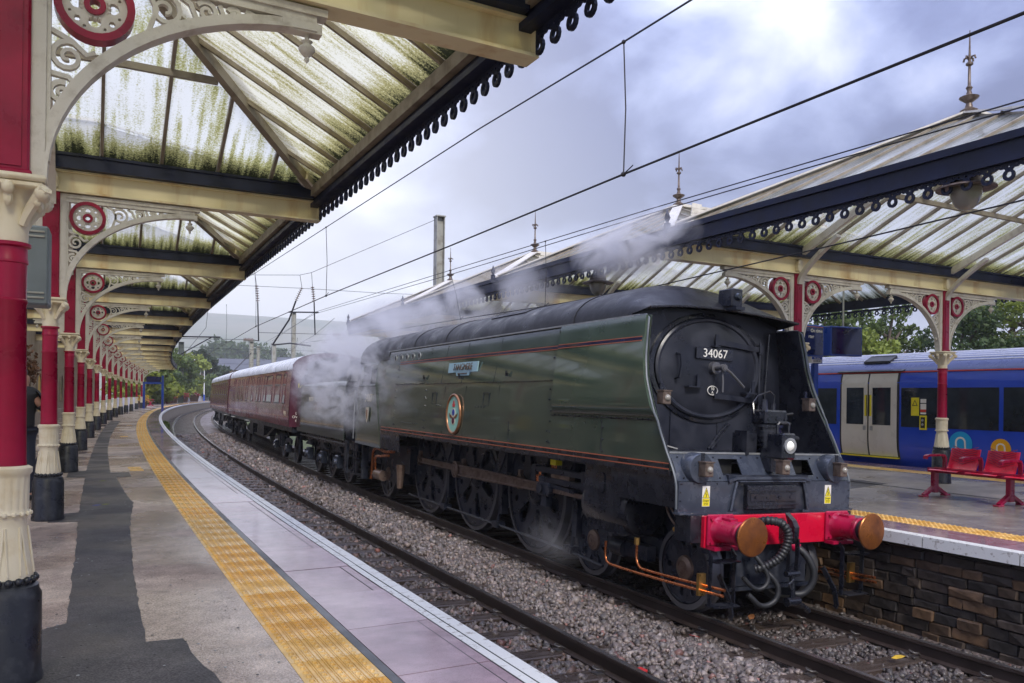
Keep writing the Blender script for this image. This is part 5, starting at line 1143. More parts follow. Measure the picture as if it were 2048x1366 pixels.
    b = MB(); b.box(*sorted((sg*1.07, sg*1.16)), -.68, -.64, .33, .56); b.cyl((sg*1.10, .5, .66), (sg*1.10, .5, .74), .035, .035, 6); b.cyl((sg*1.0, -.05, .92), (sg*1.0, -.13, .93), .03, .03, 8); b.cyl((sg*1.0, -.13, .93), (sg*1.0, -.16, .93), .045, .045, 6); b.build('pipe_clamp', 'brass', loco)
b = MB(); X = -1.02
b.box(X-.05, X+.05, 2.52, 2.68, 1.42, 1.50); ob = b.build('oil_box', 'sign_yellow', loco)
b = MB()
for s in (2.54, 2.58, 2.62, 2.66): b.tube([(X-.03, s, 1.42), (X-.03, s, 1.37), (X-.03, s-.1, 1.34), (X-.03, s-.3, 1.35)], .006, 5)
b.build('oil_pipes', 'copper', ob)
# ash pan, pipes below the cab
b = MB(); b.box(-.95, .95, 8.9, 10.2, .70, 1.30); b.box(-1.0, 1.0, 9.3, 9.9, .45, .75); b.box(-.9, .9, 10.2, 12.3, .75, 1.2); b.build('ash_pan', 'wheel_black', loco)
b = MB(); b.tube(spl([(-1.15, 9.4, 1.15), (-1.18, 9.9, 1.12), (-1.15, 10.6, 1.15), (-1.12, 11.0, 1.05), (-1.1, 11.1, .7), (-1.1, 11.15, .4)]), .035, 8); b.tube(spl([(-1.2, 9.6, 1.05), (-1.2, 10.2, 1.0), (-1.18, 10.6, .95), (-1.15, 10.7, .7), (-1.1, 10.75, .5)]), .03, 8); b.build('injector_pipes', 'copper', loco, smooth=80)
b = MB(); b.cyl((-1.1, 10.2, .55), (-1.1, 10.7, .55), .12, .12, 12); b.build('injector', 'motion_steel', loco, smooth=35)
b = MB(); b.cyl((-1.12, 9.0, .9), (-1.12, 9.0, .4), .10, .06, 10); b.build('strainer', 'motion_steel', loco, smooth=35)
b = MB(); b.box(-1.2, -1.05, 11.6, 11.7, .35, 1.2); b.build('cab_stay', 'wheel_black', loco)
# cab
side_grid(-1, [1.2, 1.3, 1.4, 1.5, 1.57], [0, .5, 1], m='loco_black', name='firebox_panel', s0=8.66, s1=9.97)
for sg in (-1, 1):
    z0 = 1.18; b = MB()
    b.plate([[(9.97, z0), (12.0, z0+.02), (12.02, 2.58), (11.95, 2.62), (11.9, 3.05), (11.2, 3.2), (10.5, 3.18), (9.97, 3.28)], [(10.62, 2.62), (11.75, 2.62), (11.72, 3.06), (10.66, 3.10)]], lambda u, v, w_: (sg*(hw(max(v, 1.5))-.004+w_), u, v), -.02, .0); b.build('cab_side', 'loco_green', loco)
    b = MB(); b.tube([(sg*(hw(2.62)+.005), 10.6, 2.62), (sg*(hw(2.62)+.03), 10.62, 2.60), (sg*(hw(2.6)+.03), 11.8, 2.60)], .02, 6); b.build('cab_armrest', 'galv', loco)
    b = MB(); b.plate([[(10.66, 2.64), (11.15, 2.64), (11.13, 3.06), (10.68, 3.08)]], lambda u, v, w_: (sg*(hw(v)-.03+w_), u, v), -.008, .0); b.build('cab_window', 'glass_dark', loco)
    b = MB(); b.tube([(sg*1.33, 12.05, 1.3), (sg*1.33, 12.05, 2.5)], .015, 6); b.build('cab_handrail', 'galv', loco)
    b = MB(); b.box(*sorted((sg*1.0, sg*1.3)), 11.85, 12.1, .42, .45); b.box(*sorted((sg*1.0, sg*1.3)), 11.85, 12.1, .80, .83); b.box(*sorted((sg*1.27, sg*1.29)), 11.85, 11.9, .42, 1.2); b.box(*sorted((sg*1.27, sg*1.29)), 12.05, 12.1, .42, 1.2); b.build('cab_steps', 'loco_black', loco)
b = MB(); vs = []; sts = [9.85, 10.3, 10.8, 11.3, 11.8, 12.15]
for th in (0, .025):
    for s in sts:
        for i in range(NA+1):
            a = PI*i/NA; vs.append((-1.20*cos(a)*(1-th), s, 3.16+.745*sin(a)**.8-th))
k = n*len(sts); fs = []
for j in range(len(sts)-1):
    for i in range(NA): a = j*n+i; fs += [(a, a+1, a+n+1, a+n), (k+a, k+a+n, k+a+n+1, k+a+1)]
for j in (0, len(sts)-1): fs += [(j*n+i, j*n+i+1, k+j*n+i+1, k+j*n+i) for i in range(NA)]
b.add(vs, fs); b.build('cab_roof', 'roof_black', loco, smooth=50)
b = MB(); b.box(-1.1, 1.1, 10.0, 10.05, 1.6, 3.5); b.box(-1.1, 1.1, 10.0, 12.1, 1.3, 1.36); b.build('cab_bulkhead', 'print_black', loco)
text('34067', .27, 'lettering_cream', loco, (-hw(2.3)-.004, 11.0, 2.30), (PI/2, 0, -PI/2), .003, sx=.85)
b = MB(); b.plate([[(-.10, .16), (.10, .16), (.10, -.02), (.06, -.13), (0, -.20), (-.06, -.13), (-.10, -.02)]], lambda u, v, w_: (-hw(1.93)-.004-w_, 11.0-u, 1.93+v), 0, .008); sh = b.build('cab_shield', 'lettering_cream', loco); b = MB(); b.plate([[(-.05, .10), (.05, .10), (.05, -.02), (0, -.12), (-.05, -.02)]], lambda u, v, w_: (-hw(1.93)-.012-w_, 11.0-u, 1.93+v), 0, .006); b.build('shield_field', 'bronze', sh)
# ------------------------------------------------------------------ tender
ten = empty('tender', (-.09, 0, -.75*sin(CT))); ten.rotation_euler = (0, CT, -.004)
tag(ten, 'dark green tender with coal heaped behind the engine cab', 'tender')
t0, t1 = 13.0, 18.95
def tside(sg):
    pr_ = [(1.20, 1.27), (1.5, 1.29), (2.4, 1.29), (2.62, 1.28), (2.72, 1.24), (2.76, 1.18)]
    b = MB(); vs = []
    for th in (0, .015):
        for z, x in pr_:
            for y in (t0, t1): vs.append((sg*(x-th), y, z))
    k = len(pr_)*2; fs = []
    for j in range(len(pr_)-1): a = j*2; fs += [(a, a+1, a+3, a+2), (k+a, k+a+2, k+a+3, k+a+1)]
    fs += [(0, 1, k+1, k), (k-2, k-1, 2*k-1, 2*k-2)]
    for i in (0, 1): fs += [(2*j+i, 2*j+2+i, k+2*j+2+i, k+2*j+i) for j in range(len(pr_)-1)]
    b.add(vs, fs); return b.build('tank_side', 'loco_green', ten, smooth=40)
for sg in (-1, 1):
    tside(sg)
    b = MB(); b.plate([[(13.1, 2.70), (18.9, 2.70), (18.7, 3.2), (18.0, 3.42), (14.2, 3.40), (13.4, 3.15)]], lambda u, v, w_: (sg*(1.16-(v-2.7)*.32+w_), u, v), -.02, 0); b.build('bunker_side', 'roof_black', ten)
    b = MB(); b.box(*sorted((sg*.85, sg*1.15)), 13.4, 16.2, 2.76, 3.02); b.build('tool_locker', 'galv', ten)
    for y in (14.15, 15.95, 17.75):
        w_ = empty('tender_wheel', (sg*.80, y, .546), parent=ten); fx = lambda u, v, w2: (sg*w2, u, v)
        b = MB(); b.lathe([(.48, 0), (.546, 0), (.546, -.12), (.57, -.13), (.48, -.13)], 32, ax='x'); b.v = [(sg*p[0], p[1], p[2]) for p in b.v]; b.build('tyre', 'tyre_steel', w_, smooth=35)
        b = MB(); b.plate([circ(0, 0, .482, 28)]+[circ(.33*cos(t), .33*sin(t), .06, 8) for t in np.arange(0, 2*PI, PI/4)], fx, -.08, -.02); b.lathe([(.16, -.02), (.14, .02), (.001, .02)], 16, ax='x'); b.build('wheel_disc', 'wheel_black', w_, smooth=35)
        ab = MB(); ab.bbox(*sorted((sg*.98, sg*1.16)), y-.16, y+.16, .38, .74, .02); ab.cyl((sg*1.16, y, .55), (sg*1.22, y, .55), .10, .08, 12); ab.cyl((sg*1.2, y+.05, .42), (sg*1.2, y+.05, .68), .03, .03, 8); ab.build('axle_box', 'deck_grey', ten, smooth=35)
        ab = MB(); ab.plate([[(-.5, 1.15), (.5, 1.15), (.22, .8), (.2, .36), (-.2, .36), (-.22, .8)], [(-.12, .74), (.12, .74), (.12, .4), (-.12, .4)]], lambda u, v, w2: (sg*(.97+w2), y+u, v), -.03, 0); ab.build('horn_guide', 'wheel_black', ten)
        ab = MB()
        for k in range(5): ab.bar((sg*1.07, y-.46+.08*k, .84+.03*k), (sg*1.07, y+.46-.08*k, .84+.03*k), .09, .026)
        ab.build('leaf_spring', 'wheel_black', ten)
    b = MB(); b.tube([(sg*1.2, 13.0, 1.1), (sg*1.2, 18.6, 1.1), (sg*1.2, 18.7, .7), (sg*1.2, 18.7, .45)], .025, 6); b.box(*sorted((sg*1.0, sg*1.24)), 12.75, 12.95, .42, .46); b.box(*sorted((sg*1.0, sg*1.24)), 12.75, 12.95, .8, .84); b.box(*sorted((sg*1.2, sg*1.25)), 12.72, 12.98, .4, 1.2); b.build('tender_pipe', 'wheel_black', ten)
b = MB(); b.box(-1.0, 1.0, 12.6, 18.9, .95, 1.19); b.box(-1.2, 1.2, t0+.03, t1-.02, 1.19, 2.6); b.box(-.65, .65, 13, 18.8, .5, .95); b.build('tank_body', 'loco_black', ten)
b = MB(); b.plate([[(-1.27, 1.2), (1.27, 1.2), (1.28, 2.6), (1.16, 2.9), (1.0, 3.4), (.5, 3.62), (-.5, 3.62), (-1.0, 3.4), (-1.16, 2.9), (-1.28, 2.6)]], lambda u, v, w_: (u, w_, v), 18.90, 18.97); b.build('tank_back', 'loco_black', ten)
b = MB(); b.plate([rrect(-.06, .06, -.07, .07, .01)], lambda u, v, w_: (-1.30-w_, 18.75+u, 2.66+v), 0, .01); b.build('yellow_notice', 'sign_yellow', ten)
b = MB(); b.plate([[(-.2, -.05), (.2, -.05), (.15, .06), (.05, .04), (0, .12), (-.06, .05), (-.16, .07)]], lambda u, v, w_: (-1.296-w_, 16.2-u, 1.98+v), 0, .004); b.build('tender_emblem', 'bronze', ten)
text('BRITISH RAILWAYS', .19, 'lettering_cream', ten, (-1.296, 16.4, 2.22), (PI/2, 0, -PI/2), .002)
def heap(name, x0, x1, y0, y1, z0, h, m, parent, n=16, seed=1):
    r = random.Random(seed); b = MB(); vs = []
    for j in range(n*2+1):
        for i in range(n+1):
            u, v = i/n, j/(n*2); e = min(1, 6*u*(1-u))*min(1, 7*v*(1-v)); vs.append((x0+(x1-x0)*u, y0+(y1-y0)*v, z0+h*e*(.75+.35*sin(v*9+1)*sin(u*5))+r.uniform(-.07, .07)*e))
    b.add(vs, [(j*(n+1)+i, j*(n+1)+i+1, (j+1)*(n+1)+i+1, (j+1)*(n+1)+i) for j in range(n*2) for i in range(n)]); return b.build(name, m, parent)
heap('coal_heap', -1.05, 1.05, 13.6, 18.2, 2.95, .55, 'coal', ten)

# ------------------------------------------------------------------ maroon coaches
def coach(y0, y1, wins, doors, label, num):
    a = Vector(T(-.13, y0, 0)); b_ = Vector(T(-.13, y1, 0)); L = (b_-a).length; d = (b_-a).normalized()
    c = empty('passenger_coach', a); c.rotation_euler = (0, CT*.9, math.atan2(-d.x, d.y)); tag(c, label, 'coach', 'maroon coaches behind the tender')
    H = 1.40
    xs = interp([(1.25, 1.37), (1.5, 1.395), (2.1, 1.40), (2.6, 1.385), (3.17, 1.33)])
    for sg in (-1, 1):
        zs = [1.28, 1.5, 1.75, 1.9, 2.06, 2.68, 3.03, 3.17]; b = MB(); vs = [(sg*xs(z), y, z) for z in zs for y in (0, L)]
        b.add(vs, [(2*j, 2*j+1, 2*j+3, 2*j+2) for j in range(len(zs)-1)]); b.build('coach_side', 'maroon', c, smooth=40)
        for z in (1.90, 1.93, 1.5): MB().bar((sg*(xs(z)+.004), .05, z), (sg*(xs(z)+.004), L-.05, z), .012, .012).build('coach_moulding', 'maroon', c)
        for w0, w1, z0, z1 in wins:
            fx = lambda u, v, w_: (sg*(xs(v)+w_), u, v)
            f = MB(); f.plate([rrect(w0-.03, w1+.03, z0-.03, z1+.03, .06, 3), rrect(w0, w1, z0, z1, .05, 3)], fx, -.01, .014); fo = f.build('window', 'maroon_dark', c)
            f = MB(); f.plate([rrect(w0, w1, z0, z1, .05, 3)], fx, -.002, .003); f.build('pane', 'coach_window', fo)
            if z1-z0 > .7: MB().bar((sg*(xs(2.68)+.008), w0, 2.68), (sg*(xs(2.68)+.008), w1, 2.68), .02, .035).build('transom', 'galv', fo)
            MB().bar((sg*(xs(z0)+.012), w0, z0), (sg*(xs(z0)+.012), w1, z0), .02, .02).build('sill', 'galv', fo)
        for dd in doors:
            b = MB()
            for q in (0, .72): b.bar((sg*(xs(2)+.001), dd+q, 1.3), (sg*(xs(3)+.002), dd+q, 3.12), .012, .014)
            b.bar((sg*(xs(2)+.03), dd+.62, 1.98), (sg*(xs(2)+.03), dd+.70, 1.98), .02, .03); b.build('door_outline', 'maroon_dark', c)
            MB().box(*sorted((sg*1.3, sg*1.5)), dd, dd+.72, 1.16, 1.19).build('footboard', 'galv', c)
    b = MB(); n2 = 18; vs = []
    rp = [(-1.345*cos(PI*i/n2), 3.165+.62*sin(PI*i/n2)**.8) for i in range(n2+1)]
    for y in (-.03, L+.03): vs += [(x, y, z) for x, z in rp]
    b.add(vs, [(i, i+1, n2+2+i, n2+1+i) for i in range(n2)]); b.build('coach_roof', 'coach_roof', c, smooth=60)
    for k in np.arange(1.2, L-1, 1.35):
        b = MB(); b.ball((0.0, k, 3.79), .14, 7, (1, 1, .7)); b.build('roof_vent', 'deck_grey', c, smooth=60)
    endp = [(-1.37, 1.28), (1.37, 1.28), (1.39, 2.3), (1.33, 3.17)]+[(-x, z) for x, z in rp[1:-1]]+[(-1.33, 3.17), (-1.39, 2.3)]
    for y in (0, L):
        b = MB(); b.plate([endp], lambda u, v, w_: (u, y+w_, v), -.02, .02); b.build('coach_end', 'maroon_dark', c)
        b = MB(); s = -1 if y == 0 else 1; b.box(-.45, .45, *sorted((y, y+s*.28)), 1.3, 3.2); b.build('gangway', 'rubber', c)
        for x in (-.87, .87): b = MB(); b.lathe([(.10, 0), (.09, s*.25), (.17, s*.27), (.17, s*.30), (.001, s*.31)], 14, (x, y, 1.02), ax='y'); b.build('buffer', 'rubber', c, smooth=40)
    b = MB(); b.box(-1.25, 1.25, .1, L-.1, 1.10, 1.28); b.box(-1.1, -.6, 7.5, 9.5, .62, 1.1); b.box(-1.15, -.5, 10.5, 11.6, .55, 1.1); b.box(-.5, .5, 6, 14, .7, 1.1); b.tube([(-1.05, 5, 1.1), (-1.05, 7, .62), (-1.05, 12.5, .62), (-1.05, 14.5, 1.1)], .04, 6); b.build('underframe', 'wheel_black', c)
    for q, yc in enumerate((2.9, L-2.9)):
        bg = empty('bogie', (0, yc, 0), parent=c)
        for sg in (-1, 1):
            for dy in (-1.3, 1.3):
                b = MB(); b.lathe([(.001, .02), (.12, .02), (.15, 0), (.36, -.04), (.39, 0), (.457, 0), (.457, -.12), (.48, -.13), (.38, -.13)], 26, ax='x'); b.v = [(sg*(.80+p[0]), dy+p[1], .457+p[2]) for p in b.v]; b.build('wheel', 'wheel_black', bg, smooth=35)
                b = MB(); b.bbox(*sorted((sg*.97, sg*1.17)), dy-.14, dy+.14, .36, .62, .02); b.cyl((sg*1.17, dy, .47), (sg*1.2, dy, .47), .09, .09, 10); b.build('axle_box', 'deck_grey', bg)
            b = MB(); b.ribbon([(sg*1.05, -1.75, .72), (sg*1.05, -1.3, .78), (sg*1.05, -.7, .72), (sg*1.05, -.45, .52), (sg*1.05, .45, .52), (sg*1.05, .7, .72), (sg*1.05, 1.3, .78), (sg*1.05, 1.75, .72)], .14, .06, (1, 0, 0))
            for k in (-.18, .18): b.cyl((sg*1.05, k, .5), (sg*1.05, k, .95), .10, .10, 10)
            b.build('bogie_frame', 'wheel_black', bg, smooth=35)
    if num:
        text('W25', .22, 'lettering_cream', c, (-xs(1.66)-.006, .75, 1.70), (PI/2, 0, -PI/2), .002); text('C', .34, 'letter_white', c, (-1.0, -.025, 2.16), (PI/2, 0, 0), .002)
        text('LENGTH\nOVER BODY\n64FT 6IN\nBRAKE', .12, 'letter_white', c, (-.95, -.025, 1.55), (PI/2, 0, 0), .002)
    return c
W1 = [(a, b_, 2.06, 3.03) for a, b_ in ((.87, 1.42), (2.0, 3.15), (3.85, 5.2), (5.4, 5.95), (6.7, 7.15), (7.5, 8.05), (9.15, 9.65), (11.05, 11.65), (12.75, 13.3), (14.2, 14.8), (16.2, 16.7))]
coach(19.25, 38.2, W1, (10.2, 15.9), 'near maroon coach with silver roof coupled behind the tender', True)
W2 = [(a, a+1.25, 2.3, 2.98) for a in (1.2, 3.2, 5.2, 7.2, 9.2, 11.2, 13.2, 15.2)]
coach(38.85, 58.3, W2, (.3, 17.5), 'far maroon coach curving away round the bend', False)

# ------------------------------------------------------------------ blue electric train beyond the island platform
bt = empty('electric_train'); tag(bt, 'blue electric train with pale grey double doors beyond the island platform', 'train')
YB = ys(-9, 22, 1.0); SO = 10.04
body = [(.25, .70), (.10, .95), (.02, 1.25), (.0, 1.5), (.0, 2.85), (.03, 3.0), (.06, 3.09)]
cs_ = MB(); cs_.sweep([(SO+a, z) for a, z in body]+[(SO+2.68, 3.09), (SO+2.7, .7)], YB); cs_.build('train_body', 'train_blue', bt, smooth=30)
xb = interp([(z, a) for a, z in body])
roofp = [(.05, 3.10), (.12, 3.2), (.28, 3.32), (.5, 3.44), (.8, 3.55), (1.37, 3.62), (2.0, 3.55), (2.5, 3.35), (2.7, 3.1)]
b = MB(); b.sweep([(SO+a, z) for a, z in roofp], YB); b.build('train_roof', 'train_roof', bt, smooth=40)
for a, z in ((.33, 3.35), (.45, 3.415), (.58, 3.47), (.72, 3.52), (.88, 3.565), (1.05, 3.592)):
    b = MB(); b.sweep([(SO+a-.018, z-.006), (SO+a-.012, z+.014), (SO+a+.018, z+.018), (SO+a+.024, z)], YB); b.build('roof_rib', 'train_rib_reflection', bt)
b = MB(); b.sweep([(SO+.045, 3.085), (SO+.035, 3.09), (SO+.04, 3.115), (SO+.055, 3.115)], YB); b.build('cantrail_stripe', 'stripe_red', bt)
def bpanel(name, y0, y1, z0, z1, m, out=.004, th=.006, parent=None, rr=.0, holes=()):
    """panel fitted to the curved body side"""
    nz = max(2, int((z1-z0)/.12)+1); b = MB(); zs = [z0+(z1-z0)*i/(nz-1) for i in range(nz)]; yy = ys(y0, y1, .8); vs = []
    for o in (out+th, out-.02):
        for z in zs:
            for y in yy: vs.append(T(SO+xb(z)-o, y, z))
    n_ = len(yy); k = n_*nz; fs = []
    for j in range(nz-1):
        for i in range(n_-1): a = j*n_+i; fs += [(a, a+1, a+n_+1, a+n_), (k+a, k+a+n_, k+a+n_+1, k+a+1)]
    ring = list(range(n_))+[j*n_+n_-1 for j in range(1, nz)]+[(nz-1)*n_+i for i in range(n_-2, -1, -1)]+[j*n_ for j in range(nz-2, 0, -1)]
    fs += [(ring[i], ring[(i+1) % len(ring)], k+ring[(i+1) % len(ring)], k+ring[i]) for i in range(len(ring))]
    b.add(vs, fs); return b.build(name, m, parent or bt, smooth=30)
for y0, y1 in ((7.22, 9.2), (9.3, 12.5), (3.0, 5.33), (.2, 2.9), (-3, .1)): bpanel('window_band', y0, y1, 1.8, 2.72, 'glass_dark')
for dc in (6.25, -6.0):
    bpanel('door_surround', dc-.86, dc+.86, 1.02, 3.12, 'train_dark', .0, .003)
    for q in (-1, 1):
        dl = bpanel('door_leaf', *sorted((dc+q*.025, dc+q*.80)), 1.07, 3.07, 'train_grey', .012, .008)
        bpanel('door_window', *sorted((dc+q*.13, dc+q*.64)), 1.82, 2.73, 'glass_dark', .02, .004, dl)
        bpanel('door_edge', *sorted((dc+q*.026, dc+q*.10)), 2.03, 2.55, 'sign_yellow', .022, .003, dl)
        bpanel('door_grip', *sorted((dc+q*.03, dc+q*.05)), 2.03, 2.55, 'print_black', .026, .003, dl)
        bpanel('pull_handle', *sorted((dc+q*.06, dc+q*.14)), 1.68, 1.79, 'galv', .021, .004, dl)
    MB().sweep([(SO-.06, 1.055), (SO+.06, 1.055), (SO+.06, 1.03), (SO-.06, 1.03)], [dc-.85, dc+.85]).build('door_step', 'sign_yellow', bt)
    MB().sweep([(SO+.0, 3.13), (SO+.1, 3.17), (SO+.12, 3.14), (SO+.0, 3.11)], [dc-.95, dc+.95]).build('door_canopy', 'train_dark', bt)
b = MB(); v_ = [T(SO+a-.02, y, z) for y in (5.9, 6.6) for a, z in ((.30, 3.36), (.58, 3.505))]; b.add([(x, y, z+.03) for x, y, z in v_], [(0, 1, 3, 2)]); b.bar(Vector(v_[0]), Vector(v_[1]), .05, .06); b.bar(Vector(v_[2]), Vector(v_[3]), .05, .06); b.bar(Vector(v_[0]), Vector(v_[2]), .05, .06); b.bar(Vector(v_[1]), Vector(v_[3]), .05, .06); b.build('roof_grille', 'train_dark', bt)
bpanel('yellow_notice', 4.86, 5.06, 2.07, 2.49, 'sign_yellow', .012)
for z0, z1, m in ((2.37, 2.46, 'letter_white'), (2.22, 2.35, 'letter_white'), (2.16, 2.22, 'stripe_red'), (2.11, 2.15, 'letter_white')): bpanel('notice', 4.68, 4.82, z0, z1, m, .012)
bb = bpanel('door_button_box', 4.66, 4.83, 1.75, 2.08, 'sign_yellow', .012, .02)
bpanel('button_plate', 4.69, 4.80, 1.79, 2.04, 'print_black', .03, .006, bb)
for z in (1.97, 1.87): b = MB(); x, y, _ = T(SO-.042, 4.745, z); b.cyl((x, y, z), (x-.015, y, z), .03, .025, 12); b.build('push_button', 'galv', bb)
tr_ = MB(); fx = lambda u, v, w_: T(SO-.022-w_, 4.96-u, 2.35+v); tr_.plate([[(-.07, -.05), (.07, -.05), (0, .09)], [(-.05, -.038), (.05, -.038), (0, .066)]], fx, 0, .002); tr_.build('notice_pictogram', 'print_black', bt)
for yc, zc, r, m in ((3.84, 1.48, .27, 'logo_blue'), (2.95, 1.42, .215, 'logo_orange')):
    b = MB(); f = lambda u, v, w_: T(SO+xb(zc+v)-.008-w_, yc-u, zc+v); b.plate([circ(0, 0, r, 32)], f, 0, .004); lo = b.build('logo_disc', m, bt)
    k = r/.27; o = arc(0, .03*k, .125*k, PI, 0, 12)+[(.125*k, -.16*k), (.085*k, -.16*k)]+arc(0, .03*k, .085*k, 0, PI, 12)+[(-.085*k, -.16*k), (-.125*k, -.16*k)]
    b = MB(); b.plate([o], f, .004, .008); b.build('logo_arch', 'letter_white', lo)
b = MB(); b.sweep([(SO+.3, .72), (SO+.3, .2), (SO+2.4, .2), (SO+2.4, .72)], YB); b.build('train_underframe', 'train_dark', bt)
# ------------------------------------------------------------------ red metal seats on the island platform
def bench(n_seats, pitch):
    """beam seat along y (origin under its first leg, seats run towards -y, facing -x)"""
    t = empty('platform_bench')
    Ln = pitch*n_seats
    for q in (0, 1): b = MB(); b.bar((q*.16, .06, .445), (q*.16, -Ln-.06, .445), .05, .075); b.build('beam', 'bench_frame', t)
    for k in range(0, n_seats+1, 2):
        y = -k*pitch; b = MB(); b.bbox(.03, .13, y-.045, y+.045, .06, .45, .01); b.bar((.08, y, .17), (-.19, y, .02), .07, .05); b.bar((.08, y, .17), (.35, y, .02), .07, .05); b.bbox(-.26, -.12, y-.05, y+.05, 0, .025, .006); b.bbox(.28, .42, y-.05, y+.05, 0, .025, .006); b.build('leg', 'bench_frame', t)
    for k in range(n_seats+1):
        y = -k*pitch; b = MB(); b.ribbon([(.33, y, .46), (.33, y, .62), (.30, y, .675), (.22, y, .69), (-.10, y, .69), (-.15, y, .67), (-.155, y, .63)], .035, .065, (0, 1, 0)); b.build('armrest', 'bench_frame', t, smooth=40)
    for k in range(n_seats):
        y = -(k+.5)*pitch; w_ = pitch*.40
        prof = [(-.16, .455), (-.12, .47), (.1, .455), (.26, .45), (.32, .49), (.36, .58), (.40, .70), (.43, .81)]
        b = MB(); b.add([(x-dx, y+s*w_, z) for dx in (0, .018) for x, z in prof for s in (-1, 1)], [(2*j, 2*j+1, 2*j+3, 2*j+2) for j in range(7)]+[(16+2*j, 16+2*j+2, 16+2*j+3, 16+2*j+1) for j in range(7)]+[(2*j, 2*j+2, 16+2*j+2, 16+2*j) for j in range(7)]+[(2*j+1, 16+2*j+1, 16+2*j+3, 2*j+3) for j in range(7)]+[(0, 16, 17, 1), (14, 15, 31, 30)])
        so_ = b.build('seat', 'bench_red', t, smooth=40)
        b = MB()
        for j in range(8):
            z = .56+.036*j
            for s in (-1, 1):
                x = np.interp(z, [.49, .60, .74, .86], [.32, .36, .40, .43])-.024; x2 = np.interp(z+.07, [.49, .60, .74, .86], [.32, .36, .40, .43])-.024
                if z+.07 < .85: b.bar((x, y, z), (x2, y+s*w_*.85, z+.07), .008, .010, (1, 0, 0))
        b.build('back_ribs', 'bench_frame', so_)
    return t
be = bench(4, .64); be.location = (5.10, 1.14, ZI); be.rotation_euler = (0, 0, -.03); be.scale = (.95, .95, .95); tag(be, 'crimson metal platform seats beside the column on the island platform', 'bench')
b2 = bench(3, .62); b2.location = T(-7.6, 90.5, ZP); b2.rotation_euler = (0, 0, ROT(90)+PI); tag(b2, 'red platform seats past the blue screen frame at the far end', 'bench')
for i, (o, y) in enumerate(((-8.2, 113.5), (-8.0, 117.0))):
    d = dup(b2, T(o, y, ZP), ROT(y)+PI); tag(d, ['distant red seats beside the first white lamp post', 'distant red seats beyond the first white lamp post'][i], 'bench')
# ------------------------------------------------------------------ train information screens
def screen(name, loc, rz, w_, h, d, label):
    t = empty(name, loc, rz); b = MB(); b.bbox(-w_/2, w_/2, 0, d, 0, h, .012); b.build('housing', 'post_blue', t); b = MB(); b.box(-w_/2+.03, w_/2-.03, -.006, .004, .03, h-.03); b.build('screen_panel', 'screen_navy', t); tag(t, label, 'screen'); return t
rz = ROT(4)
def BD(u, v, d):
    """world point seen at photo pixel (u, v) at depth d: used once to read positions off the picture"""
    a, b_ = u-1024, v-794.9; c, s = cos(ROLL), sin(ROLL); x = c*a+s*b_; y = -s*a+c*b_
    F = Vector((sin(YAW), cos(YAW), 0)); R = Vector((cos(YAW), -sin(YAW), 0)); return camo.matrix_world.translation+d*(F+R*x/1582.5-Vector((0, 0, 1))*y/1582.5)
p = BD(1613, 712, 16.0)
s1 = screen('departure_screen', p, rz, 1.0, .64, .18, 'blue departure screen reading On time above the engine front')
text('On time', .10, 'letter_white', s1, (.27, -.008, .52), (PI/2, 0, 0), .002); text('09', .10, 'letter_white', s1, (-.18, -.008, .55), (PI/2, 0, 0), .002); text('rter', .10, 'letter_white', s1, (.12, -.008, .40), (PI/2, 0, 0), .002)
b = MB(); b.box(-.46, .46, -.009, -.005, .595, .605); b.build('screen_rule', 'lining', s1)
b = MB(); b.box(.12, .40, -.03, .1, -.13, -.005); b.build('clock_panel', 'letter_white', s1); text('13:34:34', .06, 'print_black', s1, (.26, -.034, -.095), (PI/2, 0, 0), .002)
b = MB(); b.box(.12, .40, -.034, -.030, -.062, -.008); b.build('clock_header', 'post_blue', s1); text('On time', .05, 'letter_white', s1, (.26, -.037, -.036), (PI/2, 0, 0), .001)
b = MB(); zb_ = ZI-p.z; b.bbox(.29, .41, .05, .15, zb_, -.135, .008); b.bbox(.36, .50, .03, .17, -.14, .62, .008); b.build('screen_post', 'post_blue', s1)
p = BD(1693, 712, 15.6); s2 = screen('departure_screen', p, rz-.12, .80, .58, .2, 'blank dark blue information screen hanging over the island platform')
b = MB(); b.tube([(0, .1, .56), (0, .1, 1.35)], .018, 6); b.build('hanger', 'galv', s2)
# ------------------------------------------------------------------ platform lamp hung from the island canopy
def hang_lamp(loc, label):
    t = empty('canopy_lamp', loc); b = MB(); b.lathe([(.03, .30), (.035, .16), (.10, .14), (.13, .10), (.15, .02), (.27, -.02), (.275, -.035), (.15, -.03)], 26); b.build('lamp_shade', 'lamp_box', t, smooth=35)
    b = MB(); b.lathe([(.145, -.03), (.15, -.06), (.135, -.13), (.10, -.20), (.05, -.24), (.001, -.25)], 20); b.build('lamp_bowl', 'lamp_glass', t, smooth=60); tag(t, label, 'lamp'); return t
hang_lamp((1.0, -2.09, 4.55), 'round shaded lamp with glass bowl hanging under the island canopy valance')
hang_lamp((.95, 4.55, 4.42), 'shaded lamp under the island canopy above the engine front')
# grey equipment case hung between the first two columns
t = empty('equipment_case', (-7.30, .55, 3.10)); b = MB(); b.bbox(-.22, .22, 0, .35, 0, .66, .015); b.build('case', 'cabinet_grey', t)
for z in (.05, .09, .56, .60): b = MB(); b.bbox(-.12, .19, -.012, .0, z, z+.018, .004); b.build('vent_slot', 'steel_mast', t)
b = MB(); b.cyl((0, .17, .66), (0, .17, 2.6), .02, .02, 8); b.build('hanger', 'galv', t); b = MB(); b.box(-.20, -.05, -.006, -.002, .345, .36); b.build('label_strip', 'letter_white', t)
tag(t, 'grey louvred equipment case hanging behind the nearest column', 'case')

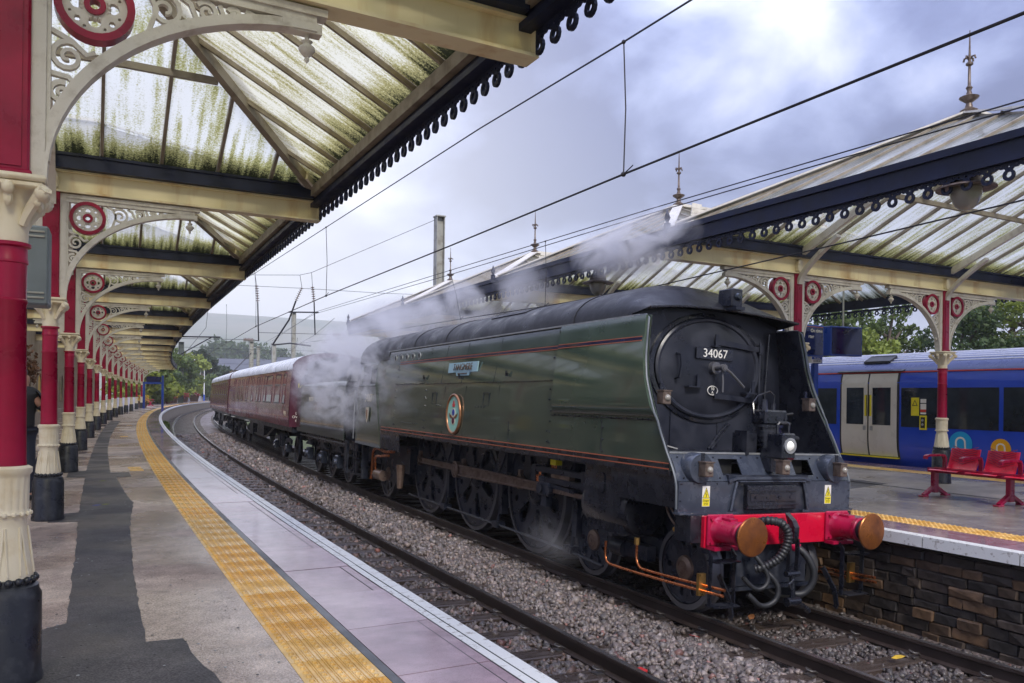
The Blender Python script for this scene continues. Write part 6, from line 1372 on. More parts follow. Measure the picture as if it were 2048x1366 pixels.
# ------------------------------------------------------------------ overhead line
def wire(name, pts, r, label, cat='wire', m='wire'):
    b = MB(); b.tube(pts, r, 5); return tag(b.build(name, m), label, cat)
NC = [(-2.9, -5.43, 4.16), (-2.9, -4.94, 4.16), (-2.95, -1.84, 4.18), (-2.97, 1.77, 4.2), (-3.0, 7.87, 4.26), (-2.85, 17.12, 4.37), (-2.3, 34, 4.42), (-.9, 63.5, 4.5)]
NM = [(-2.95, -3.23, 5.2), (-2.95, -2.64, 5.22), (-2.95, -1.82, 5.25), (-2.97, .93, 5.37), (-3.0, 7.94, 5.57), (-2.95, 16.7, 5.88), (-3.2, 24.1, 6.1)]
wire('contact_wire', NC, .009, 'contact wire over the empty track, joined by droppers to the wire above it', 'wire'); wire('catenary_wire', NM, .008, 'highest sagging catenary wire crossing the sky from the canopy')
LC = [(.5, -3.89, 4.17), (.5, -2.95, 4.16), (.5, -.72, 4.1), (.45, 2.37, 4.02), (.35, 5.36, 4.03), (.25, 8.35, 4.08), (.1, 16, 4.2), (.3, 26, 4.5)]
wire('contact_wire', LC, .009, 'contact wire just above the roof of the steam engine')
for k, pts in enumerate(([(.5, -3.88, 5.03), (.5, -2.94, 5.04), (.5, -.7, 5.11), (.5, 2.46, 5.2), (.3, 9.78, 5.28), (.9, 26.0, 5.83), (3.0, 48, 6.0)], [(.5, -3.88, 4.98), (.5, -2.94, 4.98), (.5, -.7, 5.05), (.5, 2.46, 5.13), (.3, 9.77, 5.18), (.9, 26.05, 5.76), (2.6, 48, 5.9)])):
    wire('catenary_wire', pts, .008, ['upper of the paired catenary wires in front of the island canopy', 'lower of the paired catenary wires in front of the island canopy'][k])
def dropper(p0, p1, label): 
    b = MB(); b.tube([p0, ((p0[0]+p1[0])/2+.02, (p0[1]+p1[1])/2, (p0[2]+p1[2])/2), p1], .006, 5); b.ball(p1, .022, 5); b.ball(p0, .018, 5); b.tube([p1, (p1[0]+.02, p1[1]-.1, p1[2]+.05)], .006, 4); tag(b.build('dropper', 'wire'), label, 'wire')
dropper((-2.95, -1.82, 5.25), (-2.95, -1.84, 4.18), 'nearest vertical dropper between the two wires over the empty track')
dropper((-3.0, 7.94, 5.57), (-3.0, 7.87, 4.26), 'second vertical dropper beside the end of the canopy girder'); dropper((-2.95, 16.7, 5.88), (-2.85, 17.1, 4.37), 'third dropper seen under the canopy girders')
dropper((.42, 5.5, 5.23), (.35, 5.36, 4.03), 'dropper above the middle of the engine'); dropper((.3, 9.78, 5.28), (.25, 9.0, 4.09), 'dropper above the engine cab'); dropper((-2.6, 26, 5.9), (-2.6, 26, 4.42), 'fourth dropper low beside the hills')
def mast(p, h, w_, label, m='steel_mast', z0=0.):
    t = empty('overhead_line_mast', (p[0], p[1], z0)); b = MB(); b.box(-w_/2, -w_/2+.03, -w_/2, w_/2, 0, h); b.box(w_/2-.03, w_/2, -w_/2, w_/2, 0, h); b.box(-w_/2+.03, w_/2-.03, -.02, .02, 0, h); b.build('mast_column', m, t); b = MB(); b.box(-w_/2-.03, w_/2+.03, -w_/2-.03, w_/2+.03, h, h+.05); b.build('mast_cap', m, t); tag(t, label, 'mast'); return t
mast((5.50, 23.75), 9.85, .36, 'tall grey steel mast rising behind the island canopy'); mast((3.98, 45.8), 7.75, .26, 'grey mast standing beyond the coaches'); mast((.66, 34.03), 4.9, .2, 'short mast behind the coach roofs')
mast(T(-7.2, 123.5, 0)[:2], 10.2, .75, 'dark green mast among the trees past the canopy end', 'mast_green'); mast((9, 97), 9.0, .5, 'distant mast left of the coaches'); mast((10.3, 100), 8.6, .4, 'second distant mast left of the coaches')
wire('span_wire', [(-4.4, 28.7, 7.42), (-2.09, 27.58, 7.38), (-1.34, 27.2, 7.35), (.33, 26.36, 7.37), (.76, 26.14, 7.48), (5.33, 23.83, 9.74)], .010, 'upper cross-span wire running to the top of the tall mast')
wire('span_wire', [(-4.2, 28.6, 6.98), (-2.23, 27.65, 6.92), (.41, 26.32, 6.82), (3.32, 24.85, 6.66), (5.4, 23.8, 6.6)], .009, 'lower cross-span wire below the upper one')
def insul(pts, i0, i1, label, rod=.028):
    t = empty('insulator_rod', pts[0]); o = Vector(pts[0]); P = [Vector(p)-o for p in pts]
    b = MB(); b.tube(P[:i0+1], .010, 6); b.tube(P[i1:], rod, 6); b.build('arm_rod', 'wire', t, smooth=60)
    b = MB(); a, c = P[i0], P[i1]; b.tube([a, c], .02, 6)
    for k in range(7): q = a+(c-a)*((k+.5)/7); b.cyl(q-(c-a)*.02, q+(c-a)*.02, .085, .05, 10)
    b.build('insulator', 'insulator', t, smooth=40); tag(t, label, 'insulator')
insul([(-1.34, 27.2, 7.35), (-1.28, 27.17, 6.93), (-1.23, 27.14, 6.22), (-1.18, 27.12, 4.6)], 1, 2, 'vertical insulator rod, leftmost of three on the span wires')
insul([(.33, 26.36, 7.37), (.41, 26.32, 6.85), (.19, 26.43, 6.29), (-.06, 26.55, 5.49), (-.66, 26.86, 4.44)], 1, 2, 'slanted insulator rod in the middle of the span wires', .035)
insul([(.76, 26.14, 7.48), (.8, 26.12, 6.9), (.87, 26.09, 6.25), (.92, 26.06, 4.88)], 1, 2, 'vertical insulator rod, rightmost of three on the span wires')
insul([(-1.19, 27.12, 4.95), (1.57, 25.73, 4.91), (2.03, 25.5, 4.89), (2.6, 25.2, 4.88)], 1, 2, 'horizontal insulator rod pointing at the island canopy', .015)
insul([(-4.11, 28.6, 4.66), (-1.74, 27.4, 4.65), (-1.37, 27.22, 4.64), (-1.18, 27.12, 4.6)], 1, 2, 'horizontal insulator rod at the foot of the leftmost one', .02)
for pts, l in (([(-.08, 26.56, 5.82), (1.04, 26.0, 5.82)], 'short steel crossbar between two insulator rods'), ([(-.62, 26.84, 4.44), (-.01, 26.53, 4.52), (.77, 26.13, 4.42)], 'bowed steel arm over the coach roofs'), ([(-4.11, 28.6, 4.74), (-2.6, 27.84, 4.74)], 'short tube above the lower left insulator')): wire('registration_tube', pts, .03, l, 'bar')
for pts, l in (([(6, 80, 5.6), (5.6, 60, 5.4), (3, 40, 5.2), (1, 30, 5.0)], 'far contact wire rising from the bend'), ([(7, 85, 6.8), (6.6, 60, 6.2), (4, 40, 5.9), (2.2, 28, 5.8)], 'far catenary wire rising from the bend'), ([(-2.6, 60, 6.0), (3, 62, 6.1), (10, 62, 6.2)], 'far cross wire over the coaches'), ([(-3, 90, 6.2), (4, 95, 6.1), (14, 100, 6.2)], 'farthest cross wire before the trees')): wire('line_wire', pts, .012, l)
wire('stay_wire', [(-3.4, 24.5, 5.9), (-3.3, 26.5, 5.0), (-4.2, 33, 3.4)], .008, 'slanting stay wire by the canopy end'); wire('cantilever_arm', [(2.4, 123, 8.2), (4.6, 118, 9.6), (6.2, 116, 10.6)], .09, 'slanted arm on the dark mast among the trees', 'bar'); wire('cantilever_arm', [(5.2, 95, 3.6), (9, 97, 7.6)], .06, 'slanted arm on the distant mast', 'bar')

# ------------------------------------------------------------------ far end of the platform
def lamp_post(o, y, h, label):
    t = empty('lamp_post', T(o, y, ZP)); b = MB(); b.cyl((0, 0, 1.2), (0, 0, h), .10, .07, 10); b.build('post', 'lamp_white', t, smooth=50); b = MB(); b.cyl((0, 0, 0), (0, 0, 1.25), .17, .16, 10); b.build('base', 'post_blue', t, smooth=50)
    for s in (-1, 1): b = MB(); b.tube([(0, 0, h), (s*.4, 0, h+.25), (s*.9, 0, h+.2)], .05, 6); b.bbox(*sorted((s*.7, s*1.4)), -.15, .15, h+.1, h+.24, .03); b.build('lantern', 'lamp_white', t)
    tag(t, label, 'lamp post', 'white lamp posts at the platform end')
lamp_post(-8.5, 114.75, 5.6, 'white lamp post nearest the canopy end'); lamp_post(-8.5, 141.2, 7.2, 'white lamp post beside the white shelter'); lamp_post(-8.5, 163.7, 6.4, 'farthest white lamp post beside the coach'); lamp_post(-8.0, 84.7, 4.6, 'white lamp post under the end of the canopy')
t = empty('screen_frame', T(-7.0, 74, ZP), ROT(74)); 
for x, h in ((0, 2.5), (1.6, 3.1)): b = MB(); b.box(x-.1, x+.1, -.1, .1, 0, h); b.build('post', 'post_blue', t)
b = MB(); b.box(0, 1.6, -.1, .1, 2.3, 2.5); b.build('header', 'post_blue', t); b = MB(); b.box(.2, 1.45, -.14, .14, 2.5, 3.0); b.build('screen', 'screen_navy', t); tag(t, 'blue frame carrying a dark screen past the last column', 'frame')
t = empty('platform_sign', T(-8.6, 120, ZP), ROT(120))
for x in (-.55, .55): b = MB(); b.plate([circ(x, 3.55, .46, 14, .36)], lambda u, v, w_: (u, w_, v), -.03, .03); so_ = b.build('sign_face', 'post_blue', t); text('1' if x < 0 else '2', .6, 'letter_white', so_, (x, -.04, 3.5), (PI/2, 0, 0), .004)
b = MB(); b.box(-.05, .05, .05, .12, 0, 3.7); b.build('post', 'mast_green', t); tag(t, 'pair of blue platform number signs in front of the trees', 'sign')
t = empty('waiting_shelter', T(-9.2, 151, ZP), ROT(151)-.25); b = MB(); b.box(-1.3, 1.3, 0, 1.2, .2, 2.1); b.build('glazed_wall', 'lamp_white', t); b = MB(); b.box(-1.5, 1.5, -.2, 1.4, 2.2, 2.35); b.build('roof', 'galv', t)
for x in (-1.35, 1.35): b = MB(); b.box(x-.06, x+.06, -.1, .0, 0, 2.2); b.build('post', 'galv', t)
tag(t, 'small white platform shelter at the far end', 'shelter')
def planter(o, y, s, m, label):
    t = empty('flower_tub', T(o, y, ZP)); b = MB(); b.lathe([(.30*s, 0), (.42*s, .5*s), (.45*s, .52*s), (.38*s, .5*s), (.001, .48*s)], 14); b.build('tub', 'wood_tub', t, smooth=40)
    r = random.Random(int(y)); b = MB()
    for k in range(160):
        a, q, z = r.uniform(0, 6.28), r.random()**.5*.5*s, r.uniform(.45, 1.0)*s; c_ = Vector((q*cos(a), q*sin(a), z)); u = Vector((r.gauss(0, 1), r.gauss(0, 1), r.gauss(0, 1))).normalized()*.09*s; v = u.cross(Vector((r.gauss(0, 1), r.gauss(0, 1), 1))).normalized()*.06*s
        b.add([c_-u, c_+v, c_+u, c_-v], [(0, 1, 2, 3)])
    b.build('flowers', m, t, kind='stuff'); tag(t, label, 'planter')
planter(-7.5, 79.2, 1.2, 'flower_yellow', 'tub of yellow flowers by the blue screen frame'); planter(-8.0, 147.5, 2.2, 'flower_red', 'large tub of red flowers before the white shelter'); planter(-7.9, 121, 1.5, 'flower_yellow', 'tub of flowers at the foot of the dark mast'); planter(-8.3, 138, 1.5, 'flower_red', 'red flower tub by the middle lamp post'); planter(-8.2, 119, 1.6, 'flower_red', 'red flower tub among the distant seats')
# ------------------------------------------------------------------ station building behind the columns
sb = empty('station_building'); tag(sb, 'sandstone station building under the canopy behind the columns', 'building')
b = MB(); b.sweep([(-10.0, ZP), (-10.0, 5.4), (-15, 5.4), (-15, ZP)], ys(4.5, 66, 2)); b.build('wall', 'stone_wall', sb)
b = MB(); b.sweep([(-9.97, ZP), (-9.92, ZP), (-9.92, ZP+.5), (-9.97, ZP+.55)], ys(4.5, 66, 2)); b.build('plinth_course', 'sandstone', sb)
for i, y in enumerate((9, 14, 19.5, 25, 31, 34.5, 39, 44, 50, 56)):
    door = i in (2, 5, 8); w_, z0, z1 = (.62, ZP, 2.7) if door else (.55, ZP+.95, 2.9)
    o = [(-w_, z0), (w_, z0), (w_, z1)]+[(w_*cos(a), z1+w_*.75*sin(a)) for a in np.linspace(.2, PI-.2, 8)]+[(-w_, z1)]
    s_ = [(-w_-.18, z0), (w_+.18, z0), (w_+.18, z1)]+[((w_+.18)*cos(a), z1+(w_+.18)*.75*sin(a)) for a in np.linspace(.2, PI-.2, 8)]+[(-w_-.18, z1)]
    f = lambda u, v, w2: T(-10.0+w2, y+u, v)
    b = MB(); b.plate([s_, o], f, -.02, .06); fr = b.build('door_surround' if door else 'window_surround', 'sandstone', sb)
    b = MB(); b.plate([o], f, .0, .02); b.build('door_leaf' if door else 'window_pane', 'door_yellow' if door else 'glass_dark', fr)
for i, y in enumerate((11.5, 16.6, 22, 28, 36.5)):
    b = MB(); b.plate([rrect(-.3, .3, 2.0, 2.85, .02)], lambda u, v, w2: T(-10.0+w2, y+u, v), .0, .05); po = b.build('notice_board', 'lamp_white', sb); b = MB(); b.plate([rrect(-.24, .24, 2.06, 2.5, .01)], lambda u, v, w2: T(-10.0+w2, y+u, v), .05, .055); b.build('notice_print', ['post_blue', 'sign_yellow', 'shirt', 'post_blue', 'print_black'][i], po)
def basket(loc, s, label):
    t = empty('hanging_basket', loc); r = random.Random(int(loc[1]*10)); b = MB()
    for k in range(420):
        d = Vector((r.gauss(0, 1), r.gauss(0, 1), r.gauss(0, .8))).normalized()*s*r.uniform(.4, 1)
        if d.z < 0: d.z *= 1.3
        u = Vector((r.gauss(0, 1), r.gauss(0, 1), r.gauss(0, 1))).normalized()*.06; v = u.cross(Vector((r.gauss(0, 1), r.gauss(0, 1), 1))).normalized()*.035; b.add([d-u, d+v, d+u, d-v], [(0, 1, 2, 3)])
    b.build('plant', 'dry_plant', t, kind='stuff'); b = MB(); b.tube([(0, 0, s*.3), (0, 0, 4.75-loc[2])], .01, 5); b.build('chain', 'wire', t); b = MB(); b.lathe([(.001, -s*.5), (s*.4, -s*.35), (s*.55, 0)], 12); b.build('bowl', 'wood_tub', t); tag(t, label, 'basket')
basket((-8.45, 12.6, 3.05), .42, 'brown dried plant in a hanging basket left of the second column'); basket((-8.9, 20.5, 3.0), .4, 'hanging basket farther along under the canopy')
t = empty('floor_sign', (-7.75, 11.5, ZP), .4); b = MB(); b.plate([[(-.28, 0), (.28, 0), (.05, .35), (.05, .9), (-.05, .9), (-.05, .35)]], lambda u, v, w_: (u, w_, v), -.03, .03); b.build('sign_board', 'navy', t); tag(t, 'dark blue folding floor sign behind the photographing person', 'sign')
# ------------------------------------------------------------------ trees: tapered trunk, limbs and a crown of leaf-sized faces in clumps
def leaf_cloud(name, clumps, n, size, m, parent, seed, flat=.0):
    r = np.random.default_rng(seed); k = len(clumps); C_ = np.array(clumps); w_ = C_[:, 3]**2; idx = r.choice(k, n, p=w_/w_.sum())
    d = r.normal(size=(n, 3)); d /= np.linalg.norm(d, axis=1)[:, None]; rad = C_[idx, 3]*r.uniform(.35, 1.08, n)**.6
    c = C_[idx, :3]+d*rad[:, None]*np.array([1, 1, .85])
    u = r.normal(size=(n, 3)); u /= np.linalg.norm(u, axis=1)[:, None]; t = r.normal(size=(n, 3)); v = np.cross(u, t); v /= np.linalg.norm(v, axis=1)[:, None]
    s = size*r.uniform(.6, 1.4, n)[:, None]; u = u*s; v = v*s*.6
    V = np.stack([c-u, c+v*.9, c+u, c-v*.9], 1).reshape(-1, 3)
    me = bpy.data.meshes.new(name); me.vertices.add(len(V)); me.vertices.foreach_set('co', V.ravel()); me.loops.add(n*4); me.loops.foreach_set('vertex_index', np.arange(n*4, dtype=np.int32)); me.polygons.add(n); me.polygons.foreach_set('loop_start', np.arange(0, n*4, 4, dtype=np.int32)); me.materials.append(MAT[m]); me.update(); me.validate()
    return link(name, me, parent, kind='stuff')
def tree(loc, h, cw, m, n, size, label, seed, name='leafy_tree', pine=False, group=None, sparse=1.0):
    r = random.Random(seed); t = empty(name, loc); b = MB()
    b.tube([(0, 0, 0), (.1*r.uniform(-1, 1), .1*r.uniform(-1, 1), h*.35), (.3*r.uniform(-1, 1), .3*r.uniform(-1, 1), h*.7), (.2*r.uniform(-1, 1), 0, h*.92)], [h*.026, h*.02, h*.011, h*.004], 7); cl = []
    for k in range(14):
        a = k*2.4+r.uniform(-.4, .4); z = h*r.uniform(.25, .85)
        if pine: q = cw*(1-z/h)*1.25
        else: q = cw*r.uniform(.45, .95)*(1-.55*abs(z/h-.55))
        p = Vector((q*cos(a), q*sin(a), z+q*.25)); b.tube([(0, 0, z-q*.3), tuple(p*.5+Vector((0, 0, z*.5-q*.05))), tuple(p)], [h*.010, h*.006, h*.002], 5)
        for j in range(3):
            g = Vector((r.gauss(0, .3), r.gauss(0, .3), r.gauss(0, .22)))*cw; c_ = p*(.55+.5*j/2)+Vector((0, 0, z*(.45-.5*j/2)))+g*.6; cl.append((*c_, cw*r.uniform(.16, .34)*(.6 if pine else 1)*sparse))
    cl.append((0, 0, h*.9, cw*.2 if pine else cw*.35)); b.build('trunk', 'bark', t, smooth=60); leaf_cloud('crown', cl, n, size, m, t, seed); tag(t, label, 'tree', group); return t
G1 = 'trees behind the blue train'
for i, (u, d, h, cw, m, n, sp, lab) in enumerate(((1650, 42, 8.4, 2.3, 'leaf', 5200, .8, 'sparse tree with bare branches left behind the information screen'), (1730, 38, 6.6, 1.9, 'leaf_light', 6500, 1.0, 'bright yellow-green bush-like tree above the blue train doors'), (1790, 46, 9.2, 2.6, 'leaf', 5200, .75, 'thin open-branched tree in the middle behind the blue train'), (1845, 50, 7.4, 1.8, 'leaf_pine', 4600, .9, 'dull green tree just left of the seat column'),
        (1935, 40, 8.2, 2.7, 'leaf_dark', 8000, 1.0, 'dense dark green tree right of the seat column'), (2015, 43, 9.6, 3.0, 'leaf', 8500, 1.0, 'tall mid-green tree at the right edge of the picture'), (2090, 39, 9.0, 2.8, 'leaf_light', 6000, 1.0, 'pale green tree cut by the right edge'), (1580, 46, 7.0, 2.4, 'leaf_light', 4200, 1.0, 'yellow-green tree glimpsed through the bracket behind the engine'))):
    p = BD(u, 800, d); tree((p.x, p.y, -.6), h, cw, m, n, .13, lab, 20+i, group=G1, sparse=sp)
hd = empty('hedge_row', (0, 0, 0)); r = random.Random(4); cl = []
for k in range(70): p = BD(1560+k*9, 800, 40+r.uniform(-3, 5)); cl.append((p.x, p.y, .6+r.uniform(0, 2.6), r.uniform(.7, 1.3)))
leaf_cloud('foliage', cl, 12000, .15, 'leaf_dark', hd, 99); tag(hd, 'undergrowth along the railway boundary behind the blue train', 'hedge', kind='stuff')
G2 = 'trees at the far end of the curved platform'
names = ['dense green tree beyond the last columns', 'dark green tree behind the blue screen frame', 'pale green tree behind the number signs', 'tall green tree left of the dark mast', 'light green tree right of the dark mast', 'bushy tree behind the white shelter', 'pointed conifer right of the shelter', 'dark conifer beside the far lamp post', 'round tree by the coach roofs', 'low tree next to the last coach', 'shrubby tree under the canopy end', 'yellow-green tree above the white fence']
for i, (u, d, h, cw, m, pine) in enumerate(((285, 100, 6.6, 3.2, 'leaf', 0), (305, 112, 7.2, 3.6, 'leaf_dark', 0), (325, 120, 8.0, 4.0, 'leaf', 0), (346, 128, 9.6, 4.2, 'leaf', 0), (366, 140, 9.4, 4.2, 'leaf_light', 0), (385, 165, 9.0, 4.6, 'leaf', 0), (404, 180, 13.0, 4.4, 'leaf_pine', 1), (420, 172, 10.5, 4.4, 'leaf_pine', 1), (434, 185, 8.5, 4.5, 'leaf_pine', 0), (446, 170, 5.2, 3.6, 'leaf', 0), (262, 95, 5.6, 3.2, 'leaf_light', 0), (316, 108, 5.2, 3.2, 'leaf_light', 0))):
    p = BD(u, 800, d); tree((p.x, p.y, 0), h, cw, m, 3000, .34, names[i], 60+i, 'conifer_tree' if pine else 'leafy_tree', bool(pine), G2)
b = MB()
fe = empty('platform_fence'); 
for k in range(46):
    y = 74+k*2.2; b = MB(); b.sweep([(-9.6, ZP), (-9.6, ZP+.95), (-9.54, ZP+.95), (-9.54, ZP)], [y, y+2.1]); b.build('fence_panel', 'lamp_white', fe)
tag(fe, 'low white fence along the back of the platform under the trees', 'fence')
# weeds against the platform wall on the bend
cl = [(*T(-4.65, 46+k*.8, -.1+.25*random.random()), .35) for k in range(12)]; wd = leaf_cloud('weeds', cl, 1500, .10, 'leaf', None, 5); tag(wd, 'green weeds growing from the platform wall on the bend', 'weeds')
# mill, houses and tree belt across the valley
def block(name, u0, u1, d, z0, z1, roof, m, mr, label, cat='building', win=True):
    p0, p1 = BD(u0, 800, d), BD(u1, 800, d*1.02); L = (p1-p0).xy.length; a = math.atan2(p1.y-p0.y, p1.x-p0.x); t = empty(name, (p0.x, p0.y, 0), a)
    b = MB(); b.box(0, L, 0, 12, -.6, z1); b.build('wall', m, t); b = MB(); b.add([(-.4, -.5, z1), (L+.4, -.5, z1), (L+.4, 12.5, z1), (-.4, 12.5, z1), (-.2, 6, z1+roof), (L+.2, 6, z1+roof)], [(0, 1, 5, 4), (3, 2, 5, 4), (0, 4, 3), (1, 2, 5), (0, 1, 2, 3)]); b.build('roof', mr, t)
    if win:
        for k in range(int(L/3)):
            for zz in (z1-2.4, z1-5.4):
                if zz > 0: b = MB(); b.box(1+k*3, 2.2+k*3, -.06, .1, zz, zz+1.5); b.build('window', 'glass_dark', t)
    tag(t, label, cat); return t
block('mill_building', 430, 560, 205, 0, 8.6, 3.2, 'mill_wall', 'slate', 'long brown mill with grey roof above the coaches'); block('mill_building', 556, 660, 215, 0, 9.4, 3.4, 'mill_wall', 'slate', 'second brown mill block beside the mast')
for k, (u, d, w_) in enumerate(((580, 420, 22), (612, 430, 20), (640, 440, 24), (668, 420, 20))): block('terrace_house', u, u+w_, d, 0, 17+k, 4, 'sandstone', 'slate', ['leftmost', 'second', 'third', 'rightmost'][k]+' of the stone houses on the hillside past the mill', 'house', False)
G3 = 'tree clumps on the hillside'
for k, (u, d, h, cw) in enumerate(((430, 430, 34, 11), (452, 450, 32, 13), (480, 470, 31, 12), (505, 460, 33, 13), (532, 480, 33, 12), (556, 470, 29, 10), (600, 480, 27, 10), (410, 420, 28, 10))):
    p = BD(u, 800, d); tree((p.x, p.y, 0), h, cw, 'leaf_dark', 1500, 1.3, ['first', 'second', 'third', 'fourth', 'fifth', 'sixth', 'seventh', 'outermost left'][k]+' hazy round tree in the belt below the hill', 90+k, group=G3)

# ------------------------------------------------------------------ person photographing from behind the columns
def skin(name, V, E, R, m, parent, root=0, sub=2):
    me = bpy.data.meshes.new(name); me.from_pydata(V, E, []); me.materials.append(MAT[m]); o = link(name, me, parent); md = o.modifiers.new('skin', 'SKIN'); md.use_smooth_shade = True
    sv = me.skin_vertices[0].data
    for i, q in enumerate(R): sv[i].radius = (q, q) if not isinstance(q, tuple) else q; sv[i].use_root = (i == root)
    o.modifiers.new('sub', 'SUBSURF').levels = sub; o.modifiers['sub'].render_levels = sub; return o
per = empty('person', (-7.69, 5.3, ZP), .95); tag(per, 'person in black hooded jacket and dark trousers raising a phone behind the columns', 'person')
body = skin('body', [(0, 0, .95), (0, 0, 1.15), (.0, 0, 1.38), (.02, 0, 1.50), (.05, 0, 1.62), (.06, 0, 1.70), (0, .10, .92), (0, .11, .5), (-.02, .11, .09), (.10, .12, .04), (0, -.10, .92), (.03, -.11, .5), (.01, -.11, .09), (.13, -.12, .04), (0, .19, 1.40), (.16, .24, 1.20), (.40, .12, 1.36), (0, -.19, 1.40), (.16, -.25, 1.20), (.41, -.10, 1.36)],
            [(0, 1), (1, 2), (2, 3), (3, 4), (4, 5), (0, 6), (6, 7), (7, 8), (8, 9), (0, 10), (10, 11), (11, 12), (12, 13), (2, 14), (14, 15), (15, 16), (2, 17), (17, 18), (18, 19)],
            [.13, .13, .13, .055, .085, .07, .085, .06, .04, .035, .085, .06, .04, .035, .06, .045, .03, .06, .045, .03], 'skin', per)
skin('jacket', [(0, 0, .90), (0, 0, 1.05), (0, 0, 1.25), (0, 0, 1.42), (-.04, 0, 1.50), (0, .20, 1.42), (.17, .26, 1.20), (.36, .14, 1.34), (0, -.20, 1.42), (.17, -.27, 1.20), (.37, -.12, 1.34)], [(0, 1), (1, 2), (2, 3), (3, 4), (3, 5), (5, 6), (6, 7), (3, 8), (8, 9), (9, 10)], [(.17, .19), (.17, .19), (.16, .19), (.14, .17), .11, .09, .078, .056, .09, .078, .056], 'jacket', per)
skin('trousers', [(0, 0, .93), (0, .10, .88), (0, .11, .5), (-.02, .11, .08), (0, -.10, .88), (.03, -.11, .5), (.01, -.11, .08)], [(0, 1), (1, 2), (2, 3), (0, 4), (4, 5), (5, 6)], [.14, .115, .085, .07, .115, .085, .07], 'jeans', per)
skin('shirt_hem', [(0, 0, .84), (0, 0, .90)], [(0, 1)], [(.165, .18), (.165, .18)], 'shirt', per)
for s, dx in ((1, -.02), (-1, .01)): skin('shoe', [(dx-.06, s*.11, .045), (dx+.04, s*.11, .05), (dx+.17, s*.12, .035)], [(0, 1), (1, 2)], [.05, .05, .04], 'print_black', per)
skin('hair', [(-.02, 0, 1.66), (.02, 0, 1.74), (.06, 0, 1.755)], [(0, 1), (1, 2)], [.085, .085, .07], 'hair', per)
for s in (1, -1):                         # hands: palm, four fingers round the phone, thumb
    y0 = .11*s if s > 0 else -.09
    V = [(.40, y0, 1.37), (.46, y0*.8, 1.42)]; E_ = [(0, 1)]; Rr = [.028, .032]
    for k in range(4):
        b0 = len(V); z = 1.405+.018*k; V += [(.49, y0*.75, z), (.52, y0*.72, z+.008), (.535, y0*.5, z+.012), (.53, y0*.35, z+.012)]; E_ += [(1, b0), (b0, b0+1), (b0+1, b0+2), (b0+2, b0+3)]; Rr += [.011, .010, .009, .008]
    b0 = len(V); V += [(.46, y0*.6, 1.45), (.48, y0*.45, 1.475), (.50, y0*.35, 1.48)]; E_ += [(1, b0), (b0, b0+1), (b0+1, b0+2)]; Rr += [.013, .011, .009]
    skin('hand', V, E_, Rr, 'skin', per, 0, 1)
b = MB(); b.bbox(.512, .522, -.045, .05, 1.385, 1.475, .003); ph = b.build('phone', 'print_black', None, loc=(-7.69, 5.3, ZP), rot=(0, 0, .95)); tag(ph, 'dark phone held up in both hands by the person in black', 'phone')

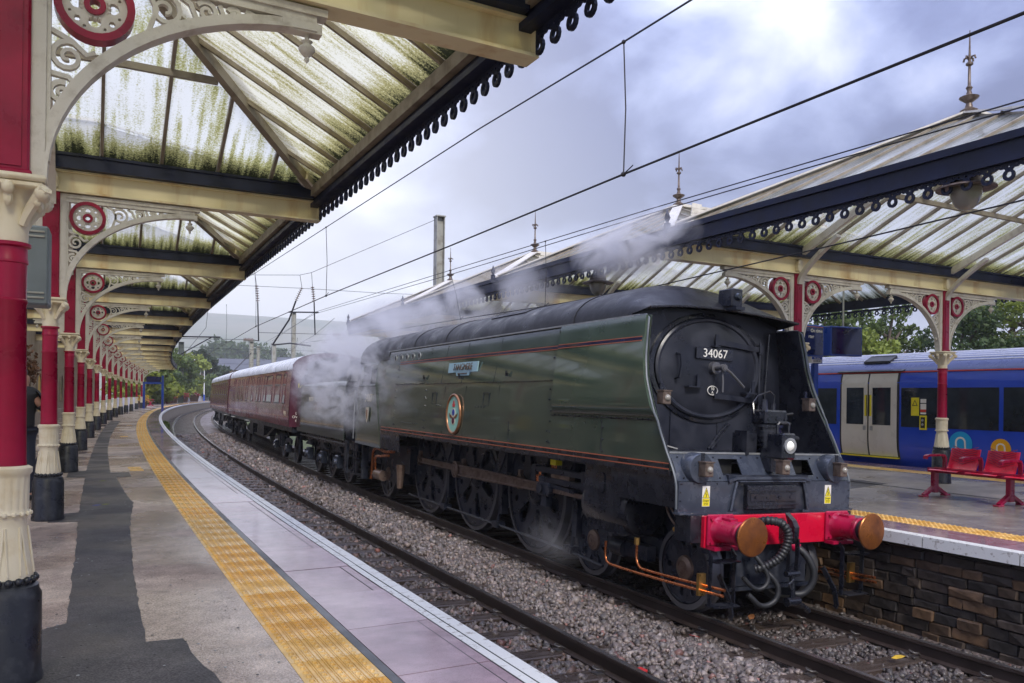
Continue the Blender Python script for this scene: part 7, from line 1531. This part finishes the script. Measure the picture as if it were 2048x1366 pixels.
# ------------------------------------------------------------------ steam drifting round the cab and over the engine
def steam(loc, sc, dens, scale, label, seed, rot=0., thr=(.46, .66)):
    b = MB(); b.ball((0, 0, 0), 1, 12); me = b.mesh('steam', None, smooth=180); o = link('steam', me, None, loc, (0, 0, rot)); o.scale = sc
    m = bpy.data.materials.new('steam'); m.use_nodes = True; nt = m.node_tree; N = nt.nodes; L = nt.links; N.clear(); out = N.new('ShaderNodeOutputMaterial'); pv = N.new('ShaderNodeVolumePrincipled'); pv.inputs['Color'].default_value = (1, .99, 1, 1); pv.inputs['Anisotropy'].default_value = .2
    tc = N.new('ShaderNodeTexCoord'); ge = N.new('ShaderNodeNewGeometry')
    mp = N.new('ShaderNodeMapping'); mp.inputs['Location'].default_value = (seed*3.1, seed, 0); mp.inputs['Scale'].default_value = (1, .55, 1); L.new(ge.outputs['Position'], mp.inputs[0])
    nz = N.new('ShaderNodeTexNoise'); nz.inputs['Scale'].default_value = scale; nz.inputs['Detail'].default_value = 5; nz.inputs['Roughness'].default_value = .6; nz.inputs['Distortion'].default_value = .6; L.new(mp.outputs[0], nz.inputs['Vector'])
    ln = N.new('ShaderNodeVectorMath'); ln.operation = 'LENGTH'; L.new(tc.outputs['Object'], ln.inputs[0])
    fo = N.new('ShaderNodeMapRange'); L.new(ln.outputs['Value'], fo.inputs[0]); fo.inputs[1].default_value = .35; fo.inputs[2].default_value = 1; fo.inputs[3].default_value = 1; fo.inputs[4].default_value = 0
    mr = N.new('ShaderNodeMapRange'); L.new(nz.outputs[0], mr.inputs[0]); mr.inputs[1].default_value = thr[0]; mr.inputs[2].default_value = thr[1]; mr.inputs[3].default_value = 0; mr.inputs[4].default_value = dens
    mu = N.new('ShaderNodeMath'); mu.operation = 'MULTIPLY'; L.new(mr.outputs[0], mu.inputs[0]); L.new(fo.outputs[0], mu.inputs[1]); L.new(mu.outputs[0], pv.inputs['Density']); L.new(pv.outputs[0], out.inputs['Volume'])
    me.materials.append(m); tag(o, label, 'steam', kind='stuff'); return o
steam((-1.5, 13.0, 2.85), (1.0, 4.4, 1.5), 3.6, 2.0, 'white steam drifting past the cab and tender side', 1, thr=(.50, .72))
steam((-.2, 12.0, 3.95), (1.6, 5.5, 1.0), 1.6, 1.0, 'thin steam rising over the cab roof', 2)
steam((.7, 8.6, 4.5), (.9, 4.2, .75), 2.6, 1.3, 'steam curling under the island canopy edge above the boiler', 3)
steam((.45, 2.9, 4.72), (.45, 1.7, .55), 7.0, 2.0, 'wisp of steam against the dark canopy fascia', 4)
steam((-1.15, 2.3, .45), (.35, .8, .40), .8, 2.2, 'faint steam leaking by the leading wheels', 5)
# ------------------------------------------------------------------ damp air over the valley
b = MB(); b.box(-4050, 4050, -350, 6050, -1.7, 245); hz = b.build('haze', None); hz['kind'] = 'stuff'; tag(hz, 'pale damp haze filling the air over the valley', 'haze')
m = bpy.data.materials.new('haze'); m.use_nodes = True; m.node_tree.nodes.clear(); o_ = m.node_tree.nodes.new('ShaderNodeOutputMaterial'); pv = m.node_tree.nodes.new('ShaderNodeVolumePrincipled'); pv.inputs['Density'].default_value = .00040; pv.inputs['Color'].default_value = (.97, .98, 1, 1); m.node_tree.links.new(pv.outputs[0], o_.inputs['Volume']); hz.data.materials.append(m)
